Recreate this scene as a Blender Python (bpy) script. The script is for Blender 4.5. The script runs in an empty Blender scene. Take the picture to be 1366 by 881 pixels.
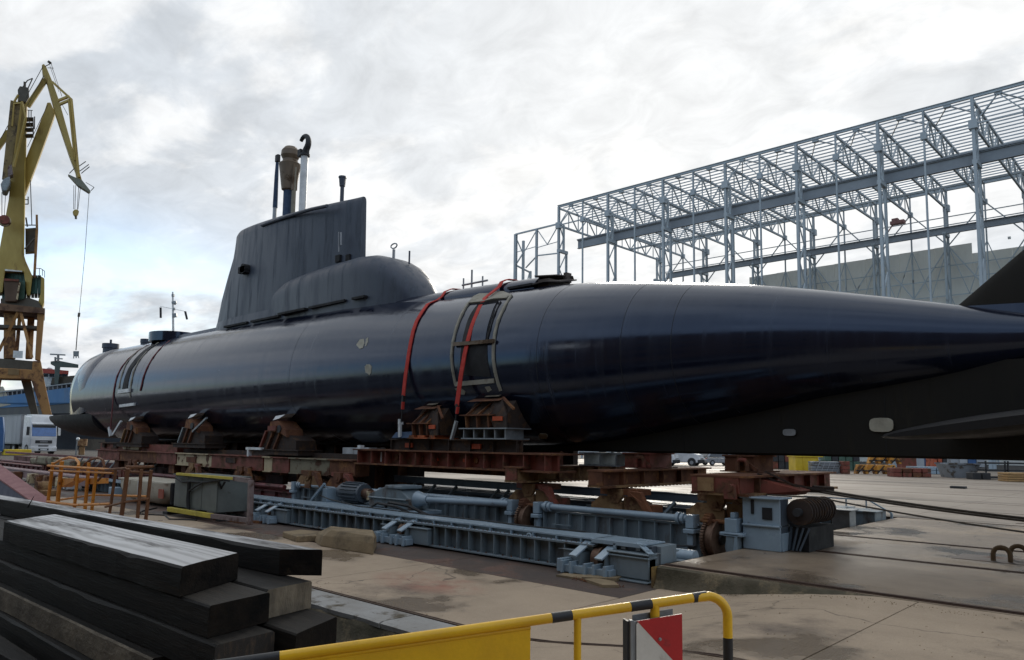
import bpy, bmesh, math, random
from mathutils import Vector, Matrix
random.seed(7)
SC = bpy.context.scene
COL = SC.collection
R = math.radians

# ------------------------------------------------------------------ camera
cam = bpy.data.cameras.new('camera'); co = bpy.data.objects.new('camera', cam); COL.objects.link(co)
cam.sensor_width = 36.0; cam.lens = 26.37; cam.shift_y = 0.0356
cam.clip_start = 0.05; cam.clip_end = 9000
co.matrix_world = Matrix(((0.7297, 0.0600, 0.6811, 0.0), (0.6836, -0.0832, -0.7251, 0.0), (0.0131, 0.9947, -0.1016, 1.75), (0, 0, 0, 1)))
SC.camera = co

# ------------------------------------------------------------------ sky, sun, exposure
SUN = Vector((-0.475, 0.800, 0.365)).normalized()       # low sun, behind the steel hall, veiled by cloud
sun_el = math.asin(SUN.z); sun_az = math.atan2(SUN.x, SUN.y)
w = bpy.data.worlds.new('World'); SC.world = w; w.use_nodes = True
nt = w.node_tree; N = nt.nodes; L = nt.links; N.clear()
def wn(t, **k):
    n = N.new(t)
    for a, b in k.items(): setattr(n, a, b)
    return n
def wmath(op, a, b=None, clamp=False):
    n = wn('ShaderNodeMath', operation=op, use_clamp=clamp)
    for i, v in enumerate((a, b)):
        if v is None: continue
        if isinstance(v, (int, float)): n.inputs[i].default_value = v
        else: L.new(v, n.inputs[i])
    return n.outputs[0]
def wmix(f, a, b):
    n = wn('ShaderNodeMix', data_type='RGBA')
    for s, v in ((n.inputs['Factor'], f), (n.inputs[6], a), (n.inputs[7], b)):
        if isinstance(v, (int, float)): s.default_value = v
        elif isinstance(v, tuple): s.default_value = (*v, 1)
        else: L.new(v, s)
    return n.outputs[2]
def wramp(v, lo, hi):
    n = wn('ShaderNodeMapRange', interpolation_type='SMOOTHSTEP'); L.new(v, n.inputs[0])
    n.inputs[1].default_value = lo; n.inputs[2].default_value = hi
    return n.outputs[0]
def wnoise(vec, scale, detail=6, rough=.55, dist=0.0):
    n = wn('ShaderNodeTexNoise'); L.new(vec, n.inputs['Vector'])
    n.inputs['Scale'].default_value = scale; n.inputs['Detail'].default_value = detail
    n.inputs['Roughness'].default_value = rough; n.inputs['Distortion'].default_value = dist
    return n.outputs['Fac']
sky = wn('ShaderNodeTexSky', sky_type='NISHITA', sun_disc=False, sun_elevation=sun_el, sun_rotation=sun_az, air_density=1.0, dust_density=1.5, ozone_density=1.5)
tc = wn('ShaderNodeTexCoord'); sep = wn('ShaderNodeSeparateXYZ'); L.new(tc.outputs['Generated'], sep.inputs[0])
zz = wmath('ADD', wmath('MAXIMUM', sep.outputs[2], 0.0), 0.26)
cmb = wn('ShaderNodeCombineXYZ'); L.new(wmath('DIVIDE', sep.outputs[0], zz), cmb.inputs[0]); L.new(wmath('DIVIDE', sep.outputs[1], zz), cmb.inputs[1])
mp = wn('ShaderNodeMapping'); L.new(cmb.outputs[0], mp.inputs[0]); mp.inputs['Scale'].default_value = (1.0, 1.25, 1.0); mp.inputs['Location'].default_value = (3.1, 1.7, .4)
n_big = wnoise(mp.outputs[0], 1.1, 4, .5, .3)
n_mid = wnoise(mp.outputs[0], 3.6, 10, .56, .3)
dot = wn('ShaderNodeVectorMath', operation='DOT_PRODUCT'); L.new(tc.outputs['Generated'], dot.inputs[0]); dot.inputs[1].default_value = SUN
sd = wmath('MAXIMUM', dot.outputs['Value'], 0.0)
glow = wmath('POWER', sd, 9.0)
thick = wramp(wmath('ADD', wmath('MULTIPLY', n_mid, .66), wmath('MULTIPLY', n_big, .34)), .45, .555)
cloud = wmix(thick, (8.9, 9.1, 9.3), (6.3, 6.8, 7.4))
cloud = wmix(wmath('MULTIPLY', glow, .56, True), cloud, (12.0, 11.8, 11.4))
back = wmath('SUBTRACT', 1.0, wramp(dot.outputs['Value'], -.55, .55))      # clouds away from the sun are lit by blue sky
cloud = wmix(wmath('MULTIPLY', back, .95), cloud, wmix(thick, (7.0, 8.3, 10.4), (4.6, 5.7, 7.5)))
fluff = wn('ShaderNodeMapRange'); L.new(wnoise(mp.outputs[0], 7.5, 9, .6, .5), fluff.inputs[0]); fluff.inputs[1].default_value = .32; fluff.inputs[2].default_value = .68; fluff.inputs[3].default_value = .90; fluff.inputs[4].default_value = 1.14
fl = wn('ShaderNodeMix', data_type='RGBA', blend_type='MULTIPLY'); fl.inputs['Factor'].default_value = 1.0; L.new(cloud, fl.inputs[6])
flc = wn('ShaderNodeCombineColor'); [L.new(fluff.outputs[0], flc.inputs[q]) for q in range(3)]; L.new(flc.outputs[0], fl.inputs[7]); cloud = fl.outputs[2]
gapn = wnoise(mp.outputs[0], .8, 7, .55, .5)
low = wmath('SUBTRACT', 1.0, wramp(sep.outputs[2], .17, .31))
away = wmath('SUBTRACT', 1.0, wramp(dot.outputs['Value'], .74, .92))
gap = wmath('MULTIPLY', wramp(gapn, .40, .52), wmath('MULTIPLY', low, away))
gap = wmath('MULTIPLY', gap, .9)
skyc = wn('ShaderNodeMix', data_type='RGBA', blend_type='MULTIPLY'); skyc.inputs['Factor'].default_value = 1.0
L.new(sky.outputs[0], skyc.inputs[6]); skyc.inputs[7].default_value = (1.9, 2.1, 2.25, 1)
out = wmix(gap, cloud, skyc.outputs[2])
bg = wn('ShaderNodeBackground'); L.new(out, bg.inputs[0]); bg.inputs[1].default_value = 0.08
wo = wn('ShaderNodeOutputWorld'); L.new(bg.outputs[0], wo.inputs[0])

sl = bpy.data.lights.new('sun', 'SUN'); so = bpy.data.objects.new('sun', sl); COL.objects.link(so)
sl.energy = 2.0; sl.angle = R(12); sl.color = (1.0, .93, .82)
so.rotation_euler = SUN.to_track_quat('Z', 'Y').to_euler(); so.location = (0, 0, 60)
SC.view_settings.view_transform = 'Standard'; SC.view_settings.look = 'None'
SC.view_settings.exposure = 0.3; SC.view_settings.gamma = 1.0
SC.render.engine = 'CYCLES'; SC.cycles.max_bounces = 6; SC.cycles.caustics_reflective = False; SC.cycles.caustics_refractive = False

# ------------------------------------------------------------------ materials
MATS = {}
def mat(name, col, rough=.6, metal=0.0, col2=None, lo=.35, hi=.65, scale=3.0, stretch=(1, 1, 1), bump=.15, bscale=None, rust=None, rscale=2.0, rlo=.52, rhi=.6, r2=None, spec=.5, coat=0.0, rstretch=(1, 1, 1), world=False, crack=0.0, wet=0.0, bdist=.02, rrough=.88, tint=None, stain=None, cstretch=(1, 1, 1)):
    m = bpy.data.materials.new(name); m.use_nodes = True
    t = m.node_tree; nd = t.nodes; lk = t.links; b = nd['Principled BSDF']
    def put(s, v):
        if isinstance(v, (int, float)): s.default_value = v
        elif isinstance(v, tuple): s.default_value = (*v, 1) if len(v) == 3 and s.type == 'RGBA' else v
        else: lk.new(v, s)
    tcn = nd.new('ShaderNodeTexCoord'); base = tcn.outputs['Object']
    if world:
        gn = nd.new('ShaderNodeNewGeometry'); base = gn.outputs['Position']
    else:
        oi = nd.new('ShaderNodeObjectInfo')
        ml = nd.new('ShaderNodeMath'); ml.operation = 'MULTIPLY'; lk.new(oi.outputs['Random'], ml.inputs[0]); ml.inputs[1].default_value = 40
        ad = nd.new('ShaderNodeVectorMath'); ad.operation = 'ADD'; lk.new(base, ad.inputs[0]); lk.new(ml.outputs[0], ad.inputs[1]); base = ad.outputs[0]
    def mapped(s):
        mpn = nd.new('ShaderNodeMapping'); lk.new(base, mpn.inputs[0]); mpn.inputs['Scale'].default_value = s
        return mpn.outputs[0]
    def noise(v, sc, det=6, ro=.6):
        n = nd.new('ShaderNodeTexNoise'); lk.new(v, n.inputs['Vector']); n.inputs['Scale'].default_value = sc
        n.inputs['Detail'].default_value = det; n.inputs['Roughness'].default_value = ro
        return n.outputs['Fac']
    def rng(v, a, c, o0=0.0, o1=1.0):
        n = nd.new('ShaderNodeMapRange'); lk.new(v, n.inputs[0]); n.inputs[1].default_value = a; n.inputs[2].default_value = c
        n.inputs[3].default_value = o0; n.inputs[4].default_value = o1
        return n.outputs[0]
    def mix(f, a, c):
        n = nd.new('ShaderNodeMix'); n.data_type = 'RGBA'; put(n.inputs['Factor'], f); put(n.inputs[6], a); put(n.inputs[7], c)
        return n.outputs[2]
    c2 = col2 if col2 else tuple(x * .72 for x in col)
    n1 = noise(mapped(stretch), scale)
    c = mix(rng(n1, lo, hi), col, c2)
    fine = noise(mapped(stretch), bscale or scale * 9, 5, .65)
    c = mix(rng(fine, .3, .75, 0, .22), c, tuple(x * .55 for x in col))
    ra, rb = rough, (r2 if r2 is not None else min(1, rough * 1.25))
    ro = rng(n1, lo, hi, ra, rb)
    if rust:
        n2 = noise(mapped(rstretch), rscale, 8, .65)
        f = rng(n2, rlo, rhi)
        rc = mix(rng(fine, .35, .65), rust, tuple(x * .5 for x in rust))
        c = mix(f, c, rc)
        n = nd.new('ShaderNodeMix'); n.data_type = 'FLOAT'; lk.new(f, n.inputs[0]); lk.new(ro, n.inputs[2]); n.inputs[3].default_value = rrough; ro = n.outputs[0]
    if crack:
        cb_ = mapped(cstretch); dv = nd.new('ShaderNodeTexNoise'); lk.new(cb_, dv.inputs['Vector']); dv.inputs['Scale'].default_value = 1.1; dv.inputs['Detail'].default_value = 5
        av = nd.new('ShaderNodeVectorMath'); av.operation = 'ADD'; lk.new(cb_, av.inputs[0]); lk.new(dv.outputs['Color'], av.inputs[1])
        vo = nd.new('ShaderNodeTexVoronoi'); vo.feature = 'DISTANCE_TO_EDGE'; lk.new(av.outputs[0], vo.inputs['Vector']); vo.inputs['Scale'].default_value = crack
        ck = nd.new('ShaderNodeMath'); ck.operation = 'MULTIPLY'; lk.new(rng(vo.outputs['Distance'], 0, .008, 1, 0), ck.inputs[0]); lk.new(rng(noise(cb_, .45, 3), .46, .56), ck.inputs[1])
        c = mix(ck.outputs[0], c, tuple(x * .22 for x in col))
        sp = noise(base, 95, 2, .5); c = mix(rng(sp, .66, .72, 0, .55), c, tuple(min(1, x * 1.7) for x in col)); c = mix(rng(sp, .34, .28, 0, .6), c, tuple(x * .3 for x in col))
    if stain:
        (sx, sy), (rx, ry), scol = stain
        sv = nd.new('ShaderNodeVectorMath'); sv.operation = 'SUBTRACT'; lk.new(base, sv.inputs[0]); sv.inputs[1].default_value = (sx, sy, -.3)
        s2_ = nd.new('ShaderNodeVectorMath'); s2_.operation = 'DIVIDE'; lk.new(sv.outputs[0], s2_.inputs[0]); s2_.inputs[1].default_value = (rx, ry, 5)
        ln_ = nd.new('ShaderNodeVectorMath'); ln_.operation = 'LENGTH'; lk.new(s2_.outputs[0], ln_.inputs[0])
        sm = nd.new('ShaderNodeMath'); sm.operation = 'MULTIPLY'; lk.new(rng(ln_.outputs['Value'], .25, 1.0, 1, 0), sm.inputs[0]); lk.new(rng(noise(base, 1.6, 6), .42, .58, .1, .8), sm.inputs[1])
        c = mix(sm.outputs[0], c, scol)
    if wet:
        wf = rng(noise(base, wet, 5, .55), .53, .60)
        c = mix(wf, c, tuple(x * .5 for x in col))
        n = nd.new('ShaderNodeMix'); n.data_type = 'FLOAT'; lk.new(wf, n.inputs[0]); lk.new(ro, n.inputs[2]); n.inputs[3].default_value = .14; ro = n.outputs[0]
    put(b.inputs['Base Color'], c); put(b.inputs['Roughness'], ro); b.inputs['Metallic'].default_value = metal
    b.inputs['Specular IOR Level'].default_value = spec; b.inputs['Coat Weight'].default_value = coat
    if bump:
        bn = nd.new('ShaderNodeBump'); bn.inputs['Strength'].default_value = bump; bn.inputs['Distance'].default_value = bdist
        lk.new(fine, bn.inputs['Height']); lk.new(bn.outputs[0], b.inputs['Normal'])
    if tint: b.inputs['Specular Tint'].default_value = (*tint, 1)
    MATS[name] = m
    return m
RUST = (.13, .050, .022)
hull_m = mat('hull paint', (.0058, .0078, .0185), .13, col2=(.0085, .0112, .024), lo=.42, hi=.75, scale=1.0, stretch=(2.6, .3, .3), bump=.10, bscale=1.3, r2=.24, spec=.74, bdist=.045, rust=(.024, .029, .046), rscale=1.2, rstretch=(3.2, .22, .22), rlo=.54, rhi=.74, rrough=.32, tint=(.62, .76, 1.0))
bow_m = mat('streaked bow paint', (.0115, .0150, .036), .12, col2=(.016, .020, .042), scale=1.0, stretch=(2.6, .3, .3), bump=.08, bscale=1.6, r2=.26, spec=.6, rust=(.12, .14, .15), rscale=1.5, rstretch=(3, 3, .16), rlo=.54, rhi=.70, rrough=.45)
sail_m = mat('sail paint', (.034, .045, .068), .42, col2=(.050, .063, .088), lo=.45, hi=.7, scale=1.3, stretch=(1.6, 1.6, .35), bump=.05, bscale=6, r2=.6, rust=(.082, .102, .128), rscale=1.5, rstretch=(2.2, 2.2, .18), rlo=.52, rhi=.70)
skeg_m = mat('keel paint', (.0095, .0088, .0068), .6, col2=(.0145, .0130, .0100), scale=.8, stretch=(2.5, 1, .4), bump=.06, spec=.25, rust=(.026, .023, .016), rscale=1.4, rstretch=(2.5, 1, .3), rlo=.55, rhi=.7)
blackish = mat('black void paint', (.006, .006, .007), .7)
patch_m = mat('filler paste', (.40, .38, .30), .7, scale=6)
frame_m = mat('grey brown frame', (.27, .25, .195), .6, scale=4, rust=(.13, .08, .05), rlo=.62, rhi=.75)
strap_m = mat('red webbing', (.50, .035, .022), .75, col2=(.40, .03, .02), scale=8, bump=.3, bscale=160)
strap_dark = mat('dark red webbing', (.13, .012, .016), .75, scale=8)
black_m = mat('black rubber', (.012, .012, .013), .6)
white_m = mat('white paint', (.72, .73, .72), .45, scale=3, rust=(.35, .30, .26), rlo=.66, rhi=.8)
galv_m = mat('mast metal', (.36, .37, .38), .4, metal=.5, scale=5, stretch=(1, 1, .2))
brown_m = mat('brown mast housing', (.17, .12, .075), .5, scale=3, stretch=(1, 1, .4), rust=(.10, .06, .03))
bluec = mat('blue cloth wrap', (.05, .085, .15), .8, scale=6)
rust_m = mat('rusty steel', (.165, .062, .027), .85, col2=(.075, .030, .016), scale=2.2, bump=.35, rust=(.26, .11, .036), rscale=3.3)
darkbrown_m = mat('dark brown steel', (.038, .024, .018), .8, scale=3, bump=.3, rust=(.09, .045, .02), rscale=3)
maroon_m = mat('maroon red lead paint', (.21, .048, .027), .62, col2=(.13, .032, .02), scale=2.2, bump=.2, rust=(.13, .055, .025), rscale=2.6, rlo=.5, rhi=.58)
deepred_m = mat('deep red paint', (.14, .02, .022), .5, col2=(.08, .014, .014), scale=2.0, bump=.15, rust=(.06, .03, .02), rscale=2.6, rlo=.56, rhi=.64)
tanrust_m = mat('tan and rust steel', (.29, .175, .075), .75, col2=(.18, .09, .038), scale=3.0, bump=.3, rust=(.13, .05, .02), rscale=2.5, rlo=.5, rhi=.6)
cream_m = mat('cream paint', (.50, .40, .24), .6, col2=(.36, .28, .17), scale=2.0, bump=.2, rust=(.12, .05, .025), rscale=2.0, rlo=.53, rhi=.57)
orange_mark = mat('orange label', (.55, .085, .02), .6)
orange_shim = mat('orange steel', (.42, .10, .025), .7, scale=5, rust=(.12, .05, .02))
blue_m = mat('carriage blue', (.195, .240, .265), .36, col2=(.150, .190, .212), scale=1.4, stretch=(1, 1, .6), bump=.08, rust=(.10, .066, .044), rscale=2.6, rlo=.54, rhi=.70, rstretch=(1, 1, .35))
blue_lit = mat('carriage blue lit copy', (.29, .37, .43), .26, col2=(.23, .30, .355), scale=2, bump=.06, rust=(.10, .07, .05), rscale=3, rlo=.66, rhi=.74)  # lightened copy of the carriage blue, with light on upper faces in its colour
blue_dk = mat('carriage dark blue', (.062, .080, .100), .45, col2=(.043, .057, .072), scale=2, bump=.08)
wheel_m = mat('worn wheel steel', (.16, .095, .06), .5, metal=.4, col2=(.10, .05, .03), scale=6)
conc_m = mat('yard concrete', (.44, .335, .232), .55, col2=(.305, .230, .158), lo=.36, hi=.66, scale=.55, bump=.4, bscale=30, r2=.8, rust=(.14, .105, .08), rscale=.5, rlo=.54, rhi=.70, world=True, crack=.42, wet=.55, stain=((-8.6, 7.45), (1.3, .75), (.30, .11, .07)))
concwet_m = mat('damp slab concrete', (.30, .225, .155), .30, col2=(.165, .122, .086), lo=.38, hi=.62, scale=.45, bump=.2, bscale=30, r2=.5, rust=(.36, .28, .195), rscale=.42, rlo=.5, rhi=.66, world=True, crack=.3, wet=.38)
concfar_m = mat('far yard concrete', (.30, .245, .19), .55, col2=(.215, .172, .132), scale=.22, bump=.1, bscale=9, world=True, rust=(.125, .105, .085), rscale=.2, rlo=.52, rhi=.66, rstretch=(.3, 1.6, 1))
dirt_m = mat('dark oily concrete', (.10, .068, .052), .42, col2=(.055, .042, .036), scale=.7, bump=.2, bscale=20, r2=.65, rust=(.15, .085, .06), rscale=1.3, world=True)
moss_m = mat('mossy kerb concrete', (.115, .095, .062), .9, col2=(.045, .040, .022), scale=2.6, bump=.8, bscale=30, rust=(.20, .155, .09), rscale=2.2)
strip_m = mat('pale kerb concrete', (.34, .335, .32), .5, col2=(.24, .225, .20), scale=1.7, bump=.5, bscale=24, rust=(.12, .095, .06), rscale=2.5, rlo=.56, rhi=.66)
asph_m = mat('asphalt', (.055, .053, .05), .8, scale=1.2, bump=.4, world=True)
joint_m = mat('joint filler', (.045, .038, .032), .8)
rail_m = mat('yard rail steel', (.085, .05, .035), .5, metal=.3, scale=4)
block_m = mat('sandy block', (.27, .20, .115), .85, col2=(.19, .14, .08), scale=2.2, bump=.5, bscale=26, rust=(.12, .09, .055), rscale=1.4, rlo=.55, rhi=.7)
timber_m = mat('black tarred timber', (.010, .0095, .009), .6, col2=(.026, .023, .020), lo=.38, hi=.68, scale=2.4, stretch=(.45, 6, 6), bump=.35, bscale=9, r2=.7, spec=.14, rust=(.045, .036, .027), rscale=1.6, rstretch=(.5, 4, 4), rlo=.58, rhi=.72, crack=1.0, cstretch=(.22, 5, 5))
def wood_top():  # weathered top faces; the sky sheen is put into the pale base colour
    m = bpy.data.materials.new('weathered timber with painted sky sheen'); m.use_nodes = True; t = m.node_tree; nd = t.nodes; lk = t.links; b = nd['Principled BSDF']
    tcn = nd.new('ShaderNodeTexCoord'); mpn = nd.new('ShaderNodeMapping'); lk.new(tcn.outputs['Object'], mpn.inputs[0]); mpn.inputs['Scale'].default_value = (.42, 2.4, 1.0)
    wv = nd.new('ShaderNodeTexWave'); wv.wave_type = 'BANDS'; wv.bands_direction = 'Y'; lk.new(mpn.outputs[0], wv.inputs['Vector'])
    wv.inputs['Scale'].default_value = 1.1; wv.inputs['Distortion'].default_value = 16; wv.inputs['Detail'].default_value = 3; wv.inputs['Detail Scale'].default_value = .55
    n = nd.new('ShaderNodeTexNoise'); lk.new(mpn.outputs[0], n.inputs['Vector']); n.inputs['Scale'].default_value = 1.2; n.inputs['Detail'].default_value = 8; n.inputs['Roughness'].default_value = .65
    f = nd.new('ShaderNodeMath'); f.operation = 'MULTIPLY'; r1 = nd.new('ShaderNodeMapRange'); lk.new(n.outputs['Fac'], r1.inputs[0]); r1.inputs[1].default_value = .38; r1.inputs[2].default_value = .50
    r2 = nd.new('ShaderNodeMapRange'); lk.new(wv.outputs['Fac'], r2.inputs[0]); r2.inputs[1].default_value = .05; r2.inputs[2].default_value = .6; r2.inputs[3].default_value = .62
    lk.new(r1.outputs[0], f.inputs[0]); lk.new(r2.outputs[0], f.inputs[1])
    mx = nd.new('ShaderNodeMix'); mx.data_type = 'RGBA'; lk.new(f.outputs[0], mx.inputs['Factor']); mx.inputs[6].default_value = (.035, .034, .034, 1); mx.inputs[7].default_value = (.40, .40, .40, 1)
    lk.new(mx.outputs[2], b.inputs['Base Color'])
    rr_ = nd.new('ShaderNodeMapRange'); lk.new(f.outputs[0], rr_.inputs[0]); rr_.inputs[3].default_value = .6; rr_.inputs[4].default_value = .42; lk.new(rr_.outputs[0], b.inputs['Roughness'])
    bn = nd.new('ShaderNodeBump'); bn.inputs['Strength'].default_value = .3; bn.inputs['Distance'].default_value = .006; lk.new(wv.outputs['Fac'], bn.inputs['Height']); lk.new(bn.outputs[0], b.inputs['Normal'])
    b.inputs['Specular IOR Level'].default_value = .7
    return m
timber_sheen_m = wood_top()
timberl_m = mat('pale old timber', (.20, .165, .115), .7, col2=(.085, .07, .05), scale=1.6, stretch=(1.6, 5, 2), bump=.8, bscale=9)
endgrain_m = mat('timber end grain', (.006, .006, .006), .75, col2=(.02, .016, .013), scale=5, bump=.5, bscale=30, rust=(.11, .075, .042), rscale=2.0, rstretch=(1, 2.5, 1), rlo=.62, rhi=.76, spec=.06)
yellow_m = mat('barrier yellow', (.80, .47, .006), .35, col2=(.66, .37, .008), scale=3, bump=.08, bscale=60, rust=(.20, .11, .035), rscale=7, rlo=.64, rhi=.74, coat=.1)
bband_m = mat('black band tape', (.014, .015, .018), .45, rust=(.20, .2, .2), rscale=14, rlo=.70, rhi=.76)
red_m = mat('sign red', (.50, .018, .02), .38, col2=(.42, .016, .018), scale=7, bump=.05, rust=(.30, .05, .045), rscale=9, rlo=.60, rhi=.72)
signw_m = mat('sign white', (.66, .65, .59), .4, scale=3, col2=(.55, .54, .48), bump=.05, rust=(.36, .33, .27), rscale=6, rlo=.58, rhi=.75)
grey_m = mat('grey galvanised', (.28, .30, .31), .45, metal=.4, scale=6)
oran_m = mat('orange railing paint', (.62, .24, .02), .5, col2=(.50, .17, .015), scale=4, bump=.15, rust=(.16, .06, .025), rscale=5, rlo=.6, rhi=.68)
brrail_m = mat('rusty brown railing', (.20, .088, .036), .7, col2=(.13, .05, .02), scale=5, bump=.3)
cab_m = mat('cabinet grey green', (.135, .150, .138), .5, col2=(.105, .118, .108), scale=2, bump=.06, rust=(.07, .06, .05), rscale=2.5, rlo=.64, rhi=.75)
pinkgrey_m = mat('pink grey frame', (.22, .165, .155), .6, scale=4, rust=(.12, .06, .04))
crane_y = mat('crane yellow', (.46, .335, .085), .5, col2=(.33, .22, .045), scale=.35, stretch=(1, 1, .4), bump=.1, rust=(.22, .11, .04), rscale=.5, rlo=.58, rhi=.72, rstretch=(1, 1, .3))
crane_b = mat('crane ochre', (.40, .20, .055), .6, col2=(.29, .135, .045), scale=.3, stretch=(1, 1, .4), bump=.1, rust=(.17, .075, .035), rscale=.5)
crane_g = mat('crane house green', (.035, .095, .075), .5, col2=(.022, .06, .05), scale=.5)
crane_d = mat('crane dark steel', (.09, .075, .055), .6, scale=.6)
shipb_m = mat('ship blue', (.075, .20, .42), .5, col2=(.13, .25, .42), scale=.25, stretch=(1, 1, .3), bump=.05, rust=(.22, .24, .27), rscale=.25, rstretch=(1, 1, .12), rlo=.55, rhi=.7)
shipg_m = mat('ship grey bottom', (.10, .105, .11), .7, col2=(.16, .155, .14), scale=.4, stretch=(1, 1, .15), bump=.05)
shipd_m = mat('ship dark bottom', (.035, .042, .052), .6, scale=.2)
sred_m = mat('ship red', (.40, .06, .04), .5)
steel_m = mat('hall steel', (.42, .475, .51), .55, col2=(.34, .39, .425), scale=.4, bump=.05, rust=(.12, .10, .085), rscale=.6, rlo=.62, rhi=.74)
girder_m = mat('hall crane girder', (.29, .32, .355), .55, col2=(.24, .265, .295), scale=.3, bump=.05)
wall_m = mat('hall cladding', (.76, .74, .68), .7, col2=(.70, .68, .62), scale=.15, stretch=(1, 1, .3), bump=.04)
palewall_m = mat('pale shed wall', (.50, .51, .52), .7, scale=.2)
shed_m = mat('dark shed wall', (.042, .043, .045), .9, scale=.2, spec=.2)
glass_m = mat('dark glass', (.02, .028, .035), .08, bump=0, spec=.8)
bglass_m = mat('blue glass', (.05, .16, .42), .1, bump=0, spec=.8)
carw_m = mat('white car paint', (.70, .71, .72), .25, coat=.5, bump=0, scale=1)
carg_m = mat('silver car paint', (.33, .345, .36), .25, metal=.4, coat=.5, bump=0, scale=1)
tarp_m = mat('trailer tarpaulin', (.42, .42, .42), .6, col2=(.33, .33, .33), scale=.6, stretch=(1, 1, .2), bump=.1)
plast_m = mat('dark plastic', (.025, .026, .028), .6)
lamp_m = mat('lamp lens', (.75, .75, .72), .2, bump=0)
skip_m = mat('skip grey', (.22, .235, .25), .6, scale=1, rust=(.10, .08, .06))
cont_y = mat('container yellow', (.72, .50, .02), .45, scale=1, rust=(.3, .2, .05), rlo=.66, rhi=.75)
ochre_m = mat('anchor ochre', (.60, .27, .03), .55, col2=(.48, .20, .02), scale=1.5, rust=(.15, .07, .03))
green_m = mat('faded green', (.06, .12, .085), .6, scale=2)
wood_m = mat('pale new wood', (.42, .25, .10), .7, scale=2, stretch=(.4, 3, 3))
bluebox_m = mat('container blue', (.05, .13, .30), .5, scale=1)
tank_m = mat('cream hull gelcoat', (.47, .43, .34), .45, col2=(.38, .345, .27), scale=1.5, rust=(.22, .13, .08), rscale=2.2, rlo=.58, rhi=.72)
cable_m = mat('haul cable steel', (.10, .082, .062), .55, metal=.4, scale=8, bump=.6, bscale=90)
mplate_m = mat('maroon plate', (.25, .085, .085), .55, col2=(.20, .07, .075), scale=2, bump=.1)
navy_m = mat('navy plate', (.045, .055, .105), .5, scale=2)

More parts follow.
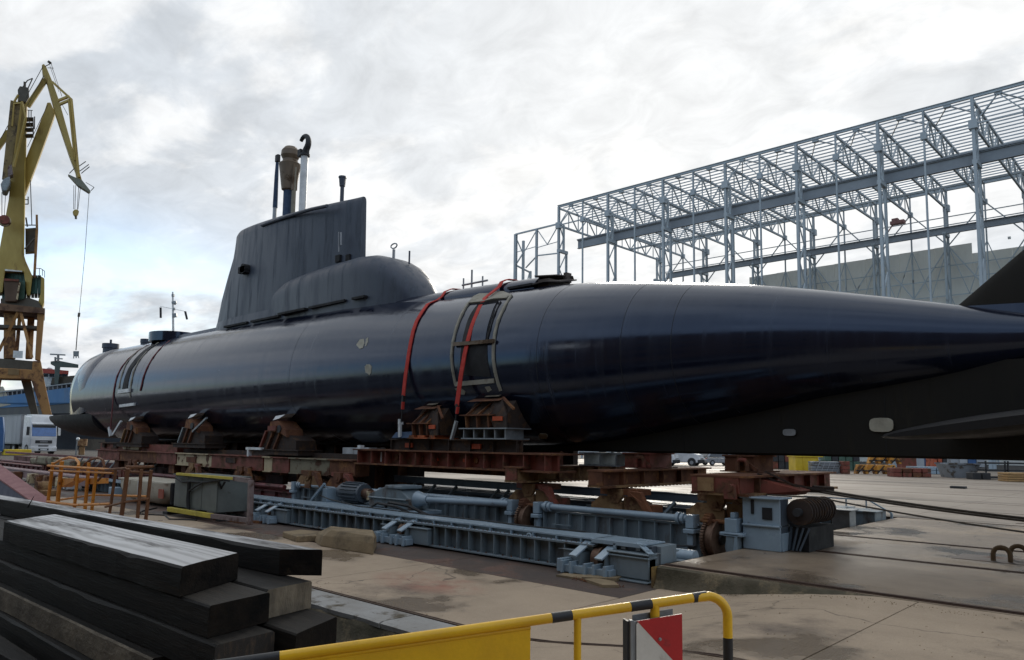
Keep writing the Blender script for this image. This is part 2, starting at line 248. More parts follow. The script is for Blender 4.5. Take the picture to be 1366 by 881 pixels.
# ------------------------------------------------------------------ mesh collector and object helpers
class G:
    def __init__(s): s.v = []; s.f = []; s.mi = []
    def add(s, vs, fs, mi=0):
        o = len(s.v); s.v += [tuple(p) for p in vs]; s.f += [tuple(i + o for i in f) for f in fs]; s.mi += [mi] * len(fs); return s
    def hexa(s, p, mi=0):           # 8 points: bottom loop 0-3, top loop 4-7
        return s.add(p, [(0, 3, 2, 1), (4, 5, 6, 7), (0, 1, 5, 4), (1, 2, 6, 5), (2, 3, 7, 6), (3, 0, 4, 7)], mi)
    def box(s, x0, x1, y0, y1, z0, z1, mi=0):
        return s.hexa([(x0, y0, z0), (x1, y0, z0), (x1, y1, z0), (x0, y1, z0), (x0, y0, z1), (x1, y0, z1), (x1, y1, z1), (x0, y1, z1)], mi)
    def beam(s, p, q, wd, ht, up=(0, 0, 1), w2=None, h2=None, mi=0):
        p = Vector(p); q = Vector(q); d = (q - p).normalized(); u = Vector(up)
        sd = d.cross(u)
        if sd.length < 1e-4: sd = d.cross(Vector((1, 0, 0)))
        sd.normalize(); u = sd.cross(d).normalized()
        w2 = wd if w2 is None else w2; h2 = ht if h2 is None else h2
        a = [p - sd * wd / 2 - u * ht / 2, p + sd * wd / 2 - u * ht / 2, p + sd * wd / 2 + u * ht / 2, p - sd * wd / 2 + u * ht / 2]
        b = [q - sd * w2 / 2 - u * h2 / 2, q + sd * w2 / 2 - u * h2 / 2, q + sd * w2 / 2 + u * h2 / 2, q - sd * w2 / 2 + u * h2 / 2]
        return s.hexa(a + b, mi)
    def tube(s, pts, r, n=8, r2=None, mi=0, cap=True):
        pts = [Vector(p) for p in pts]; k = len(pts); rings = []
        ref = None
        for i, p in enumerate(pts):
            d = (pts[min(i + 1, k - 1)] - pts[max(i - 1, 0)]).normalized()
            if ref is None:
                ref = Vector((0, 0, 1)) if abs(d.z) < .9 else Vector((1, 0, 0))
            a = d.cross(ref).normalized(); b = a.cross(d).normalized(); ref = b
            rr = r if r2 is None else r + (r2 - r) * i / (k - 1)
            rings.append([p + (a * math.cos(2 * math.pi * j / n) + b * math.sin(2 * math.pi * j / n)) * rr for j in range(n)])
        return s.loft(rings, cap, mi)
    def loft(s, rings, cap=True, mi=0):
        n = len(rings[0]); vs = [p for r in rings for p in r]; fs = []
        for i in range(len(rings) - 1):
            for j in range(n):
                fs.append((i * n + j, i * n + (j + 1) % n, (i + 1) * n + (j + 1) % n, (i + 1) * n + j))
        if cap: fs.append(tuple(range(n))[::-1]); fs.append(tuple((len(rings) - 1) * n + j for j in range(n)))
        return s.add(vs, fs, mi)
    def prism(s, poly, ext, mi=0):
        e = Vector(ext); return s.loft([[Vector(p) for p in poly], [Vector(p) + e for p in poly]], True, mi)
    def ibeam(s, p, q, wd, ht, t=.03, up=(0, 0, 1), mi=0):
        p = Vector(p); q = Vector(q); d = (q - p).normalized(); sd = d.cross(Vector(up)).normalized(); u = sd.cross(d).normalized()
        s.beam(p + u * (ht / 2 - t / 2), q + u * (ht / 2 - t / 2), wd, t, up, mi=mi)
        s.beam(p - u * (ht / 2 - t / 2), q - u * (ht / 2 - t / 2), wd, t, up, mi=mi)
        return s.beam(p, q, t, ht - 2 * t - .002, up, mi=mi)
    def ribbon(s, pts, nrm, wvec, th):    # flat strap along pts; wvec = half-width vector
        rings = []
        for p, n in zip(pts, nrm):
            p = Vector(p); n = Vector(n); wv = Vector(wvec)
            rings.append([p - wv, p + wv, p + wv + n * th, p - wv + n * th])
        return s.loft(rings)
    def mesh(s, name, mats, smooth=False, ang=35):
        m = bpy.data.meshes.new(name); m.from_pydata(s.v, [], s.f)
        for a in (mats if isinstance(mats, (list, tuple)) else [mats]): m.materials.append(a)
        m.polygons.foreach_set('material_index', s.mi)
        b = bmesh.new(); b.from_mesh(m); bmesh.ops.recalc_face_normals(b, faces=b.faces); b.to_mesh(m); b.free()
        if smooth:
            m.polygons.foreach_set('use_smooth', [True] * len(m.polygons)); m.set_sharp_from_angle(angle=R(ang))
        m.update()
        return m
WM = {}
def link(o, world, parent=None):
    COL.objects.link(o); WM[o] = world
    if parent is not None:
        o.parent = parent; o.matrix_parent_inverse = WM[parent].inverted()
    return o
def thing(name, label, cat, loc=(0, 0, 0), group=None):
    o = bpy.data.objects.new(name, None); o.location = loc; o.empty_display_size = .2
    o['label'] = label; o['category'] = cat
    if group: o['group'] = group
    return link(o, Matrix.Translation(loc))
def part(name, g, m, parent, smooth=False, ang=35, label=None, kind=None, bevel=0):
    o = bpy.data.objects.new(name, g if isinstance(g, bpy.types.Mesh) else g.mesh(name, m, smooth, ang))
    if label: o['label'] = label
    if kind: o['kind'] = kind
    if bevel: bev(o, bevel)
    return link(o, Matrix.Identity(4), parent)
def bev(o, wd, seg=2):
    b = o.modifiers.new('bevel', 'BEVEL'); b.width = wd; b.segments = seg; b.limit_method = 'ANGLE'; b.angle_limit = R(40)
def solo(name, g, m, label=None, cat=None, group=None, kind=None, smooth=False, ang=35, bevel=0, recentre=True):
    loc = (0, 0, 0)
    if recentre:
        xs = [p[0] for p in g.v]; ys = [p[1] for p in g.v]; zs = [p[2] for p in g.v]
        loc = ((min(xs) + max(xs)) / 2, (min(ys) + max(ys)) / 2, min(zs))
        g.v = [(p[0] - loc[0], p[1] - loc[1], p[2] - loc[2]) for p in g.v]
    o = bpy.data.objects.new(name, g.mesh(name, m, smooth, ang)); o.location = loc
    for k, v in (('label', label), ('category', cat), ('group', group), ('kind', kind)):
        if v: o[k] = v
    if bevel: bev(o, bevel)
    return link(o, Matrix.Translation(loc))
def pieces(name, g, m, parent, spots, kind=None, smooth=False, bevel=0):     # alike pieces sharing one mesh
    me = g.mesh(name, m, smooth)
    for p in spots:
        o = bpy.data.objects.new(name, me); o.location = p
        if bevel: bev(o, bevel, 1)
        if kind: o['kind'] = kind
        link(o, Matrix.Translation(p), parent)
def copy_tree(o, parent=None):
    c = o.copy(); COL.objects.link(c); c.parent = parent
    if parent is not None: c.matrix_parent_inverse = o.matrix_parent_inverse.copy()
    for ch in o.children: copy_tree(ch, c)
    return c
def disc(p, ax, r, n=16, h=.01):
    p = Vector(p); a = Vector(ax).normalized(); return [p - a * h / 2, p + a * h / 2]
def V(*a): return Vector(a)

# ------------------------------------------------------------------ ground
# levels: yard slabs z = 0, transfer pit z = -0.30, sunken strip by the timber stack z = -0.62
g = G().add([(-4000, -4000, -.62), (4000, -4000, -.62), (4000, 4000, -.62), (-4000, 4000, -.62)], [(0, 1, 2, 3)])
ground = solo('ground', g, asph_m, kind='structure', recentre=False)
def struct(name, g, m, **k): return solo(name, g, m, kind='structure', recentre=False, **k)
yard = struct('yard_pavement', G().box(-6.08, 400, 9.66, 400, -.6, -.012).box(-400, -6.09, 20.9, 400, -.6, -.012).box(-400, -52, -40, 20.89, -.6, -.012), joint_m)
pit = struct('transfer_pit_floor', G().box(-51.99, -6.1, 5.92, 20.89, -.61, -.312), joint_m)
def slab(g, x0, x1, y0, y1, zt, th=.1, gap=.008):
    return g.box(x0 + gap, x1 - gap, y0 + gap, y1 - gap, zt - th, zt)
# raised slabs with the haul rails, right of the pit
rail_rows = [9.66, 9.80, 13.02, 15.66, 20.9, 24.6, 28.4, 33.0, 38.6, 45.0, 52.0, 60.0, 70.0]
strip_done = set()
for r in range(1, len(rail_rows) - 1):
    far = rail_rows[r] > 20
    y0, y1 = rail_rows[r] + (.035 if far else .10), rail_rows[r + 1] - (.035 if rail_rows[r + 1] > 20 else .075)
    wdt = (14.0 if y0 > 30 else 7.0) if far else 4.9
    x = -6.08 if y0 < 20 else -76.0
    while x < (22 if y0 > 20 else 9):
        xx = x
        hgt = random.uniform(-.004, .004)
        part('concrete_slab', slab(G(), xx, xx + wdt, y0, y1, hgt if not far else 0.0, .09), concfar_m if far else concwet_m, yard, bevel=0 if far else .006)
        x += wdt
part('edge_strip', G().box(-6.08, 12, 9.665, 9.73, -.09, -.002), concwet_m, yard)
for y in rail_rows[1:-1]:
    far = y > 20
    x0 = -6.05 if not far else -76
    g = G().box(x0, 16, y - (.012 if far else .034), y + (.012 if far else .034), -.02, .004 if far else .016)
    if not far: g.box(x0, 16, y - .074, y - .056, -.02, .006).box(x0, 16, y + .078, y + .099, -.02, .004)
    part('rail', g, rail_m, yard)
# old crossing tracks curving over the far yard
for off in (0.0, 1.45, 4.2, 5.65):
    pts = [(-3.6 + off * .8 + .42 * t + .0065 * t * t, 21.5 + off * .25 + t, 0) for t in [i * 1.5 for i in range(22)]]
    g = G(); rings_ = []
    for i_, p_ in enumerate(pts):
        q_ = pts[min(i_ + 1, len(pts) - 1)]; b_ = pts[max(i_ - 1, 0)]; d_ = (Vector(q_) - Vector(b_)).normalized(); n_ = Vector((d_.y, -d_.x, 0)) * .055; p_ = Vector(p_)
        rings_.append([p_ - n_ + Vector((0, 0, -.03)), p_ + n_ + Vector((0, 0, -.03)), p_ + n_ + Vector((0, 0, .007)), p_ - n_ + Vector((0, 0, .007))])
    part('rail', g.loft(rings_), rail_m, yard)
# near apron: one row of slabs on the pit floor, rising to slab level on the right
def zr(x):                                  # level of the apron
    t = min(1, max(0, (x + 5.9) / 3.0)); return -.30 + .297 * (t * t * (3 - 2 * t))
apron = struct('apron_base', G().box(-5.99, 60, -60, 9.655, -.615, -.55), joint_m)
def apron_slab(x0, x1, y0, y1):
    gp = .008; xs = [x0 + gp + (x1 - x0 - 2 * gp) * i / 8 for i in range(9)]
    g = G(); vs = []
    for x in xs: vs += [(x, y0 + gp, zr(x)), (x, y1 - gp, zr(x)), (x, y1 - gp, -.56), (x, y0 + gp, -.56)]
    rings = [vs[i * 4:i * 4 + 4] for i in range(9)]
    return g.loft(rings)
xj = [-5.985, -2.62, 1.4, 5.6, 10, 15]
for i in range(5):
    for y0, y1 in ((5.985, 9.654), (2.2, 5.985), (-1.6, 2.2), (-5.6, -1.6)):
        if i == 0 and y1 < 5.9: x0 = -4.9
        else: x0 = xj[i]
        part('concrete_slab', apron_slab(x0, xj[i + 1], y0, y1), conc_m, apron)
for x0, x1 in ((-9.9, -5.99), (-14.0, -9.9), (-18.2, -14.0), (-22.4, -18.2), (-27.0, -22.4), (-33, -27), (-40, -33)):
    part('concrete_slab', slab(G(), x0, x1, 5.98, 8.55, -.30, .05), conc_m, pit)
    part('concrete_slab', slab(G(), x0, x1, 8.56, 10.35, -.303, .05), dirt_m, pit)
part('pit_bed', G().box(-51.9, -6.1, 10.36, 20.88, -.33, -.305), dirt_m, pit)
# kerb face of the raised slabs (mossy, uneven) with a slumped foot
rings = []
for i in range(60):
    x = -6.07 + i * .062; zt = -.004; zb = zr(x) - .03; hgt = max(.02, zt - zb); j = random.uniform(-.012, .012)
    rings.append([(x, 9.66, zt), (x, 9.600 + j * .5, zt - .02), (x, 9.575 + j, zt - hgt * .5), (x, 9.54 + j - .05 * (hgt > .1), zb + .02), (x, 9.47 + 2 * j, zb - .01), (x, 9.66, zb - .05)])
part('kerb', G().loft(rings), moss_m, yard, smooth=True, ang=60)
rings = []
for i in range(24):
    y = 9.5 + i * .49; j = random.uniform(-.008, .008)
    rings.append([(-6.08, y, -.004), (-6.10 + j, y, -.01), (-6.105 + j, y, -.34), (-6.08, y, -.34)])
part('edge_angle', G().loft(rings), mat('slab edge yellowed steel', (.30, .19, .05), .6, scale=3, rust=(.12, .07, .04), rlo=.45, rhi=.6), yard)
# pale kerb above the sunken strip on the left
kerb = struct('kerb_wall', G().box(-40, -5.0, 5.46, 5.91, -.62, -.36), moss_m)
x = -40.0
while x < -5.2:
    wdt = min(2.35, -5.0 - x); rings = []
    for i in range(10):
        xx = x + .01 + (wdt - .02) * i / 9; j = random.uniform(-.02, .012)
        rings.append([(xx, 5.43 + j, -.37), (xx, 5.92, -.37), (xx, 5.92, -.298), (xx, 5.47 + j, -.296), (xx, 5.42 + j, -.315)])
    part('kerb_stone', G().loft(rings), strip_m, kerb); x += wdt
g = G()
rings = []
for i in range(70):
    x = -24 + i * .275; j = random.uniform(-.015, .015)
    rings.append([(x, 5.44 + j, -.36), (x, 5.40 + j, -.42), (x, 5.37 + 2 * j, -.55), (x, 5.30 + j, -.63), (x, 5.5, -.63), (x, 5.5, -.36)])
part('kerb_face', G().loft(rings), moss_m, kerb, smooth=True, ang=60)
part('groove_rail', G().box(-40, 12, 5.935, 5.955, -.33, -.293), rail_m, apron) if False else None
g = G()
for k in range(40):
    x0 = -20 + k * .6; x1 = x0 + .602
    for yy in (5.945, 5.995): g.hexa([(x0, yy, zr(x0) - .02), (x1, yy, zr(x1) - .02), (x1, yy + .022, zr(x1) - .02), (x0, yy + .022, zr(x0) - .02), (x0, yy, zr(x0) + .006), (x1, yy, zr(x1) + .006), (x1, yy + .022, zr(x1) + .006), (x0, yy + .022, zr(x0) + .006)])
part('groove_rail', g, rail_m, apron)

# loose broken concrete at the carriage corner
for i, (x, y, a) in enumerate(((-7.35, 9.35, .2), (-6.75, 9.2, -.3), (-7.0, 9.5, .7), (-12.9, 9.3, .3))):
    c, s_ = math.cos(a), math.sin(a); pl = [(-.3, -.12), (.22, -.16), (.33, .05), (.05, .17), (-.28, .1)]
    solo('broken_slab', G().prism([(x + px * c - py * s_, y + px * s_ + py * c, -.302) for px, py in pl], (0, 0, .03 + .01 * i)), block_m,
         ['flat broken slab piece under the end truck wheel', 'flat broken slab piece beside the raised slab corner', 'small flat slab piece against the end truck', 'flat slab piece beside the sandy concrete block'][i], 'rubble', 'broken slab pieces by the blue carriage')

# ------------------------------------------------------------------ dark shed behind the viewer (mirrored in the hull)
shed = thing('shipyard_shed', 'long low dark shed across the yard from the bow, mirrored in the hull', 'shed', (-70, -62, 0))
part('wall', G().box(-190, 0, -74, -62, -.6, 3.6), shed_m, shed)
g = G().prism([(-191, -75, 3.6), (-191, -61, 3.6), (-191, -68, 5.0)], (192, 0, 0)); part('roof', g, shed_m, shed)
for i in range(14):
    part('door', G().box(-185 + i * 13, -180 + i * 13, -61.98, -61.9, -.6, 3.0), plast_m, shed)
hl = thing('brick_workshop', 'tall brown brick workshop behind the viewpoint, mirrored in the stern of the hull', 'workshop', (9, -15, 0))
part('wall', G().box(-27, 45, -34, -13, -.6, 16.5), mat('dark brown brick', (.10, .065, .042), .85, scale=1.5, bump=.3), hl)
part('roof', G().box(-27.6, 45.6, -34.6, -12.4, 16.5, 17.1), shed_m, hl)
for i in range(9):
    for z in (2.2, 6.6, 11.0): part('window', G().box(-25 + i * 8, -21 + i * 8, -12.99, -12.9, z, z + 2.6), glass_m, hl)

# ------------------------------------------------------------------ steel hall frame
HY, BY = 75.0, 100.0
cols = [(-.83 + .0533 * k) * 75 for k in range(19)]
ZE, ZT = 33.1, 30.6                         # eave and truss bottom
def roofz(y): return ZE - .1 * (y - HY) / (BY - HY)
hall = thing('steel_hall_frame', 'bare grey steel frame of a tall unfinished hall behind the submarine', 'hall', ((cols[0] + cols[-1]) / 2, 87, 0))
def lattice(g, x, y0, y1, z0, z1, st, wd=.16):
    k = max(1, int((z1 - z0) / st)); h = (z1 - z0) / k
    for i in range(k):
        a, b = (y0, y1) if i % 2 == 0 else (y1, y0)
        g.beam((x, a, z0 + i * h), (x, b, z0 + (i + 1) * h), wd, wd, (1, 0, 0))
ZG = .335 * 76.6 + 1.75                     # crane girder underside
for k, x in enumerate(cols):
    main = k % 2 == 0
    for y, sg in ((HY, 1), (BY, -1)):
        g = G()
        if main:
            g.ibeam((x, y, 0), (x, y, ZE), .25, .32, .05, (0, 1, 0))
            yi = y + sg * 1.6
            g.ibeam((x, yi, 0), (x, yi, ZG - .02), .22, .28, .05, (0, 1, 0))
            lattice(g, x, y + sg * .18, yi - sg * .16, .3, ZG - .6, 1.9, .11)
            g.box(x - .2, x + .2, min(y, yi) - .15, max(y, yi) + .15, ZG - .42, ZG - .02)
            lattice(g, x, y + sg * .25, y + sg * 1.0, ZG + .2, ZE - 2.6, 1.4, .12)
            g.box(x - .12, x + .12, min(y + sg * .9, y + sg * 1.15), max(y + sg * .9, y + sg * 1.15), ZG, ZE - 2.2)
            g.box(x - .34, x + .34, y - .3, y + .3, ZT - .4, ZT + .4)
        else:
            g.ibeam((x, y, 0), (x, y, ZE), .15, .19, .035, (0, 1, 0))
            g.box(x - .26, x + .26, y - .22, y + .22, ZT - .3, ZT + .3)
        part('column', g, steel_m, hall)
    # roof truss at each column line
    g = G(); n = 12; ys = [HY + (BY - HY) * i / n for i in range(n + 1)]
    for i in range(n): g.beam((x, ys[i], roofz(ys[i]) - .15), (x, ys[i + 1], roofz(ys[i + 1]) - .15), .20, .22)
    g.beam((x, HY, ZT), (x, BY, ZT), .20, .24)
    for i in range(n):
        a, b = ((x, ys[i], ZT), (x, ys[i + 1], roofz(ys[i + 1]) - .2)) if i % 2 == 0 else ((x, ys[i], roofz(ys[i]) - .2), (x, ys[i + 1], ZT))
        g.beam(a, b, .13, .13)
        if i: g.beam((x, ys[i], ZT), (x, ys[i], roofz(ys[i]) - .2), .10, .10, (1, 0, 0))
    part('roof_truss', g, steel_m, hall)
xa, xb = cols[0], cols[-1]
part('eave_beam', G().ibeam((xa - .2, HY, ZE + .12), (xb, HY, ZE + .12), .22, .32, .05), steel_m, hall)
part('eave_beam', G().ibeam((xa - .2, BY, ZE - .1), (xb, BY, ZE - .1), .3, .42, .05), steel_m, hall)
for i in range(1, 27):
    y = HY + (BY - HY) * i / 27
    part('purlin', G().beam((xa, y, roofz(y) + .12), (xb, y, roofz(y) + .12), .065, .12), steel_m, hall)
for y in (HY + 8.4, HY + 16.7):              # longitudinal ties between the trusses
    part('tie_beam', G().beam((xa, y, ZT + .1), (xb, y, ZT + .1), .2, .24), steel_m, hall)
for k in range(len(cols) - 1):               # roof and wall bracing, one piece per bay
    xm = (cols[k] + cols[k + 1]) / 2
    part('roof_brace', G().beam((cols[k], HY + 4.2, roofz(HY + 4.2) - .1), (xm, HY + .1, ZE - .1), .1, .1).beam((xm, HY + .1, ZE - .1), (cols[k + 1], HY + 4.2, roofz(HY + 4.2) - .1), .1, .1).box(xm - .3, xm + .3, HY - .05, HY + .4, ZE - .25, ZE - .05), steel_m, hall)
    part('wall_brace', G().beam((cols[k], HY, ZT), (xm, HY, ZE - .2), .09, .09).beam((xm, HY, ZE - .2), (cols[k + 1], HY, ZT), .09, .09), steel_m, hall) if k % 3 == 0 else None
    g = G(); zs = [1, 7.5, 14, 20, 26.0, ZT]
    for i in range(len(zs) - 1):
        if (i + k) % 2 == 0: g.beam((cols[k], BY, zs[i]), (cols[k + 1], BY, zs[i + 1]), .12, .12)
        else: g.beam((cols[k], BY, zs[i + 1]), (cols[k + 1], BY, zs[i]), .14, .14)
        if i in (1, 2, 3): g.beam((cols[k], BY, zs[i + 1]), (xm, BY, zs[i]), .09, .09).beam((xm, BY, zs[i]), (cols[k + 1], BY, zs[i + 1]), .09, .09)
    part('wall_brace', g, steel_m, hall)
for z in (12.0, 14.0, 17.0, 20.0, 22.0, 23.6, 27.6, 28.6, 29.6):
    part('girt', G().beam((xa, BY + .1, z), (xb, BY + .1, z), .08, .11), steel_m, hall)
for z in (ZT + .05,):
    part('tie_beam', G().beam((xa, HY, z), (xb, HY, z), .12, .14), steel_m, hall)
part('crane_girder', G().ibeam((cols[0] + 2.0, HY + 1.6, ZG + .55), (xb, HY + 1.6, ZG + .55), .40, 1.1, .07).box(cols[0] + 2.0, xb, HY + 1.3, HY + 1.8, ZG + 1.12, ZG + 1.24), girder_m, hall)
part('crane_girder', G().ibeam((cols[0] + 2.0, BY - 1.6, ZG + .1), (xb, BY - 1.6, ZG + .1), .4, .85, .07), girder_m, hall)
xs = [.3 * 75 * 0 + cols[0] + (-.104 + .052 * i) * 75 for i in range(3)]    # low bay left standing at the gable end
zl, zm = .388 * 75 + 1.75, .332 * 75 + 1.75
for i, x in enumerate(xs[:2]):
    g = G().ibeam((x, HY, 0), (x, HY, zl), .36 if i == 0 else .26, .4 if i == 0 else .3, .06, (0, 1, 0))
    if i == 0:
        g.box(x - .15, x + .15, HY + 1.45, HY + 1.75, zm - 6, zl - .6); lattice(g, x, HY + .15, HY + 1.5, zm, zl - .6, 1.5, .12)
        g.box(x - .12, x + .12, HY + 3.0, HY + 3.3, 0, zm - .5); g.beam((x, HY + .1, zm - .2), (x, HY + 3.1, zm - .7), .16, .2); lattice(g, x, HY + .15, HY + 3.0, zm - 9, zm - .6, 4.2, .12)
    part('column', g, steel_m, hall)
for i in range(2):
    part('tie_beam', G().beam((xs[i], HY, zl), (xs[i + 1], HY, zl), .18, .2).beam((xs[i], HY, zl - 2.6), (xs[i + 1], HY, zl - 2.4), .08, .08), steel_m, hall)
    xm = (xs[i] + xs[i + 1]) / 2
    part('wall_brace', G().beam((xs[i] + .1, HY, zl - (4.4 if i == 0 else .1)), (xm, HY, zl - (2.4 if i == 0 else 2.5)), .1, .1).beam((xm, HY, zl - 2.45), (xs[i + 1], HY, zl - (.1)), .1, .1), steel_m, hall)
part('tie_beam', G().beam((xs[0] + .6, HY + 1.5, zm - .4), (xs[1], HY + .1, zm + .5), .12, .16).beam((xs[1], HY, zm + .5), (xs[2], HY, zm + .2), .12, .16), steel_m, hall)
# cladding still hung on the far side
top = 24.4
x = -48.0
k = 0
while x < 12:
    wdt = 4.0; zt = 26.0 + .03 * k if k not in (7, 8) else 24.9
    g = G().box(x + .012, x + wdt - .012, BY + .9, BY + 1.02, 0, zt)
    for q in range(6): g.box(x + .2 + q * .62, x + .42 + q * .62, BY + .88, BY + .9, 0, zt - .02)
    part('wall_panel', g, wall_m, hall); x += wdt; k += 1
# small lamps and a cable bundle left on the far frame
for x, z in ((-33.0, 19.5), (-23.4, 16.2), (-22.0, 16.3), (-16.0, 25.8)):
    part('work_lamp', G().box(x - .14, x + .14, BY - .5, BY - .2, z - .12, z + .12), lamp_m, hall)
part('crane_trolley', G().box(-28.1, -26.5, BY - 2.0, BY - 1.2, ZG + 1.9, ZG + 2.3).box(-27.9, -27.2, BY - 2.0, BY - 1.3, ZG + 2.31, ZG + 2.6).beam((-27.9, BY - 1.6, ZG + 1.9), (-28.9, BY - 1.6, ZG + .5), .12, .12), mat('faded trolley red', (.32, .16, .15), .6), hall)
# low pale shed beyond the hall
ps = thing('pale_shed', 'long low pale shed wall seen under the submarine keel behind the yard', 'shed', (-40, 110, 0))
part('wall', G().box(-110, 20, 108, 120, 0, 5.2), palewall_m, ps)
part('roof', G().box(-110.5, 20.5, 107.6, 120.4, 5.2, 5.6), galv_m, ps)
for i in range(10): part('door', G().box(-104 + i * 12, -99.5 + i * 12, 107.9, 108, 0, 3.6), grey_m if i % 2 else plast_m, ps)

# ------------------------------------------------------------------ submarine
SY = 14.6
sub = thing('submarine', 'dark blue black submarine resting on rusty cradles above the rail carriage', 'submarine', (-24, SY, 1.6))
ST = [  # station x, axis height, half beam, upper and lower semi-height
 (-46.0, 3.75, 2.04, 2.56, 1.96), (-43, 3.75, 2.09, 2.62, 1.98), (-40, 3.75, 2.12, 2.63, 2.0), (-36, 3.74, 2.14, 2.62, 2.02), (-33, 3.73, 2.15, 2.62, 2.03), (-26, 3.71, 2.15, 2.6, 2.05), (-20, 3.70, 2.15, 2.55, 2.06),
 (-18.5, 3.70, 2.14, 2.45, 2.06), (-17, 3.70, 2.13, 2.3, 2.06), (-15.5, 3.70, 2.115, 2.18, 2.06), (-14, 3.70, 2.10, 2.11, 2.05), (-12.8, 3.695, 2.075, 2.075, 2.04), (-11.7, 3.69, 2.04, 2.04, 2.03), (-10.8, 3.685, 1.97, 1.97, 1.97), (-10, 3.68, 1.88, 1.88, 1.88),
 (-9.2, 3.69, 1.765, 1.765, 1.765), (-8.4, 3.70, 1.63, 1.63, 1.63), (-7.5, 3.70, 1.485, 1.485, 1.485), (-6.6, 3.70, 1.335, 1.335, 1.335), (-5.46, 3.69, 1.10, 1.10, 1.10), (-4.2, 3.62, .872, .872, .872), (-3.2, 3.56, .68, .68, .68), (-2.24, 3.53, .47, .47, .47), (-1, 3.52, .28, .28, .28), (0.3, 3.52, .15, .15, .15)]
def st(x):
    for a, b in zip(ST, ST[1:]):
        if a[0] <= x <= b[0]:
            t = (x - a[0]) / (b[0] - a[0]); return [a[i] + (b[i] - a[i]) * t for i in range(1, 5)]
    return list(ST[-1][1:]) if x > 0 else list(ST[0][1:])
def hp(x, ang, off=0.0):        # point on the hull skin; ang measured from the near beam, + up
    zc, rw, up, dn = st(x); c, s = math.cos(ang), math.sin(ang); h = up if s > 0 else dn
    return Vector((x, SY - (rw + off) * c, zc + (h + off) * s))
def hn(x, ang): return (hp(x, ang, .1) - hp(x, ang)).normalized()
NR = 72
rings = []
x = -42.6
while x <= .31:
    rings.append([hp(x, 2 * math.pi * j / NR) for j in range(NR)]); x += .46
hull = part('hull', G().loft(rings), hull_m, sub, smooth=True, ang=50)
# bluff bow casing with its flat foot, and the lower bow running out under it
BW = [(-45.2, .30, 4.35, 2.9), (-45.18, .62, 5.0, 2.9), (-45.1, .98, 5.45, 2.9), (-44.92, 1.28, 5.78, 2.9), (-44.6, 1.52, 6.02, 2.9), (-44.1, 1.72, 6.18, 2.9), (-43.4, 1.88, 6.28, 2.9), (-42.4, 2.02, 6.35, 2.9), (-41.4, 2.095, 6.375, 2.9), (-40.7, 2.09, 6.37, 3.0), (-40.2, 1.95, 6.1, 3.2)]
def sup(x, hw, zt, zb, zmid, e, n=40):
    r = []
    for j in range(n + 1):
        t = math.pi * j / n; c, s = math.cos(t), math.sin(t)
        r.append((x, SY - hw * math.copysign(abs(c) ** (2 / e), c), zmid + (zt - zmid) * abs(s) ** (2 / e)))
    return r + [(x, SY + hw * .96, zb), (x, SY - hw * .96, zb)]
part('bow_casing', G().loft([sup(a, b, c, d, min(3.95, d + .45 * (c - d)), 2.15) for a, b, c, d in BW]), bow_m, sub, smooth=True, ang=50)
SH = [(-50.5, .05, .04), (-49.8, .70, .20), (-48.9, 1.2, .42), (-47.8, 1.6, .66), (-46.5, 1.88, .92), (-45.2, 2.0, 1.08), (-43.5, 2.06, 1.16), (-41.5, 2.05, 1.16), (-40, 1.9, 1.1)]
rr = []
for x, hw, dn in SH:
    r = []
    for j in range(25):
        t = math.pi * j / 24; r.append((x, SY - hw * math.cos(t), 2.90 - dn * abs(math.sin(t)) ** .85))
    r += [(x, SY + hw * .9, 2.93), (x, SY - hw * .9, 2.93)]
    rr.append(r)
part('lower_bow', G().loft(rr), mat('lower bow paint', (.012, .012, .012), .6, col2=(.02, .018, .016)), sub, smooth=True, ang=40)
# keel skeg, fins
rr = []
for i in range(16):
    x = -15.5 + i * 1.06; hw = .40 * min(1, (x + 16.0) / 5) if x < -3 else .40 - .1 * min(1, (x + 3) / 4)
    rr.append([(x, SY - hw, 1.62), (x, SY - hw * .9, 1.58), (x, SY + hw * .9, 1.58), (x, SY + hw, 1.62), (x, SY + hw, 3.2), (x, SY - hw, 3.2)])
part('keel_skeg', G().loft(rr), skeg_m, sub, smooth=True)
def foil(sections, n=14):      # sections: (lead point, trail point, half thickness vector)
    rr = []
    for a, b, tv in sections:
        a, b, tv = Vector(a), Vector(b), Vector(tv); r = []
        for k in range(2 * n):
            t = 2 * math.pi * k / (2 * n); u = .5 - .5 * math.cos(t); th = 1.05 * (u ** .5) * (1 - u) ** .8 * 1.6
            r.append(a + (b - a) * u + tv * (th if math.sin(t) >= 0 else -th) * .95)
        rr.append(r)
    return G().loft(rr)
part('upper_rudder', foil([((-3.35, SY, 4.05), (.9, SY, 3.75), (0, .17, 0)), ((-2.62, SY, 4.66), (.9, SY, 4.5), (0, .17, 0)), ((-1.9, SY, 5.25), (.95, SY, 5.25), (0, .16, 0)), ((-1.1, SY, 5.95), (1.0, SY, 5.95), (0, .13, 0)), ((-.85, SY, 6.02), (.95, SY, 6.02), (0, .05, 0))]), skeg_m, sub, smooth=True, ang=60)
part('fin_root', foil([((-3.5, SY, 3.9), (1.2, SY, 3.6), (0, .36, 0)), ((-3.28, SY, 4.2), (1.2, SY, 3.93), (0, .21, 0))]), hull_m, sub, smooth=True, ang=60)
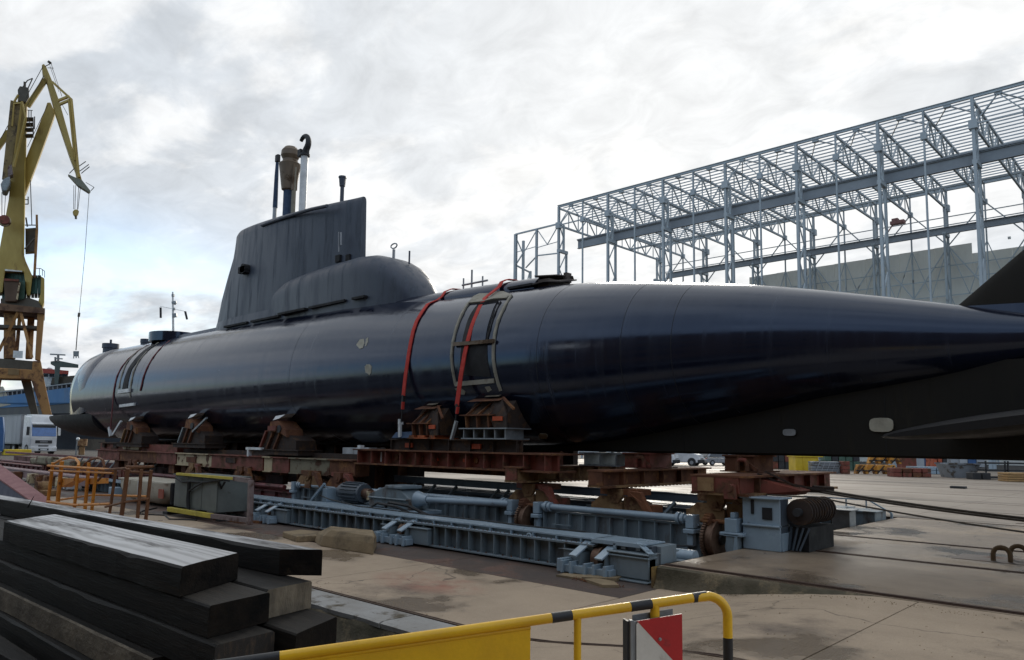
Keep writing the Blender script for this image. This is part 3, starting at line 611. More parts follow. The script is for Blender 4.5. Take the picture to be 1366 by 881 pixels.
part('stern_plane', foil([((-3.2, SY - .25, 2.0), (.6, SY - .25, 2.62), (0, 0, .30)), ((-3.35, SY - 1.0, 1.98), (.6, SY - 1.0, 2.58), (0, 0, .27)), ((-3.85, 13.0, 1.94), (.5, 12.95, 2.52), (0, 0, .23)), ((-3.92, 12.8, 1.93), (.45, 12.75, 2.50), (0, 0, .19)), ((-3.8, 12.66, 1.94), (.3, 12.64, 2.48), (0, 0, .10))]), mat('plane paint', (.011, .011, .012), .5, spec=.3), sub, smooth=True, ang=60)
part('lower_rudder', foil([((-2.4, SY, 1.62), (1.2, SY, 1.62), (0, .24, 0)), ((-2.4, SY, 2.4), (1.2, SY, 2.4), (0, .24, 0))]), blackish, sub, smooth=True)
# sail
def sail_ring(v, n=22):
    r = []; zb = 5.6
    # fore end rakes aft with height, round nose, nearly flat sides, narrow square stern
    def xf(v):
        K = ((0, -30.95), (.16, -30.7), (.43, -30.35), (.60, -30.0), (.78, -29.55), (.9, -29.42), (1.0, -29.38))
        for (a, p), (b, q) in zip(K, K[1:]):
            if v <= b: return p + (q - p) * (v - a) / (b - a)
        return -29.38
    xn, xa = xf(v), -20.62 - .1 * v; ln = 3.2; hw = .82 - .12 * v
    pts = []
    for j in range(n + 1):
        t = j / n; a = t * math.pi / 2
        pts.append((xn + ln * (1 - math.cos(a)), hw * math.sin(a) ** .8))
    pts += [(xn + (xa - xn) * q, hw * (1 - .86 * max(0, (q - .5) / .5) ** 1.8)) for q in (.42, .5, .6, .7, .8, .88, .95, 1.0)]
    for k, (px, py) in enumerate(pts): r.append((px, SY - py))
    for k, (px, py) in enumerate(reversed(pts)): r.append((px, SY + py))
    out = []
    for px, py in r:
        zt = 10.24 - .032 * (px + 28.8) - .12 * max(0, (-28.4 - px)) ** 1.3
        out.append((px, py, zb + (zt - zb) * v))
    return out
rr = [sail_ring(v) for v in [i / 14 for i in range(14)] + [.972]]
top = sail_ring(1.0); ctr = sail_ring(1.0)
def inset(rg, k, dz):
    return [(x, SY + (y - SY) * k, z + dz) for x, y, z in rg]
rr += [inset(top, .90, -.03), inset(top, .7, .02), inset(top, .35, .05)]
part('sail', G().loft(rr), sail_m, sub, smooth=True, ang=48)
SCS = [(-26.5, .60, 6.9), (-25.4, .76, 7.45), (-24.4, .84, 7.64), (-23.2, .93, 7.70), (-22, 1.02, 7.72), (-21, 1.06, 7.73), (-19.9, 1.07, 7.74), (-19.2, 1.04, 7.68), (-18.7, .99, 7.53), (-18.25, .90, 7.30), (-17.85, .78, 6.98), (-17.5, .64, 6.64), (-17.25, .46, 6.3), (-17.1, .25, 6.0)]
part('sail_casing', G().loft([sup(x, hw, zt, 5.4, max(5.6, zt - .55 - .15), 2.8) for x, hw, zt in SCS] ), sail_m, sub, smooth=True, ang=50)
base = sail_ring(.04)
part('sail_skirt', G().loft([[(x, SY + (y - SY) * 1.12, 5.7) for x, y, z in base], [(x, SY + (y - SY) * 1.0, 6.55) for x, y, z in sail_ring(.2)]]), sail_m, sub, smooth=True, ang=50)
skirt_y = SY - .80 * 1.12
for a, b in ((-28.6, -26.75), (-26.45, -24.4), (-24.1, -22.35), (-22.1, -20.0), (-19.6, -18.95)):
    part('drain_slot', G().box(a, b, SY - 1.14 + .20 * (a < -25.5), SY - .6, 6.16, 6.235), blackish, sub)
part('grab_rail', G().tube([(-26.301, 13.87, 9.942), (-24.334, 13.87, 9.914), (-22.826, 13.87, 9.855), (-21.833, 13.87, 9.767)], .065, 8), sail_m, sub, smooth=True)
vv = (-27.312, 13.9, 8.325)
part('side_lamp', G().box(vv[0] - .24, vv[0] + .28, SY - .98, SY - .55, vv[2] - .13, vv[2] + .12).tube([(vv[0] + .1, SY - .98, vv[2] + .02), (vv[0] + .1, SY - .7, vv[2] + .02)], .2, 12), blackish, sub)
for px, py0, py1 in ((451, 309, 334), (455, 312, 330)):
    pass
part('ladder_rail', G().tube([(-21.387, 14.08, 8.808), (-21.342, 14.08, 8.111)], .022, 6).tube([(-21.282, 14.1, 8.78), (-21.254, 14.1, 8.333)], .03, 6), galv_m, sub)
part('foot_hole', G().box(-21.75, -21.5, SY - .385, SY - .2, 7.84, 8.08), blackish, sub)
part('foot_hole', G().box(-21.3, -21.08, SY - .275, SY - .1, 7.84, 8.05), blackish, sub)
sx = -28.15
part('bow_emblem', G().box(-27.55, -26.75, SY - .735, SY - .5, 9.0, 9.72), mat('worn emblem paint', (.075, .095, .12), .6, col2=(.035, .048, .068), scale=5, rust=(.12, .145, .17), rscale=5, rlo=.5, rhi=.6), sub) if False else None
# raised masts
part('antenna_mast', G().tube([(-26.72, SY, 9.7), (-26.7, SY, 11.6)], .08, 10).tube([(-26.7, SY, 11.55), (-26.69, SY, 12.75)], .075, 10, r2=.05), galv_m, sub, smooth=True)
part('antenna_head', G().box(-26.78, -26.56, SY - .07, SY + .07, 12.76, 13.06), plast_m, sub, bevel=.03)
g = G().tube([(-26.7, SY, 10.9), (-26.7, SY, 12.2), (-26.69, SY, 12.75)], .095, 10, r2=.06)
part('mast_sleeve', g, bluec, sub, smooth=True)
part('snorkel_mast', G().tube([(-25.7, SY, 9.7), (-25.7, SY, 11.45)], .20, 14), bluec, sub, smooth=True)
part('snorkel_head', G().loft([[(-25.7 + r * math.cos(a), SY + r * math.sin(a), z) for a in [2 * math.pi * j / 18 for j in range(18)]] for z, r in ((11.35, .20), (11.4, .28), (12.3, .40), (12.42, .42), (12.5, .30), (12.6, .28), (12.75, .36), (12.95, .34), (13.1, .22), (13.14, .08))]).box(-25.38, -25.26, SY - .1, SY + .1, 11.3, 12.3), brown_m, sub, smooth=True, ang=30)
part('snorkel_pipe', G().tube([(-25.33, SY, 9.7), (-25.33, SY, 12.2)], .085, 8), frame_m, sub, smooth=True)
part('periscope', G().tube([(-24.66, SY, 9.7), (-24.66, SY, 12.5)], .135, 12), white_m, sub, smooth=True)
hk = []
for j in range(11):
    t = -1.0 + j * .35; hk.append((-24.72 + .30 * math.cos(t), SY, 12.98 + .30 * math.sin(t)))
part('periscope_head', G().tube([(-24.66, SY, 12.48), (-24.66, SY, 12.56)], .20, 12).tube([(-24.6, SY, 12.5)] + hk, .13, 10, r2=.07).box(-24.98, -24.78, SY - .12, SY + .12, 12.5, 12.78), plast_m, sub, smooth=True)
part('whip_mast', G().tube([(-22.06, SY, 9.6), (-22.06, SY, 10.72)], .07, 8).tube([(-22.06, SY, 10.7), (-22.06, SY, 11.02)], .10, 10, r2=.13).tube([(-22.06, SY, 11.0), (-22.06, SY, 11.06)], .145, 10), sail_m, sub, smooth=True)
part('deck_antenna', G().tube([(-19.0, SY, 7.6), (-19.0, SY, 7.9)], .05, 6).tube([(-19.0 + .16 * math.cos(a), SY, 8.02 + .08 * math.sin(a)) for a in [j * .698 for j in range(10)]], .025, 5), galv_m, sub)
part('deck_stub', G().tube([(-18.2, SY, 7.3), (-18.2, SY, 7.72)], .03, 6), sail_m, sub)
part('deck_stanchion', G().tube([(-15.55, SY + .2, 6.0), (-15.55, SY + .2, 6.75)], .03, 6).tube([(-15.95, SY + .2, 6.35), (-14.9, SY + .2, 6.35)], .03, 6).tube([(-15.9, SY + .2, 6.05), (-15.9, SY + .2, 6.55)], .025, 6).tube([(-15.1, SY + .2, 6.05), (-15.1, SY + .2, 6.5)], .025, 6), galv_m, sub)
# deck casing aft of the sail, torn open at its end
DC = [(-19.5, .95, 6.12), (-18, .86, 6.14), (-16.5, .74, 6.13), (-15, .66, 6.11), (-14, .63, 6.09), (-13.0, .60, 6.06), (-12.45, .58, 6.04)]
part('deck_casing', G().loft([sup(x, hw, zt, 5.2, zt - .42, 2.3, 24) for x, hw, zt in DC]), hull_m, sub, smooth=True, ang=50)
g = G().prism([(-12.44, SY - .66, 5.74), (-12.1, SY - .62, 5.78), (-11.75, SY - .4, 5.76), (-11.6, SY + .1, 5.86), (-12.44, SY + .2, 5.92)], (0, 0, .035))
g.prism([(-12.5, SY - .5, 5.99), (-12.0, SY - .2, 6.0), (-11.8, SY + .2, 6.0), (-12.0, SY + .5, 5.98), (-12.5, SY + .6, 5.98)], (0, 0, .03))
g.box(-12.43, -12.05, SY - .45, SY + .4, 5.5, 5.9).box(-11.95, -11.85, SY + .0, SY + .2, 5.85, 6.1)
part('torn_plate', g, mat('torn casing plate', (.045, .034, .03), .7, col2=(.09, .075, .06), scale=4), sub)
part('casing_gap', G().box(-13.3, -12.46, SY - .66, SY - .2, 5.74, 5.80), blackish, sub)
# welded frame round the cut hatch; skin pieces follow the hull
def skin(name, quads, m, lab=None, off=.03, kind=None):
    g = G()
    for poly in quads:
        k = len(poly); c = sum((Vector(p) for p in poly), Vector()) / k
        nrm = []
        for p in poly:
            zc, rw, up, dn = st(p[0]); nrm.append(Vector((0, (p[1] - SY) / rw ** 2, (p[2] - zc) / (up if p[2] > zc else dn) ** 2)).normalized())
        g.loft([[Vector(p) - n * .06 for p, n in zip(poly, nrm)], [Vector(p) + n * off for p, n in zip(poly, nrm)]])
    return part(name, g, m, sub, label=lab, kind=kind)
def strip_px(name, path, hw, m, off=.03, th=.02):
    pts = [Vector(p) for p in path]; nrm = []
    for p in pts:
        zc, rw, up, dn = st(p.x); nrm.append(Vector((0, (p.y - SY) / rw ** 2, (p.z - zc) / (up if p.z > zc else dn) ** 2)).normalized())
    g = G(); rings = []
    for i, (p, n) in enumerate(zip(pts, nrm)):
        t = (pts[min(i + 1, len(pts) - 1)] - pts[max(i - 1, 0)]).normalized(); s_ = t.cross(n).normalized() * hw
        b = p - n * .04
        rings.append([b - s_, b + s_, p + n * off + s_, p + n * off - s_])
    return part(name, g.loft(rings), m, sub)
HF = [[(-14.057, 13.278, 5.35), (-13.939, 12.945, 5.001), (-13.874, 12.721, 4.638), (-13.837, 12.576, 4.247), (-13.812, 12.513, 3.874), (-13.749, 12.517, 3.51), (-13.703, 12.58, 3.169)],
      [(-12.666, 13.432, 5.404), (-12.508, 13.005, 5.003), (-12.474, 12.793, 4.686), (-12.438, 12.648, 4.346), (-12.398, 12.571, 4.029), (-12.371, 12.543, 3.709), (-12.323, 12.564, 3.417), (-12.281, 12.615, 3.17), (-12.24, 12.678, 2.978)]]
strip_px('frame_bar', HF[0], .032, frame_m, .045)
strip_px('frame_bar', HF[1], .036, frame_m, .045)
part('frame_bar', G().beam((-13.741, 12.49, 4.175), (-12.362, 12.524, 4.15), .06, .09), brown_m, sub)
part('frame_bar', G().beam((-13.712, 12.555, 3.185), (-12.385, 12.581, 3.208), .04, .11), frame_m, sub)
for a_, b_ in (((-13.588, 13.159, 5.264), (-12.901, 13.194, 5.264)),): part('recess_edge', G().beam(a_, b_, .05, .07), blackish, sub)
skin('frame_plate', [[(-14.057, 13.278, 5.35), (-14.14, 13.471, 5.494), (-14.246, 13.653, 5.605), (-13.469, 13.282, 5.326), (-13.62, 13.269, 5.323)], [(-14.246, 13.653, 5.605), (-14.37, 13.994, 5.751), (-14.059, 14.141, 5.778), (-13.206, 13.341, 5.361), (-13.469, 13.282, 5.326)], [(-14.059, 14.141, 5.778), (-13.278, 13.796, 5.629), (-12.686, 13.453, 5.419), (-12.73, 13.311, 5.317), (-13.206, 13.341, 5.361)]], frame_m, off=.04)
def grid_skin(name, left, right, m, off):       # panel between two rails that climb the hull
    g = G(); rg = []
    def dense(l):
        o = []
        for a, b in zip(l, l[1:]): o += [tuple(Vector(a).lerp(Vector(b), q / 4)) for q in range(4)]
        return o + [l[-1]]
    for a, b in zip(dense(left), dense(right)):
        row = []
        for j in range(5):
            x = a[0] + (b[0] - a[0]) * j / 4; z = a[2] + (b[2] - a[2]) * j / 4
            zc, rw, up, dn = st(x); q = max(-.98, min(.98, (z - zc) / (up if z > zc else dn))); ang = math.asin(q)
            row.append((hp(x, ang, off), hp(x, ang, -.05)))
        rg.append([p[0] for p in row] + [p[1] for p in reversed(row)])
    g.loft(rg); return part(name, g, m, sub, smooth=True, ang=40)
OL = [(-13.649, 13.219, 5.28), (-13.616, 12.93, 4.965), (-13.543, 12.69, 4.546), (-13.506, 12.564, 4.152), (-13.496, 12.515, 3.774), (-13.533, 12.534, 3.407)]
grid_skin('hatch_recess', OL, [(-12.932, 13.252, 5.276), (-12.755, 12.895, 4.867), (-12.69, 12.683, 4.465), (-12.622, 12.573, 4.083), (-12.566, 12.538, 3.715), (-12.485, 12.58, 3.302)], blackish, .010)
grid_skin('hatch_cover', [(-13.467, 13.201, 5.256), (-13.327, 12.888, 4.89), (-13.225, 12.671, 4.476), (-13.17, 12.574, 4.164)], [(-12.934, 13.201, 5.231), (-12.793, 12.868, 4.83), (-12.727, 12.669, 4.43), (-12.687, 12.585, 4.144)], hull_m, .026)
strip_px('hatch_seam', [(-12.815, 13.213, 5.237), (-12.7, 12.891, 4.861), (-12.639, 12.683, 4.46), (-12.645, 12.594, 4.177)], .014, blackish, .034)
skin('paint_patch', [[(-13.761, 12.602, 3.087), (-13.572, 12.604, 3.098), (-13.42, 12.641, 3.002), (-13.472, 12.667, 2.932), (-13.654, 12.66, 2.938)]], frame_m, 'torn grey scrap by the hatch frame foot', .02)
skin('paint_patch', [[(-12.73, 12.629, 3.084), (-12.579, 12.629, 3.095), (-12.533, 12.66, 3.006), (-12.672, 12.674, 2.958)]], frame_m, None, .02)
skin('paint_patch', [[(-18.011, 12.594, 4.516), (-17.916, 12.65, 4.667), (-17.744, 12.657, 4.675), (-17.627, 12.604, 4.53), (-17.633, 12.562, 4.396), (-17.764, 12.553, 4.373)]], patch_m, 'pale leaf shaped filler patch on the hull side', .012)
skin('paint_patch', [[(-17.625, 12.65, 4.653), (-17.559, 12.672, 4.704), (-17.484, 12.618, 4.562), (-17.509, 12.574, 4.431), (-17.55, 12.578, 4.445)]], patch_m, 'thin pale filler sliver on the hull side', .012)
skin('paint_patch', [[(-17.386, 12.471, 3.837), (-17.308, 12.476, 3.896), (-17.168, 12.476, 3.887), (-17.072, 12.473, 3.818), (-17.078, 12.471, 3.651), (-17.164, 12.473, 3.582), (-17.216, 12.471, 3.627), (-17.339, 12.469, 3.665)]], patch_m, 'beige rounded filler patch low on the hull side', .012)
skin('paint_patch', [[(-11.83, 13.551, 1.948), (-11.734, 13.495, 1.983), (-11.565, 13.516, 1.984), (-11.568, 13.588, 1.941), (-11.695, 13.696, 1.871), (-11.906, 13.695, 1.87)]], patch_m, 'small grey oval patch near the keel', .012)
def keel_patch(cx, cz, w_, h_, lab, m):
    n = 16; poly = [(cx + w_ / 2 * math.copysign(abs(math.cos(2 * math.pi * j / n)) ** .6, math.cos(2 * math.pi * j / n)), SY - .41, cz + h_ / 2 * math.copysign(abs(math.sin(2 * math.pi * j / n)) ** .6, math.sin(2 * math.pi * j / n))) for j in range(n)]
    part('anode_plate', G().prism(poly, (0, -.03, 0)), m, sub, label=lab)
a = (-5.993, 14.19, 2.025); keel_patch(a[0], a[2], .25, .13, 'small grey anode plate on the keel', grey_m)
a = (-4.333, 14.19, 2.157); keel_patch(a[0], a[2], .40, .25, 'pale yellowish anode plate on the keel', patch_m)
# weld seams round the hull
for xs_ in (-9.0, -7.9, -11.1, -21.4, -33.8):
    part('hull_seam', G().loft([[hp(xs_ + dx, a_, o) for dx, o in ((-.006, -.02), (.006, -.02), (.006, .001), (-.006, .001))] for a_ in [R(-80 + 5 * j) for j in range(37)]]), blackish, sub)
part('skeg_seam', G().box(-4.28, -4.265, SY - .405, SY, 1.62, 2.7), blackish, sub)
part('skeg_seam', G().box(-8.3, -8.285, SY - .405, SY, 1.62, 2.2), blackish, sub)
# cut hatch near the bow: pale edges and dark gaps
strip_px('bow_frame_bar', [(-34.855, 13.64, 6.06), (-34.677, 13.077, 5.563), (-34.715, 12.797, 5.137), (-34.689, 12.595, 4.652), (-34.574, 12.489, 4.176), (-34.537, 12.469, 3.516)], .05, frame_m, .04)
strip_px('bow_frame_bar', [(-35.966, 13.577, 6.021), (-36.057, 13.107, 5.597), (-36.161, 12.812, 5.163), (-36.026, 12.602, 4.658), (-35.938, 12.471, 3.966)], .05, frame_m, .04)
grid_skin('bow_hatch_recess', [(-35.139, 13.525, 5.984), (-35.346, 12.952, 5.395), (-35.51, 12.662, 4.838), (-35.511, 12.466, 3.915)], [(-34.517, 13.448, 5.927), (-34.745, 12.923, 5.351), (-35.04, 12.651, 4.809), (-34.926, 12.462, 3.892)], blackish, .02)
part('bow_frame_bar', G().beam((-35.835, 12.413, 3.807), (-34.507, 12.408, 3.823), .08, .16), white_m, sub)
part('bow_frame_bar', G().beam((-35.781, 12.497, 3.171), (-34.04, 12.476, 3.209), .08, .12), white_m, sub)
# fittings on the fore deck
def cyl(p, r, h, n=14): return G().tube([p, (p[0], p[1], p[2] + h)], r, n)
a = (-43.76, 14.6, 6.46); part('deck_capstan', cyl((a[0], SY, 6.25), .37, .5).tube([(a[0], SY, 6.6), (a[0], SY, 6.85)], .42, 14).tube([(a[0], SY, 6.8), (a[0], SY, 7.08)], .06, 6), sail_m, sub, smooth=True)
a = (-38.836, 14.6, 6.469); part('deck_capstan', cyl((a[0], SY, 6.25), .26, .38).tube([(a[0], SY, 6.5), (a[0], SY, 6.68)], .28, 12), sail_m, sub, smooth=True)
a = (-37.231, 14.6, 6.448); part('deck_vent', cyl((a[0], SY, 6.25), .15, .35), sail_m, sub, smooth=True)
a = (-35.353, 14.6, 6.504); part('deck_ring', cyl((a[0], SY, 6.2), 1.15, .42, 24), hull_m, sub, smooth=True)
part('deck_walkway', G().box(-34.0, -30.0, SY - .5, SY + .5, 6.2, 6.38), hull_m, sub)

# straps over the hull
def strap(name, label, upper, lower, hw, m, group=None):
    pts = [Vector(p) for p in upper]; nrm = []
    for p in pts:
        zc, rw, up, dn = st(p.x); nrm.append(Vector((0, (p.y - SY) / rw ** 2, (p.z - zc) / (up if p.z > zc else dn) ** 2)).normalized())
    far = []; x0 = pts[0].x
    for p in lower: pts.append(Vector(p)); nrm.append(Vector((0, -1, 0)))
    t = thing(name, label, 'strap', tuple(pts[-1]), group)
    g = G(); rings = []
    for i, (p, n) in enumerate(zip(pts, nrm)):
        tg = (pts[min(i + 1, len(pts) - 1)] - pts[max(i - 1, 0)]).normalized(); s_ = tg.cross(n).normalized() * hw
        rings.append([p - s_ + n * .012, p + s_ + n * .012, p + s_ + n * .035, p - s_ + n * .035])
    part('webbing', g.loft(rings), m, t, smooth=True, ang=50)
    return t
S1 = [(-15.76, 15.0, 6.10), (-15.78, 14.6, 6.14), (-15.80, 14.25, 6.11), (-15.82, 14.02, 6.0), (-15.84, 13.92, 5.84), (-15.86, 13.78, 5.73), (-15.874, 13.451, 5.575), (-15.713, 13.108, 5.277), (-15.65, 12.881, 4.992), (-15.577, 12.713, 4.699), (-15.513, 12.594, 4.397), (-15.49, 12.522, 4.107), (-15.496, 12.496, 3.905)]
t = strap('lifting_strap', 'bright red webbing strap over the hull forward of the framed hatch', S1, [(-15.478, 12.42, 3.5), (-15.522, 12.4, 2.948)], .062, strap_m)
part('ratchet', G().beam((-15.529, 12.4, 2.968), (-15.543, 12.4, 2.712), .09, .06).beam((-15.552, 12.38, 2.771), (-15.56, 12.38, 2.614), .08, .05), black_m, t)
part('end_loop', G().beam((-15.515, 12.37, 2.789), (-15.528, 12.37, 2.593), .07, .04), strap_m, t)
part('tail_strap', G().beam((-15.555, 12.4, 2.634), (-15.654, 12.42, 2.204), .03, .015), black_m, t)
part('turnbuckle', G().beam((-15.667, 12.4, 2.341), (-15.671, 12.42, 1.87), .07, .07).box(*[v for pr in zip((-15.644, 12.35, 2.202), (-15.679, 12.5, 2.265)) for v in sorted(pr)]), white_m, t)
S2 = [(-13.66, 15.0, 6.08), (-13.66, 14.6, 6.12), (-13.65, 14.3, 6.09), (-13.64, 14.08, 5.99), (-13.63, 13.98, 5.84), (-13.62, 13.8, 5.71), (-13.619, 13.469, 5.47), (-13.469, 13.177, 5.233), (-13.36, 12.919, 4.935), (-13.318, 12.742, 4.644), (-13.299, 12.641, 4.405), (-13.286, 12.553, 4.171), (-13.288, 12.48, 3.905)]
t = strap('lifting_strap', 'bright red webbing strap crossing the framed hatch opening', S2, [(-13.321, 12.4, 3.386), (-13.391, 12.35, 2.638)], .066, strap_m)
part('ratchet', G().beam((-13.385, 12.35, 2.674), (-13.399, 12.35, 2.457), .10, .07), black_m, t)
part('end_loop', G().beam((-13.334, 12.31, 2.599), (-13.369, 12.31, 2.437), .07, .04), strap_m, t)
part('tail_strap', G().beam((-13.426, 12.35, 2.457), (-13.515, 12.38, 2.115), .04, .02), black_m, t)
part('turnbuckle', G().beam((-13.42, 12.35, 2.258), (-13.635, 12.4, 1.824), .07, .07), galv_m, t)
t = strap('lashing_strap', 'thin dark red strap over the bow on the stem side of the cut hatch', [(-35.823, 13.621, 6.049), (-36.093, 13.212, 5.714), (-36.334, 12.928, 5.357), (-36.503, 12.72, 4.969), (-36.555, 12.571, 4.546), (-36.503, 12.485, 4.092), (-36.524, 12.466, 3.75)], [(-36.491, 12.45, 3.067), (-36.692, 12.5, 2.358), (-37.003, 12.6, 1.952)], .05, strap_dark)
part('turnbuckle', G().beam((-36.948, 12.5, 2.223), (-36.684, 12.5, 1.815), .10, .10), white_m, t)
t = strap('lashing_strap', 'thin dark red strap over the bow on the sail side of the cut hatch', [(-33.527, 13.597, 6.03), (-33.274, 13.101, 5.594), (-33.252, 12.832, 5.207), (-33.275, 12.62, 4.737), (-33.313, 12.506, 4.312), (-33.308, 12.462, 3.988), (-33.411, 12.454, 3.768)], [], .05, strap_dark)

# ------------------------------------------------------------------ rail carriage under the boat (blue)
car = thing('transfer_carriage', 'long light blue rail carriage with ribbed girders lying under the submarine', 'rail carriage', (-13, 13, -.3))
XA, XB = -20.6, -7.35
g = G()
def seg_girder(name, x0, x1, y, zb, zt, m):
    g = G()
    g.box(x0, x1, y, y + .06, zb + .04, zt - .13)                        # web
    g.box(x0, x1, y - .16, y + .5, zb, zb + .035)                       # foot flange
    g.box(x0, x1, y - .17, y + .5, zt - .125, zt - .095)                # ledge
    g.box(x0, x1, y - .02, y + .04, zt - .094, zt - .03)                # lip
    g.box(x0, x1, y + .42, y + .48, zb + .036, zt - .126)
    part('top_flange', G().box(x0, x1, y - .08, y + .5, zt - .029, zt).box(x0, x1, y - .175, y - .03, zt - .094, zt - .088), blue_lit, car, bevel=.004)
    return part(name, g, m, car, bevel=.006)
seg_girder('side_girder', XA, XB, 9.93, -.27, .25, blue_m)
n = int((XB - XA - .5) / .325)
pieces('rib', G().box(-.009, .009, 9.775, 9.929, -.234, .124), blue_m, car, [(XA + .3 + i * .325, 0, 0) for i in range(n) if min(abs(XA + .3 + i * .325 + q) for q in (12.15, 17.35)) > .42])
pieces('lip_rib', G().box(-.008, .008, 9.83, 9.909, .156, .219), blue_lit, car, [(XA + .46 + i * .52, 0, 0) for i in range(int((XB - XA) / .52))])
part('ledge_hook', G().tube([(-8.75 + .05 * math.cos(j * .52), 9.80, .16 + .05 * math.sin(j * .52)) for j in range(7)], .012, 6), blue_lit, car)
part('rib_bracket', G().box(-8.1, -7.9, 9.80, 9.92, .02, .03), blue_m, car)
wheel_g = G().tube([(-.075, 0, 0), (.05, 0, 0)], .285, 28).tube([(.051, 0, 0), (.085, 0, 0)], .325, 28)
wheel_me = wheel_g.mesh('wheel', wheel_m, True, 30)
hub_me = G().tube([(-.12, 0, 0), (.13, 0, 0)], .09, 14).mesh('wheel_hub', plast_m, True)
def wheel(x, y, z, sc=1.0):
    o = part('wheel', wheel_me, None, car); o.location = (x, y, z); o.scale = (1, sc, sc); WM[o] = Matrix.Translation((x, y, z))
    h = bpy.data.objects.new('wheel_hub', hub_me); link(h, Matrix.Identity(4), o); h.matrix_parent_inverse = Matrix.Identity(4)
def truck_head(xc, big):
    y = 9.93
    wheel(xc, 9.86, -.06, .60)
    part('wheel_pocket', G().box(xc - .16, xc + .22, 9.885, 9.925, -.26, .11), blackish, car)
    for sx in (-.24, .26):                # slanted cheek plates each side of the wheel
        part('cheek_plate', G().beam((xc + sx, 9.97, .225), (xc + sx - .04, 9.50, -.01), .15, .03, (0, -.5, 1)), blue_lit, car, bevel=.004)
        part('cheek_plate', G().box(xc + sx - .012, xc + sx + .012, 9.62, 9.92, -.26, .03), blue_m, car)
    g = G().box(xc - .55, xc + .42, 9.52, 9.70, -.275, -.16)
    for q in (-.5, -.33, -.05, .12, .33): g.box(xc + q, xc + q + .045, 9.47, 9.73, -.29, -.10)
    g.box(xc - .6, xc - .5, 9.5, 9.8, -.28, -.08)
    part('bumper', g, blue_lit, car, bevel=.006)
    part('axle_box', G().box(xc - .66, xc - .28, 9.76, 9.90, -.25, .03).box(xc - .68, xc - .26, 9.72, 9.90, .031, .05), blue_m, car, bevel=.008)
    g = G().box(xc + .3, xc + (1.0 if big else .85), 9.70, 9.90, -.25, .05).box(xc + .28, xc + (1.02 if big else .87), 9.66, 9.92, .051, .075)
    part('axle_box', g, blue_m, car, bevel=.008)
truck_head(-12.15, False); truck_head(-17.35, False); truck_head(-7.28, True)
# end box of the near truck
g = G().box(-7.02, -6.28, 9.72, 10.5, -.27, .10).box(-7.02, -6.26, 9.66, 10.55, .10, .125).box(-7.02, -6.24, 9.62, 10.55, -.30, -.27)
part('end_box', g, blue_m, car, bevel=.012)
g = G().box(-7.4, -6.42, 9.80, 10.4, .226, .25).box(-7.4, -6.42, 9.78, 9.80, .19, .255).beam((-6.56, 9.86, .262), (-6.24, 9.72, .135), .10, .022).box(-6.345, -6.285, 9.72, 9.80, .126, .19).box(-6.98, -6.93, 9.78, 9.82, .126, .225)
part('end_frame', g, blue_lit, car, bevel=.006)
pieces('window_cutout', G().box(-.04, .04, 9.83, 9.86, .14, .215), grey_m, car, [(-6.82, 0, 0), (-6.55, 0, 0)])
part('end_box', G().box(-6.99, -6.32, 9.86, 10.4, .126, .22), blue_dk, car)
part('side_girder', G().box(XB, -6.25, 10.0, 10.45, -.05, .222), blue_m, car, bevel=.01)
part('end_rail', G().box(-6.6, -6.1, 10.55, 10.75, -.3, -.05), blue_m, car, bevel=.01)
part('end_pipe', G().tube([(-6.6, 10.9, -.02), (-6.18, 10.9, -.02)], .11, 14), blue_lit, car, smooth=True)
part('end_rail', G().box(-7.2, -6.17, 11.2, 11.5, -.25, -.13).box(-6.9, -6.15, 10.78, 11.0, -.3, -.12), blue_lit, car)
g = G()
for i in range(120):
    x = XA + .25 + i * .108
    g.tube([(x, 9.80, .157), (x, 9.80, .172)], .012, 6)
for i in range(64): g.tube([(XA + .3 + i * .21, 9.81, -.234), (XA + .3 + i * .21, 9.81, -.215)], .014, 6)
part('bolt_row', g, rust_m, car, kind='stuff')
part('power_cable', G().tube([(-17.6, 11.3, .3), (-16.5, 10.9, .27), (-14.5, 10.35, .262), (-12.0, 10.28, .262), (-10.4, 10.33, .262), (-9.3, 10.25, .262), (-8.0, 10.35, .262), (-7.2, 10.8, .1), (-6.6, 11.6, .05)], .016, 6), black_m, car, smooth=True)
# inner girder carrying the cradle rail, with the line shaft along it
G2 = [(-20.6, -15.95), (-15.30, -11.42), (-10.78, -6.95)]
for x0, x1 in G2:
    y = 12.45
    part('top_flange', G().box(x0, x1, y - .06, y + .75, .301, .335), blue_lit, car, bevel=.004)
    g = G().box(x0, x1, y, y + .06, -.30, .30).box(x0, x1, y - .14, y + .7, -.30, -.265).box(x0, x1, y + .64, y + .70, -.264, .299)
    part('rail_girder', g, blue_m, car, bevel=.006)
    k = int((x1 - x0) / .345)
    pieces('rib', G().box(-.009, .009, 12.33, 12.449, -.262, .298), blue_m, car, [(x0 + .17 + i * .345, 0, 0) for i in range(k)])
    part('line_shaft', G().tube([(x0 + .12, 12.36, .415), (x1 - .22, 12.36, .415)], .068, 14), blue_lit, car, smooth=True)
    for xx in (x0 + .22, x1 - .42):
        part('shaft_coupling', G().tube([(xx, 12.36, .415), (xx + .06, 12.36, .415)], .115, 16).tube([(xx + .09, 12.36, .415), (xx + .15, 12.36, .415)], .10, 16), blue_lit, car, smooth=True)
    for xx in (x0 + .02, x1 - .12):
        part('shaft_bearing', G().box(xx - .07, xx + .09, 12.24, 12.48, .26, .50).box(xx - .10, xx + .12, 12.20, 12.46, .17, .25).box(xx - .05, xx + .07, 12.26, 12.4, -.05, .17), blue_lit, car, bevel=.012)
    part('cover_plate', G().box(x0 + .45, x0 + .95, 12.28, 12.32, .06, .08), blue_m, car)
    part('end_plate', G().box(x0 + .0, x0 + .03, 12.25, 12.45, -.28, .2), blue_m, car)
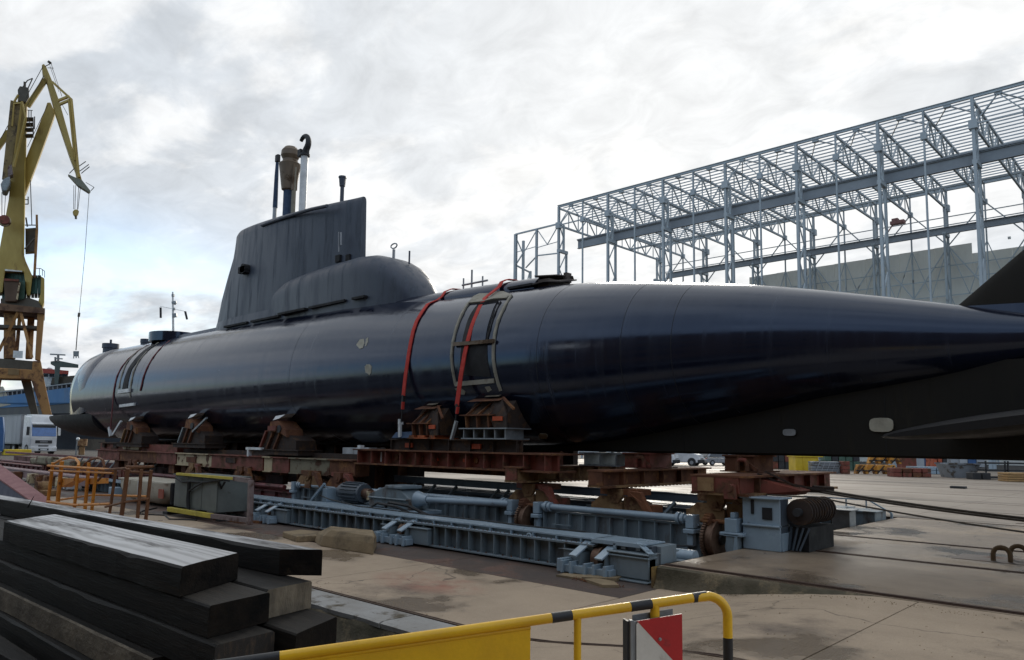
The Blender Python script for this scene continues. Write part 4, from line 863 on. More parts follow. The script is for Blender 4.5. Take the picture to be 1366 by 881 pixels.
for xw in (-15.62, -11.08, -6.62):
    wheel(xw, 12.42, .10, 1.05)
    teeth = G()
    for j in range(40):
        a = 2 * math.pi * j / 40; c, s_ = math.cos(a), math.sin(a)
        teeth.beam((xw - .09, 12.42 + c * .325, .10 + s_ * .325), (xw - .15, 12.42 + c * .325, .10 + s_ * .325), .03, .04, (0, c, s_))
    teeth.tube([(xw - .15, 12.42, .10), (xw - .09, 12.42, .10)], .315, 28)
    part('gear_ring', teeth, wheel_m, car)
    pin = G().tube([(xw - .17, 12.36, .415), (xw - .04, 12.36, .415)], .12, 14).tube([(xw - .25, 12.36, .415), (xw + .35, 12.36, .415)], .04, 8)
    for j in range(14):
        a = 2 * math.pi * j / 14; pin.beam((xw - .16, 12.36 + .12 * math.cos(a), .415 + .12 * math.sin(a)), (xw - .05, 12.36 + .12 * math.cos(a), .415 + .12 * math.sin(a)), .026, .035, (0, math.cos(a), math.sin(a)))
    part('pinion', pin, rust_m, car)
# end of the inner girder with its own bearing and boxes
part('shaft_bearing', G().box(-6.36, -6.14, 12.22, 12.5, .26, .50).box(-6.28, -6.2, 12.28, 12.46, .50, .60).box(-6.45, -6.02, 12.2, 12.5, .2, .262), blue_lit, car, bevel=.015)
part('end_plate', G().box(-6.34, -6.11, 12.22, 12.29, -.28, .2), blue_m, car, bevel=.01)
g = G().box(-6.30, -6.12, 12.3, 13.1, -.28, .2)
part('end_box', g, blue_m, car, bevel=.012)
part('end_panel', G().box(-6.36, -6.10, 12.2, 12.215, .2, .23).prism([(-6.35, 12.28, .2), (-6.12, 12.2, .2), (-6.12, 12.2, -.28), (-6.28, 12.24, -.28), (-6.4, 12.3, 0)], (0, .03, 0)), blue_lit, car)
# motor and gearbox on the near girder side
mo = G().tube([(-16.9, 11.6, .42), (-16.0, 11.6, .42)], .24, 18).tube([(-17.0, 11.6, .42), (-16.9, 11.6, .42)], .20, 16)
for j in range(18):
    a = 2 * math.pi * j / 18; mo.beam((-16.8, 11.6 + .25 * math.cos(a), .42 + .25 * math.sin(a)), (-16.1, 11.6 + .25 * math.cos(a), .42 + .25 * math.sin(a)), .02, .05, (0, math.cos(a), math.sin(a)))
part('motor', mo, blue_dk, car, smooth=True)
part('motor_coupling', G().tube([(-16.0, 11.6, .42), (-15.75, 11.6, .42)], .13, 14), wheel_m, car, smooth=True)
part('brake_box', G().box(-15.74, -15.6, 11.45, 11.72, .28, .5), cream_m, car, bevel=.01)
part('gearbox', G().prism([(-15.55, 11.4, .15), (-13.95, 11.4, .15), (-13.95, 11.4, .40), (-14.3, 11.4, .60), (-14.9, 11.4, .66), (-15.35, 11.4, .52), (-15.55, 11.4, .45)], (0, .55, 0)).box(-15.5, -14.0, 11.33, 11.40, .36, .40).box(-14.85, -14.2, 11.35, 11.99, .62, .70), blue_m, car, bevel=.02)
part('gearbox_nose', G().tube([(-13.95, 11.65, .40), (-13.6, 11.65, .40)], .19, 16, r2=.10), blue_lit, car, smooth=True)
part('line_shaft', G().tube([(-13.6, 11.65, .40), (-11.6, 12.3, .41)], .075, 12), blue_lit, car, smooth=True)
part('motor_bed', G().box(-17.6, -13.6, 11.2, 12.1, .06, .14).box(-17.4, -17.2, 11.25, 12.0, .14, .5).beam((-17.9, 11.2, .1), (-17.3, 11.25, .62), .06, .06).box(-18.2, -15, 10.9, 11.15, .02, .06), blue_lit, car, bevel=.008)
part('hose', G().tube([(-14.6, 11.2, .2), (-14.2, 11.0, .34), (-13.5, 11.0, .30), (-12.9, 11.1, .12), (-12.4, 11.3, .02)], .035, 8).tube([(-15.2, 11.2, .14), (-14.6, 10.95, .3), (-13.9, 10.95, .26), (-13.4, 11.1, .1)], .03, 8), black_m, car, smooth=True)
# cross members in the bay between the girders, and the open frame behind with slanted stays
for x in (-19.5, -18, -13.2, -10.2, -8.0):
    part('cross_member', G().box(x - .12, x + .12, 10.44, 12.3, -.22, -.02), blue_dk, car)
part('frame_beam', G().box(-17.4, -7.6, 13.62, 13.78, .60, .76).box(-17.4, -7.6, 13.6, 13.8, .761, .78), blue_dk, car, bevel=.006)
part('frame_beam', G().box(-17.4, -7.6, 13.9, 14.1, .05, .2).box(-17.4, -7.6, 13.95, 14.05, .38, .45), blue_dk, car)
for i, x in enumerate((-16.4, -15.55, -14.7, -13.15, -12.8, -11.5, -9.9, -8.15)):
    part('stay', G().beam((x, 13.59, .60), (x - .42, 13.30, .02), .05, .07, (0, -1, .3)), blue_m, car)
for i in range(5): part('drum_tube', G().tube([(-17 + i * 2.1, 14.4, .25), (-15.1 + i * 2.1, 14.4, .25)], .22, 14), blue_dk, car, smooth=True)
part('frame_plate', G().prism([(-12.4, 13.6, .02), (-11.2, 13.6, .02), (-11.4, 13.6, .3), (-11.9, 13.6, .42)], (0, .05, 0)), blue_m, car)
# far side of the carriage and its end truck
part('side_girder', G().box(-22, -7.0, 19.9, 20.5, -.25, .2).box(-22, -7.0, 19.8, 20.6, .2, .23), blue_m, car, bevel=.01)
part('rail_girder', G().box(-20.6, -6.5, 16.2, 16.9, -.3, .33), blue_dk, car)
g = G().box(-8.0, -6.2, 19.55, 20.4, -.28, .18).box(-8.05, -6.15, 19.5, 20.45, .18, .21)
part('end_box', g, blue_m, car, bevel=.01)
part('wheel_pocket', G().box(-7.25, -6.9, 19.53, 19.8, -.2, .16), blackish, car)
wheel(-7.1, 19.6, -.02, .8)
for sx in (-7.4, -6.78): part('cheek_plate', G().beam((sx, 19.6, .22), (sx - .05, 19.2, -.12), .16, .03, (0, -.5, 1)), blue_lit, car)
part('bumper', G().box(-8.0, -6.4, 19.1, 19.3, -.29, -.16), blue_lit, car)
g = G()
for x in (-8.2, -7.7, -7.2, -6.7, -6.2): g.beam((x, 20.5, .2), (x, 20.5, .42 if x < -6.3 else .2), .03, .03, (1, 0, 0))
g.beam((-8.3, 20.5, .42), (-6.65, 20.5, .42), .035, .035).beam((-6.65, 20.5, .42), (-6.1, 20.5, .12), .035, .035).beam((-6.1, 20.5, .12), (-6.1, 20.5, -.28), .05, .05, (1, 0, 0))
part('handrail', g, blue_lit, car)
part('switch_box', G().box(-6.55, -6.15, 17.7, 18.1, -.28, .32).box(-6.6, -6.1, 17.65, 18.15, .32, .35), grey_m, car, bevel=.01)

part('brace_plate', G().prism([(-6.36, 12.95, .2), (-6.36, 12.95, .62), (-6.12, 12.95, .62), (-6.0, 12.95, .2)], (0, .05, 0)), blue_m, car)
# winch and rope drum on the end of the carriage
wi = thing('rope_winch', 'rust red row of rope sheaves beside a blue winch frame at the carriage end', 'winch', (-5.4, 13.5, 0))
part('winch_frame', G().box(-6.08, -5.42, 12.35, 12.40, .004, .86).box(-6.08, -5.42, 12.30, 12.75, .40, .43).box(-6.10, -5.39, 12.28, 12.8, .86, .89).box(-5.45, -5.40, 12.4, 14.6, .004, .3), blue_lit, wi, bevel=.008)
part('winch_post', G().box(-6.05, -5.95, 12.41, 12.9, .004, .86), blue_dk, wi)
part('winch_post', G().box(-5.52, -5.42, 12.41, 12.7, .004, .86), blue_dk, wi)
part('frame_opening', G().box(-5.72, -5.55, 12.33, 12.352, .52, .72), blackish, wi)
part('frame_opening', G().box(-5.92, -5.87, 12.33, 12.352, .6, .84), blackish, wi)
for i in range(5):
    y = 12.62 + i * .23
    part('sheave', G().tube([(-5.2, y, .66), (-5.2, y + .04, .66)], .22, 22).tube([(-5.2, y + .041, .66), (-5.2, y + .12, .66)], .17, 22).tube([(-5.2, y + .121, .66), (-5.2, y + .16, .66)], .22, 22), MATS['dark brown steel'], wi, smooth=True)
part('axle', G().tube([(-5.2, 12.5, .66), (-5.2, 13.9, .66)], .07, 10), plast_m, wi)
part('winch_bed', G().box(-5.36, -5.08, 12.7, 13.8, .005, .40), blackish, wi)
for i in range(4): part('brace_bar', G().beam((-5.36 + .1 * i, 12.68, .40), (-5.38 + .06 * i, 12.6, .02), .03, .03), blue_dk, wi)

# ------------------------------------------------------------------ rusty cradle wagons on the carriage
def bogie(root, x, y, m1, m2, side=1):
    part('hinge_bracket', G().prism([(x - .17, y - .28, .86), (x + .17, y - .28, .86), (x + .17, y - .28, .70), (x + .09, y - .28, .58), (x - .09, y - .28, .58), (x - .17, y - .28, .70)], (0, .10, 0)).tube([(x, y - .30, .69), (x, y - .18, .69)], .06, 12), m2, root, bevel=.006)
    part('cheek_plate', G().prism([(x - .64, y - .20, .36), (x - .12, y - .20, .36), (x - .12, y - .20, .70), (x - .42, y - .20, .70), (x - .64, y - .20, .50)], (0, .06, 0)), m2, root)
    part('bogie_block', G().box(x - .14, x + .16, y - .24, y + .3, .345, .60), m2, root, bevel=.01)
    part('cheek_plate', G().prism([(x + .18, y - .20, .40), (x + .52, y - .20, .36), (x + .66, y - .20, .48), (x + .5, y - .20, .70), (x + .18, y - .20, .72)], (0, .06, 0)), m2, root)
    part('slant_plate', G().prism([(x + .34, y - .30, .84), (x + .66, y - .34, .82), (x + .78, y - .34, .6), (x + .92, y - .34, .40), (x + .82, y - .34, .40), (x + .68, y - .34, .52), (x + .52, y - .34, .72), (x + .34, y - .30, .72)], (0, .12, 0)), m1, root, bevel=.006)
    part('bogie_beam', G().box(x - .7, x + .8, y - .1, y + .25, .42, .56).box(x - .4, x + .5, y - .2, y + .3, .74, .86), m1, root)
    for dx in (-.5, .55):
        part('wheel', G().tube([(x + dx, y - .1, .49), (x + dx, y + .08, .49)], .15, 16), wheel_m, root, smooth=True)
def holes(g, x0, x1, y, z, k):
    for i in range(k): g.tube([(x0 + (x1 - x0) * i / (k - 1), y, z), (x0 + (x1 - x0) * i / (k - 1), y - .012, z)], .022, 8)
def wagon(x, wdt, m_face, m_side, label, ya=12.22, yb=16.4):
    t = thing('cradle_wagon', label, 'cradle wagon', (x, 13, .34), 'cradle wagons under the stern')
    g = G().box(x, x + wdt, ya + .05, yb, .93, 1.20)
    part('cross_beam', g, m_side, t)
    part('top_flange', G().box(x - .02, x + wdt + .14, ya, yb, 1.201, 1.235), rust_m, t)
    part('bottom_flange', G().box(x - .02, x + wdt + .16, ya + .02, yb, .885, .929), tanrust_m, t)
    part('end_plate', G().box(x + .005, x + wdt - .01, ya + .01, ya + .049, .93, 1.20), m_face, t)
    pieces('rib', G().box(0, .11, -.012, .012, .931, 1.199), m_side, t, [(x + wdt + .001, ya + .6 + q * .75, 0) for q in range(5)])
    g = G()
    for i in range(24): g.tube([(x + wdt + .05, ya + .5 + i * .15, .884), (x + wdt + .05, ya + .5 + i * .15, .862)], .03, 6)
    part('bolt_row', g, rust_m, t, kind='stuff')
    return t
w1 = wagon(-11.66, .36, maroon_m, tanrust_m, 'rusty cradle wagon, the first from the lifting straps, with a tan streaked beam')
bogie(w1, -11.3, 12.86, maroon_m, tanrust_m)
w2 = wagon(-9.34, .36, rust_m, rust_m, 'dark rusty cradle wagon in the middle of the three under the stern')
bogie(w2, -8.95, 12.86, mat('orange brown rust', (.24, .085, .03), .8, col2=(.14, .05, .022), scale=3, bump=.3), tanrust_m)
w3 = wagon(-7.0, .92, maroon_m, maroon_m, 'maroon cradle wagon nearest the stern with a haul tongue and rope')
bogie(w3, -6.72, 12.86, tanrust_m, tanrust_m)
part('paint_field', G().box(-6.86, -6.55, 12.2, 12.228, .95, 1.19), tanrust_m, w3)
part('lug', G().prism([(-6.3, 12.1, 1.02), (-6.12, 12.1, 1.08), (-6.1, 12.1, .84), (-6.3, 12.1, .84)], (0, .1, 0)).tube([(-6.2, 12.08, 1.03), (-6.2, 12.22, 1.03)], .07, 10), maroon_m, w3)
part('haul_tongue', G().prism([(-6.06, 12.9, 1.18), (-6.06, 12.9, .9), (-5.5, 13.2, .9), (-5.4, 13.2, .98)], (0, .45, 0)), maroon_m, w3)
part('rope_clamp', G().beam((-6.0, 13.2, 1.14), (-5.5, 13.9, 1.0), .2, .04).beam((-5.8, 13.5, 1.06), (-5.42, 14.1, .97), .16, .05).beam((-5.65, 13.8, .96), (-5.32, 14.4, .94), .16, .07).beam((-5.95, 13.0, 1.3), (-5.55, 13.5, 1.02), .04, .03).beam((-6.1, 13.0, 1.26), (-5.7, 13.5, 1.02), .04, .03).tube([(-5.5, 14.0, 1.02), (-5.3, 14.45, .99)], .03, 8), MATS['dark brown steel'], w3)
# keel blocks between the wagons and the keel
def keel_block(x, wdt, label, m):
    t = thing('keel_block', label, 'keel block', (x, 14.4, 1.24), 'keel blocks under the stern')
    part('stool', G().box(x, x + wdt, 14.1, 15.0, 1.26, 1.54).box(x - .06, x + wdt + .1, 14.0, 15.1, 1.237, 1.262).box(x - .03, x + wdt + .05, 14.05, 15.05, 1.54, 1.575), m, t, bevel=.006)
    part('stool_brace', G().beam((x + .35, 14.06, 1.52), (x + .75, 14.0, 1.28), .04, .06).box(x + .30, x + .33, 14.03, 14.1, 1.27, 1.53), m, t)
    lx = x + wdt - .18
    part('lug', G().tube([(lx - .10, 13.98, 1.26), (lx - .10, 13.98, 1.42), (lx - .06, 13.98, 1.48), (lx + .06, 13.98, 1.48), (lx + .10, 13.98, 1.42), (lx + .10, 13.98, 1.26)], .045, 8), maroon_m, t, smooth=True)
a = (-9.737, 14.1, 1.436); keel_block(a[0], .66, 'maroon keel block with a U lug on the middle wagon', maroon_m)
a = (-7.312, 14.1, 1.494); keel_block(a[0], .62, 'rusty keel block with a U lug on the wagon nearest the stern', rust_m)
t = thing('keel_block', 'grey steel keel block between the rusty ones under the keel', 'keel block', (-10.7, 14.4, 1.24), 'keel blocks under the stern')
part('stool', G().ibeam((-10.95, 14.2, 1.40), (-10.95, 15, 1.40), .34, .31, .03).ibeam((-10.5, 14.2, 1.40), (-10.5, 15, 1.40), .34, .31, .03).ibeam((-10.05, 14.2, 1.40), (-10.05, 15, 1.40), .3, .31, .03), grey_m, t)
t = thing('jack_stand', 'low rusty jack stand under the keel near the strap side wagon', 'jack stand', (-12.2, 13.6, 1.24))
part('stool', G().box(-12.1, -11.6, 13.5, 14.2, 1.24, 1.5).box(-12.2, -11.5, 13.45, 14.25, 1.5, 1.54), maroon_m, t)
part('screw', G().tube([(-12.6, 13.6, 1.24), (-12.6, 13.6, 1.6)], .12, 10).tube([(-12.95, 13.6, 1.24), (-12.95, 13.6, 1.55)], .1, 10).beam((-11.4, 13.6, 1.25), (-11.2, 13.7, 1.55), .1, .1), rust_m, t)

# long cradle beams carrying the boat
cr = thing('cradle_beam', 'rust red riveted cradle beam with orange labels under the two big side blocks', 'cradle', (-13.8, 12.8, 1.1), 'cradle beams along the boat')
part('web', G().box(-17.5, -10.4, 12.55, 12.62, 1.16, 1.50), maroon_m, cr)
part('top_flange', G().box(-17.6, -10.35, 12.3, 13.4, 1.50, 1.535), rust_m, cr)
part('bottom_flange', G().box(-17.5, -10.4, 12.3, 13.2, 1.12, 1.16), rust_m, cr)
pieces('rib', G().box(-.012, .012, 12.33, 12.549, 1.161, 1.499), maroon_m, cr, [(-17.4 + i * .62, 0, 0) for i in range(12)])
g = G()
for i in range(6): g.tube([(-16.9 + i * 1.0, 12.55, 1.33), (-16.9 + i * 1.0, 12.52, 1.33)], .07, 12)
part('rivet_boss', g, rust_m, cr)
part('label_plate', G().box(-14.55, -14.25, 12.52, 12.55, 1.28, 1.36), orange_mark, cr)
part('label_plate', G().box(-13.35, -13.05, 12.52, 12.55, 1.28, 1.36), orange_mark, cr)
part('upper_web', G().box(-16.4, -11.6, 12.7, 12.76, 1.536, 1.80).box(-16.4, -11.6, 12.62, 12.95, 1.80, 1.83), MATS['dark brown steel'], cr)
pieces('rib', G().box(-.012, .012, 12.62, 12.699, 1.537, 1.799), MATS['dark brown steel'], cr, [(-16.3 + i * .77, 0, 0) for i in range(7)])
part('label_plate', G().box(-15.75, -15.45, 12.66, 12.70, 1.60, 1.72), orange_mark, cr)
part('label_plate', G().box(-13.2, -12.9, 12.66, 12.70, 1.60, 1.72), orange_mark, cr)
part('spacer_plate', G().box(-17.35, -17.2, 12.28, 12.4, 1.54, 1.64).tube([(-16.55, 12.5, 1.2), (-16.55, 12.5, 1.47)], .02, 6), white_m, cr)
# two big side blocks gripping the turn of the bilge
def side_block(x0, x1, zb, zt, label, bm, shim):
    t = thing('side_block', label, 'cradle block', ((x0 + x1) / 2, 12.8, zb), 'side blocks under the flank')
    wd_ = x1 - x0; dk = MATS['dark brown steel']; zm = zb + .30
    part('block_body', G().prism([(x0 + .02, 12.55, zb), (x0 + .02, 12.5, zm), (x0 + .02, 12.9, zt), (x0 + .02, 13.4, zt - .1), (x0 + .02, 13.4, zb)], (wd_ - .04, 0, 0)), dk, t)
    for k in range(3):
        xx = x0 + .06 + k * (wd_ * .27)
        part('gusset', G().prism([(xx, 12.44, zb), (xx, 12.40, zm), (xx + .16, 12.78, zt - .12), (xx + .16, 12.95, zt - .12), (xx, 12.6, zb)], (.035, 0, 0)), rust_m, t)
    part('shelf', G().box(x0 - .1, x0 + wd_ * .72, 12.36, 12.62, zm - .015, zm + .015), rust_m, t)
    part('side_plate', G().prism([(x0 + wd_ * .74, 12.42, zb), (x0 + wd_ * 1.02, 12.42, zb), (x0 + wd_ * 1.02, 12.42, zm), (x0 + wd_ * .80, 12.6, zt - .1), (x0 + wd_ * .6, 12.6, zt - .1), (x0 + wd_ * .60, 12.42, zm)], (0, .05, 0)), dk, t)
    part('wood_pad', G().prism([(x0 + wd_ * .36, 12.62, zt - .02), (x0 + wd_ * .70, 12.62, zt - .02), (x0 + wd_ * .66, 12.9, zt + .07), (x0 + wd_ * .40, 12.9, zt + .06)], (0, .08, .04)), timberl_m, t)
    part('head_plate', G().prism([(x0 + .02, 12.5, zt - .13), (x0 + wd_ * .78, 12.5, zt - .13), (x0 + wd_ * .74, 12.8, zt - .02), (x0 + .06, 12.8, zt - .02)], (0, .1, .03)), rust_m, t)
    part('label_plate', G().box(x0 + wd_ * .72, x0 + wd_ * .94, 12.39, 12.42, zb + .16, zb + .26), orange_mark, t)
    part('rod', G().beam((x0 + wd_ * .82, 12.6, zt - .06), (x0 + wd_ * 1.2, 12.4, zb + .42), .05, .05), rust_m, t)
    return t
sb = side_block(-15.25, -14.2, 1.92, 2.72, 'rusty ribbed side block on an orange shim between the two straps', rust_m, orange_shim)
part('shim', G().box(-15.35, -14.25, 12.4, 13.2, 1.832, 1.86).box(-15.3, -15.1, 12.42, 13, 1.861, 1.918).box(-14.95, -14.7, 12.42, 13, 1.861, 1.918).box(-14.5, -14.3, 12.42, 13, 1.861, 1.918), orange_shim, sb)
sb = side_block(-13.25, -11.85, 2.10, 2.86, 'larger rusty ribbed side block on a grey pedestal below the framed hatch', rust_m, grey_m)
g = G().box(-13.35, -11.75, 12.36, 13.2, 2.07, 2.098).box(-13.3, -11.8, 12.4, 13.2, 1.832, 1.86).box(-13.2, -11.9, 12.7, 13.1, 1.861, 2.069)
for q in (-13.25, -12.9, -12.55, -12.2, -11.87): g.box(q, q + .03, 12.42, 12.7, 1.861, 2.069)
part('pedestal', g, grey_m, sb)
solo('blue_tarp', G().prism([(-16.05, 12.42, 1.84), (-14.75 - .55, 12.42, 1.84), (-15.2, 12.5, 2.02), (-15.95, 12.5, 2.0)], (0, .35, .0)), bluec, 'folded blue sheet lying on the cradle beam beside the strap turnbuckle', 'tarpaulin', bevel=.02)
# long beams forward, painted in red and cream fields
fb = thing('cradle_beam', 'long worn cradle beam painted in red, rust and cream fields toward the bow', 'cradle', (-26, 12.8, .76), 'cradle beams along the boat')
segs = [(-37.9, -35.2, maroon_m), (-35.15, -31.2, rust_m), (-31.15, -29.35, maroon_m), (-29.3, -26.4, cream_m), (-26.35, -22.7, maroon_m), (-22.65, -22.15, cream_m), (-22.1, -21.1, maroon_m), (-21.05, -18.9, mat('olive grey paint', (.22, .19, .12), .65, scale=2, rust=(.11, .05, .025), rlo=.52, rhi=.58)), (-18.85, -17.6, rust_m)]
for i, (a_, b_, m) in enumerate(segs):
    dz = random.uniform(-.03, .03)
    part('beam_section', G().box(a_, b_, 12.40 + .02 * (i % 2), 12.9, .78 + dz, 1.18).box(a_, b_, 12.32, 13.0, 1.181, 1.215).box(a_, b_, 12.36, 12.9, .75 + dz, .779 + dz), m, fb, bevel=.008)
part('patch_plate', G().box(-28.4, -27.6, 12.38, 12.41, .88, 1.08), rust_m, fb)
part('patch_plate', G().box(-25.2, -24.5, 12.36, 12.40, .95, 1.12), MATS['dark brown steel'], fb)
part('upper_beam', G().box(-38.5, -30, 12.7, 13.2, 1.216, 1.5), maroon_m, fb)
part('upper_beam', G().box(-35.4, -33.6, 12.6, 12.69, 1.26, 1.46), cream_m, fb)
part('upper_beam', G().box(-30, -18, 12.95, 13.4, 1.216, 1.36), MATS['dark brown steel'], fb)
for x in (-36.0, -30.2, -24.8): part('hanger', G().box(x, x + .5, 12.5, 12.9, .4, .75).box(x + .9, x + 1.3, 12.6, 12.9, .45, .75), rust_m, fb)
for i, x in enumerate((-33.5, -27.6, -23.9, -19.8, -18.2)): bogie(fb, x, 12.5, (rust_m, maroon_m, rust_m, rust_m, maroon_m)[i], (rust_m, tanrust_m)[i % 2])
# side blocks at the bow with tilting heads
def bow_block(x, label, hm, zb=1.36):
    t = thing('side_block', label, 'cradle block', (x, 12.8, zb), 'side blocks toward the bow')
    dk = MATS['dark brown steel']
    part('block_base', G().box(x - 1.3, x + 1.5, 12.4, 13.2, zb - .14, zb + .0).box(x - 1.35, x + 1.55, 12.35, 13.25, zb, zb + .03), dk, t)
    part('block_body', G().prism([(x - 1.0, 12.5, zb + .03), (x - .72, 12.5, zb + .62), (x + .1, 12.5, zb + .74), (x + 1.2, 12.5, zb + .32), (x + 1.2, 12.5, zb + .03)], (0, .7, 0)), dk, t)
    for q in (-.75, -.3, .15): part('gusset', G().beam((x + q - .15, 12.44, zb + .04), (x + q + .2, 12.46, zb + .62), .09, .06), hm if q == -.75 else rust_m, t)
    part('head', G().prism([(x - .35, 12.4, zb + .62), (x - .22, 12.4, zb + .92), (x + .25, 12.4, zb + .95), (x + .72, 12.4, zb + .66), (x + .8, 12.4, zb + .42), (x + .4, 12.4, zb + .55)], (0, .6, 0)), rust_m, t)
    part('head_pin', G().tube([(x + .35, 12.36, zb + .68), (x + .35, 12.46, zb + .68)], .12, 12), plast_m, t)
    part('rag_pad', G().prism([(x - .1, 12.40, zb + .96), (x + .32, 12.40, zb + 1.02), (x + .62, 12.42, zb + 1.14), (x + .0, 12.45, zb + 1.10)], (0, .5, .06)), white_m, t)
    return t
bb = bow_block(-34.3, 'side block with pale gussets, nearest the stem of the boat', tanrust_m, 1.52)
part('screw_rod', G().beam((-36.1, 12.4, 1.9), (-35.5, 12.5, 2.5), .09, .09), white_m, bb)
bb = bow_block(-28.4, 'side block with a grey gusset, midway between stem and sail', grey_m, 1.56)
part('screw_rod', G().beam((-27.9, 12.35, 2.02), (-26.9, 12.4, 2.52), .07, .07), grey_m, bb)
bb = bow_block(-22.1, 'side block with a red head and torn white pad, below the sail', maroon_m, 1.42)
part('red_head', G().box(-22.35, -21.85, 12.32, 12.38, 2.05, 2.2), maroon_m, bb)
part('white_bar', G().box(-23.7, -22.7, 12.3, 12.42, 1.42, 1.50).box(-23.6, -23.5, 12.3, 12.42, 1.2, 1.42), white_m, bb)
solo('paper_crate', G().box(-20.0, -18.9, 13.6, 14.3, 1.24, 1.55).box(-19.75, -19.4, 13.58, 13.6, 1.34, 1.5).box(-18.95, -18.6, 13.6, 14.2, 1.4, 1.56), white_m, 'small white crate standing on the cradle beam below the sail', 'crate', bevel=.02)
solo('bow_stool', G().box(-38.2, -35.8, 12.5, 13.4, 1.50, 1.56).box(-38, -37.7, 12.6, 13.2, 1.3, 1.5).box(-36.6, -36.2, 12.6, 13.2, 1.3, 1.5), MATS['dark brown steel'], 'dark low steel stool under the stem of the boat', 'stool')
fk = thing('keel_cradle', 'dark steel keel cradle row under the centreline of the boat', 'cradle', (-27, 15.2, .3))
part('cradle_wall', G().box(-38.5, -17.8, 14.9, 15.1, .2, 1.66).box(-38.5, -17.8, 14.3, 15.6, 1.62, 1.70), MATS['dark brown steel'], fk)
part('cradle_wall', G().box(-17.7, -12.4, 15.6, 15.8, 1.1, 1.62), MATS['dark brown steel'], fk)
for i in range(18): part('stiffener', G().box(-38.2 + i * 1.16, -38.1 + i * 1.16, 14.6, 14.89, .2, 1.61), rust_m, fk)
fs = thing('cradle_beam', 'dark cradle beam on the far side of the boat, seen through the gaps below the hull', 'cradle', (-25, 16.6, .6), 'cradle beams along the boat')
part('web', G().box(-38, -15.2, 16.5, 16.9, .76, 1.2), rust_m, fs)
part('top_flange', G().box(-38, -15.2, 16.3, 17.0, 1.2, 1.24), rust_m, fs)
# dark haul ropes leading off to the right
def cable(label, pts, r):
    P_ = []
    for a_, b_ in zip(pts, pts[1:]):
        a_, b_ = Vector(a_), Vector(b_)
        for i in range(8):
            t = i / 8; q = a_.lerp(b_, t); q.z -= .035 * 4 * t * (1 - t) * (b_ - a_).length / 4; P_.append(q)
    P_.append(Vector(pts[-1])); solo('haul_rope', G().tube(P_, r, 8), cable_m, label, 'rope', 'haul ropes', smooth=True)
cable('thick double haul rope running from the tongue toward the right', [(-5.42, 14.2, .96), (-2.35, 14.6, .655), (2.5, 15.3, .2)], .022)
cable('second thick haul rope close beside the first one at the tongue', [(-5.42, 14.1, .93), (-2.32, 14.52, .62), (2.5, 15.2, .17)], .02)
cable('thin haul rope leaving the top of the rope sheaves', [(-6.9, 12.9, .93), (-5.05, 13.0, .90), (-2.0, 13.1, .56), (2.5, 13.3, .2)], .014)

# ------------------------------------------------------------------ timber stack
def timber(label, fl, fr, bl, br, zt, th=.245, mats=None, group='stacked dock timbers', seed=0):
    rnd = random.Random(seed); n = 22; g = G()
    fl, fr, bl, br = [Vector((p[0], p[1], 0)) for p in (fl, fr, bl, br)]
    wob = [rnd.uniform(-.006, .006) for _ in range(n + 1)]; chip = [rnd.random() ** 6 * .03 for _ in range(n + 1)]
    rings = []
    for i in range(n + 1):
        t = i / n; f = fl.lerp(fr, t); b = bl.lerp(br, t); a = (b - f); wv = wob[i]
        rings.append([(f.x, f.y + wv, zt - th), (f.x, f.y + wv * .6 - .004, zt - th * .5), (f.x, f.y + wv, zt - .014 - chip[i]), (f.x + a.x * .03, f.y + a.y * .03 + chip[i] * .6, zt - chip[i] * .35),
                      tuple(f + a * .35 + Vector((0, 0, zt + wv * .4))), tuple(f + a * .7 + Vector((0, 0, zt - wv * .4))), (b.x - a.x * .03, b.y - a.y * .03, zt), (b.x, b.y, zt - .014), (b.x, b.y, zt - th)])
    k = 9
    for i in range(n):
        for j in range(k):
            g.add([rings[i][j], rings[i][(j + 1) % k], rings[i + 1][(j + 1) % k], rings[i + 1][j]], [(0, 1, 2, 3)], 1 if j in (3, 4, 5) else 0)
    for e in (0, n): g.add(rings[e], [tuple(range(k))], 2)
    return g
def put_timber(label, *a, mats=(None,), **k):
    g = timber(label, *a, **k)
    xs = [p[0] for p in g.v]; o = solo('dock_timber', g, list(mats), label, 'timber', 'stacked dock timbers')
    b = bmesh.new(); b.from_mesh(o.data); bmesh.ops.remove_doubles(b, verts=b.verts, dist=1e-5); bmesh.ops.recalc_face_normals(b, faces=b.faces); b.to_mesh(o.data); b.free()
    return o
DK = (timber_m, timber_m, endgrain_m); WT = (timber_m, timber_sheen_m, endgrain_m); LT = (timberl_m, timber_m, endgrain_m)
put_timber('short dark timber with pale grain and painted sky sheen on top, front of the uppermost layer', (-11.11, 2.62), (-6.31, 2.76), (-11.7, 3.36), (-6.74, 3.48), .70, mats=WT, seed=1)
put_timber('longest upper timber with a pale top, running out of the left edge', (-16.4, 3.36), (-6.66, 3.86), (-16.4, 3.66), (-6.36, 4.14), .705, mats=WT, seed=2)
put_timber('dark timber directly under the short top one, its black end square to the right', (-15.0, 2.60), (-5.84, 2.79), (-15.0, 3.3), (-6.02, 3.41), .45, mats=DK, seed=3)
put_timber('dark timber with rings on its curved end, under the longest upper timber', (-15.0, 3.36), (-6.12, 3.44), (-15.0, 3.9), (-6.24, 3.96), .45, mats=(timber_m, timber_m, MATS['pale old timber']), seed=4)
put_timber('dark timber third from the top with brown growth rings on its end', (-15.0, 2.55), (-5.62, 2.75), (-15.0, 3.2), (-5.72, 3.30), .20, mats=(timber_m, timber_m, mat('ringed end grain', (.022, .019, .017), .7, col2=(.10, .07, .045), lo=.5, hi=.75, scale=3, stretch=(1, 8, 3), bump=.9, bscale=30)), seed=5)
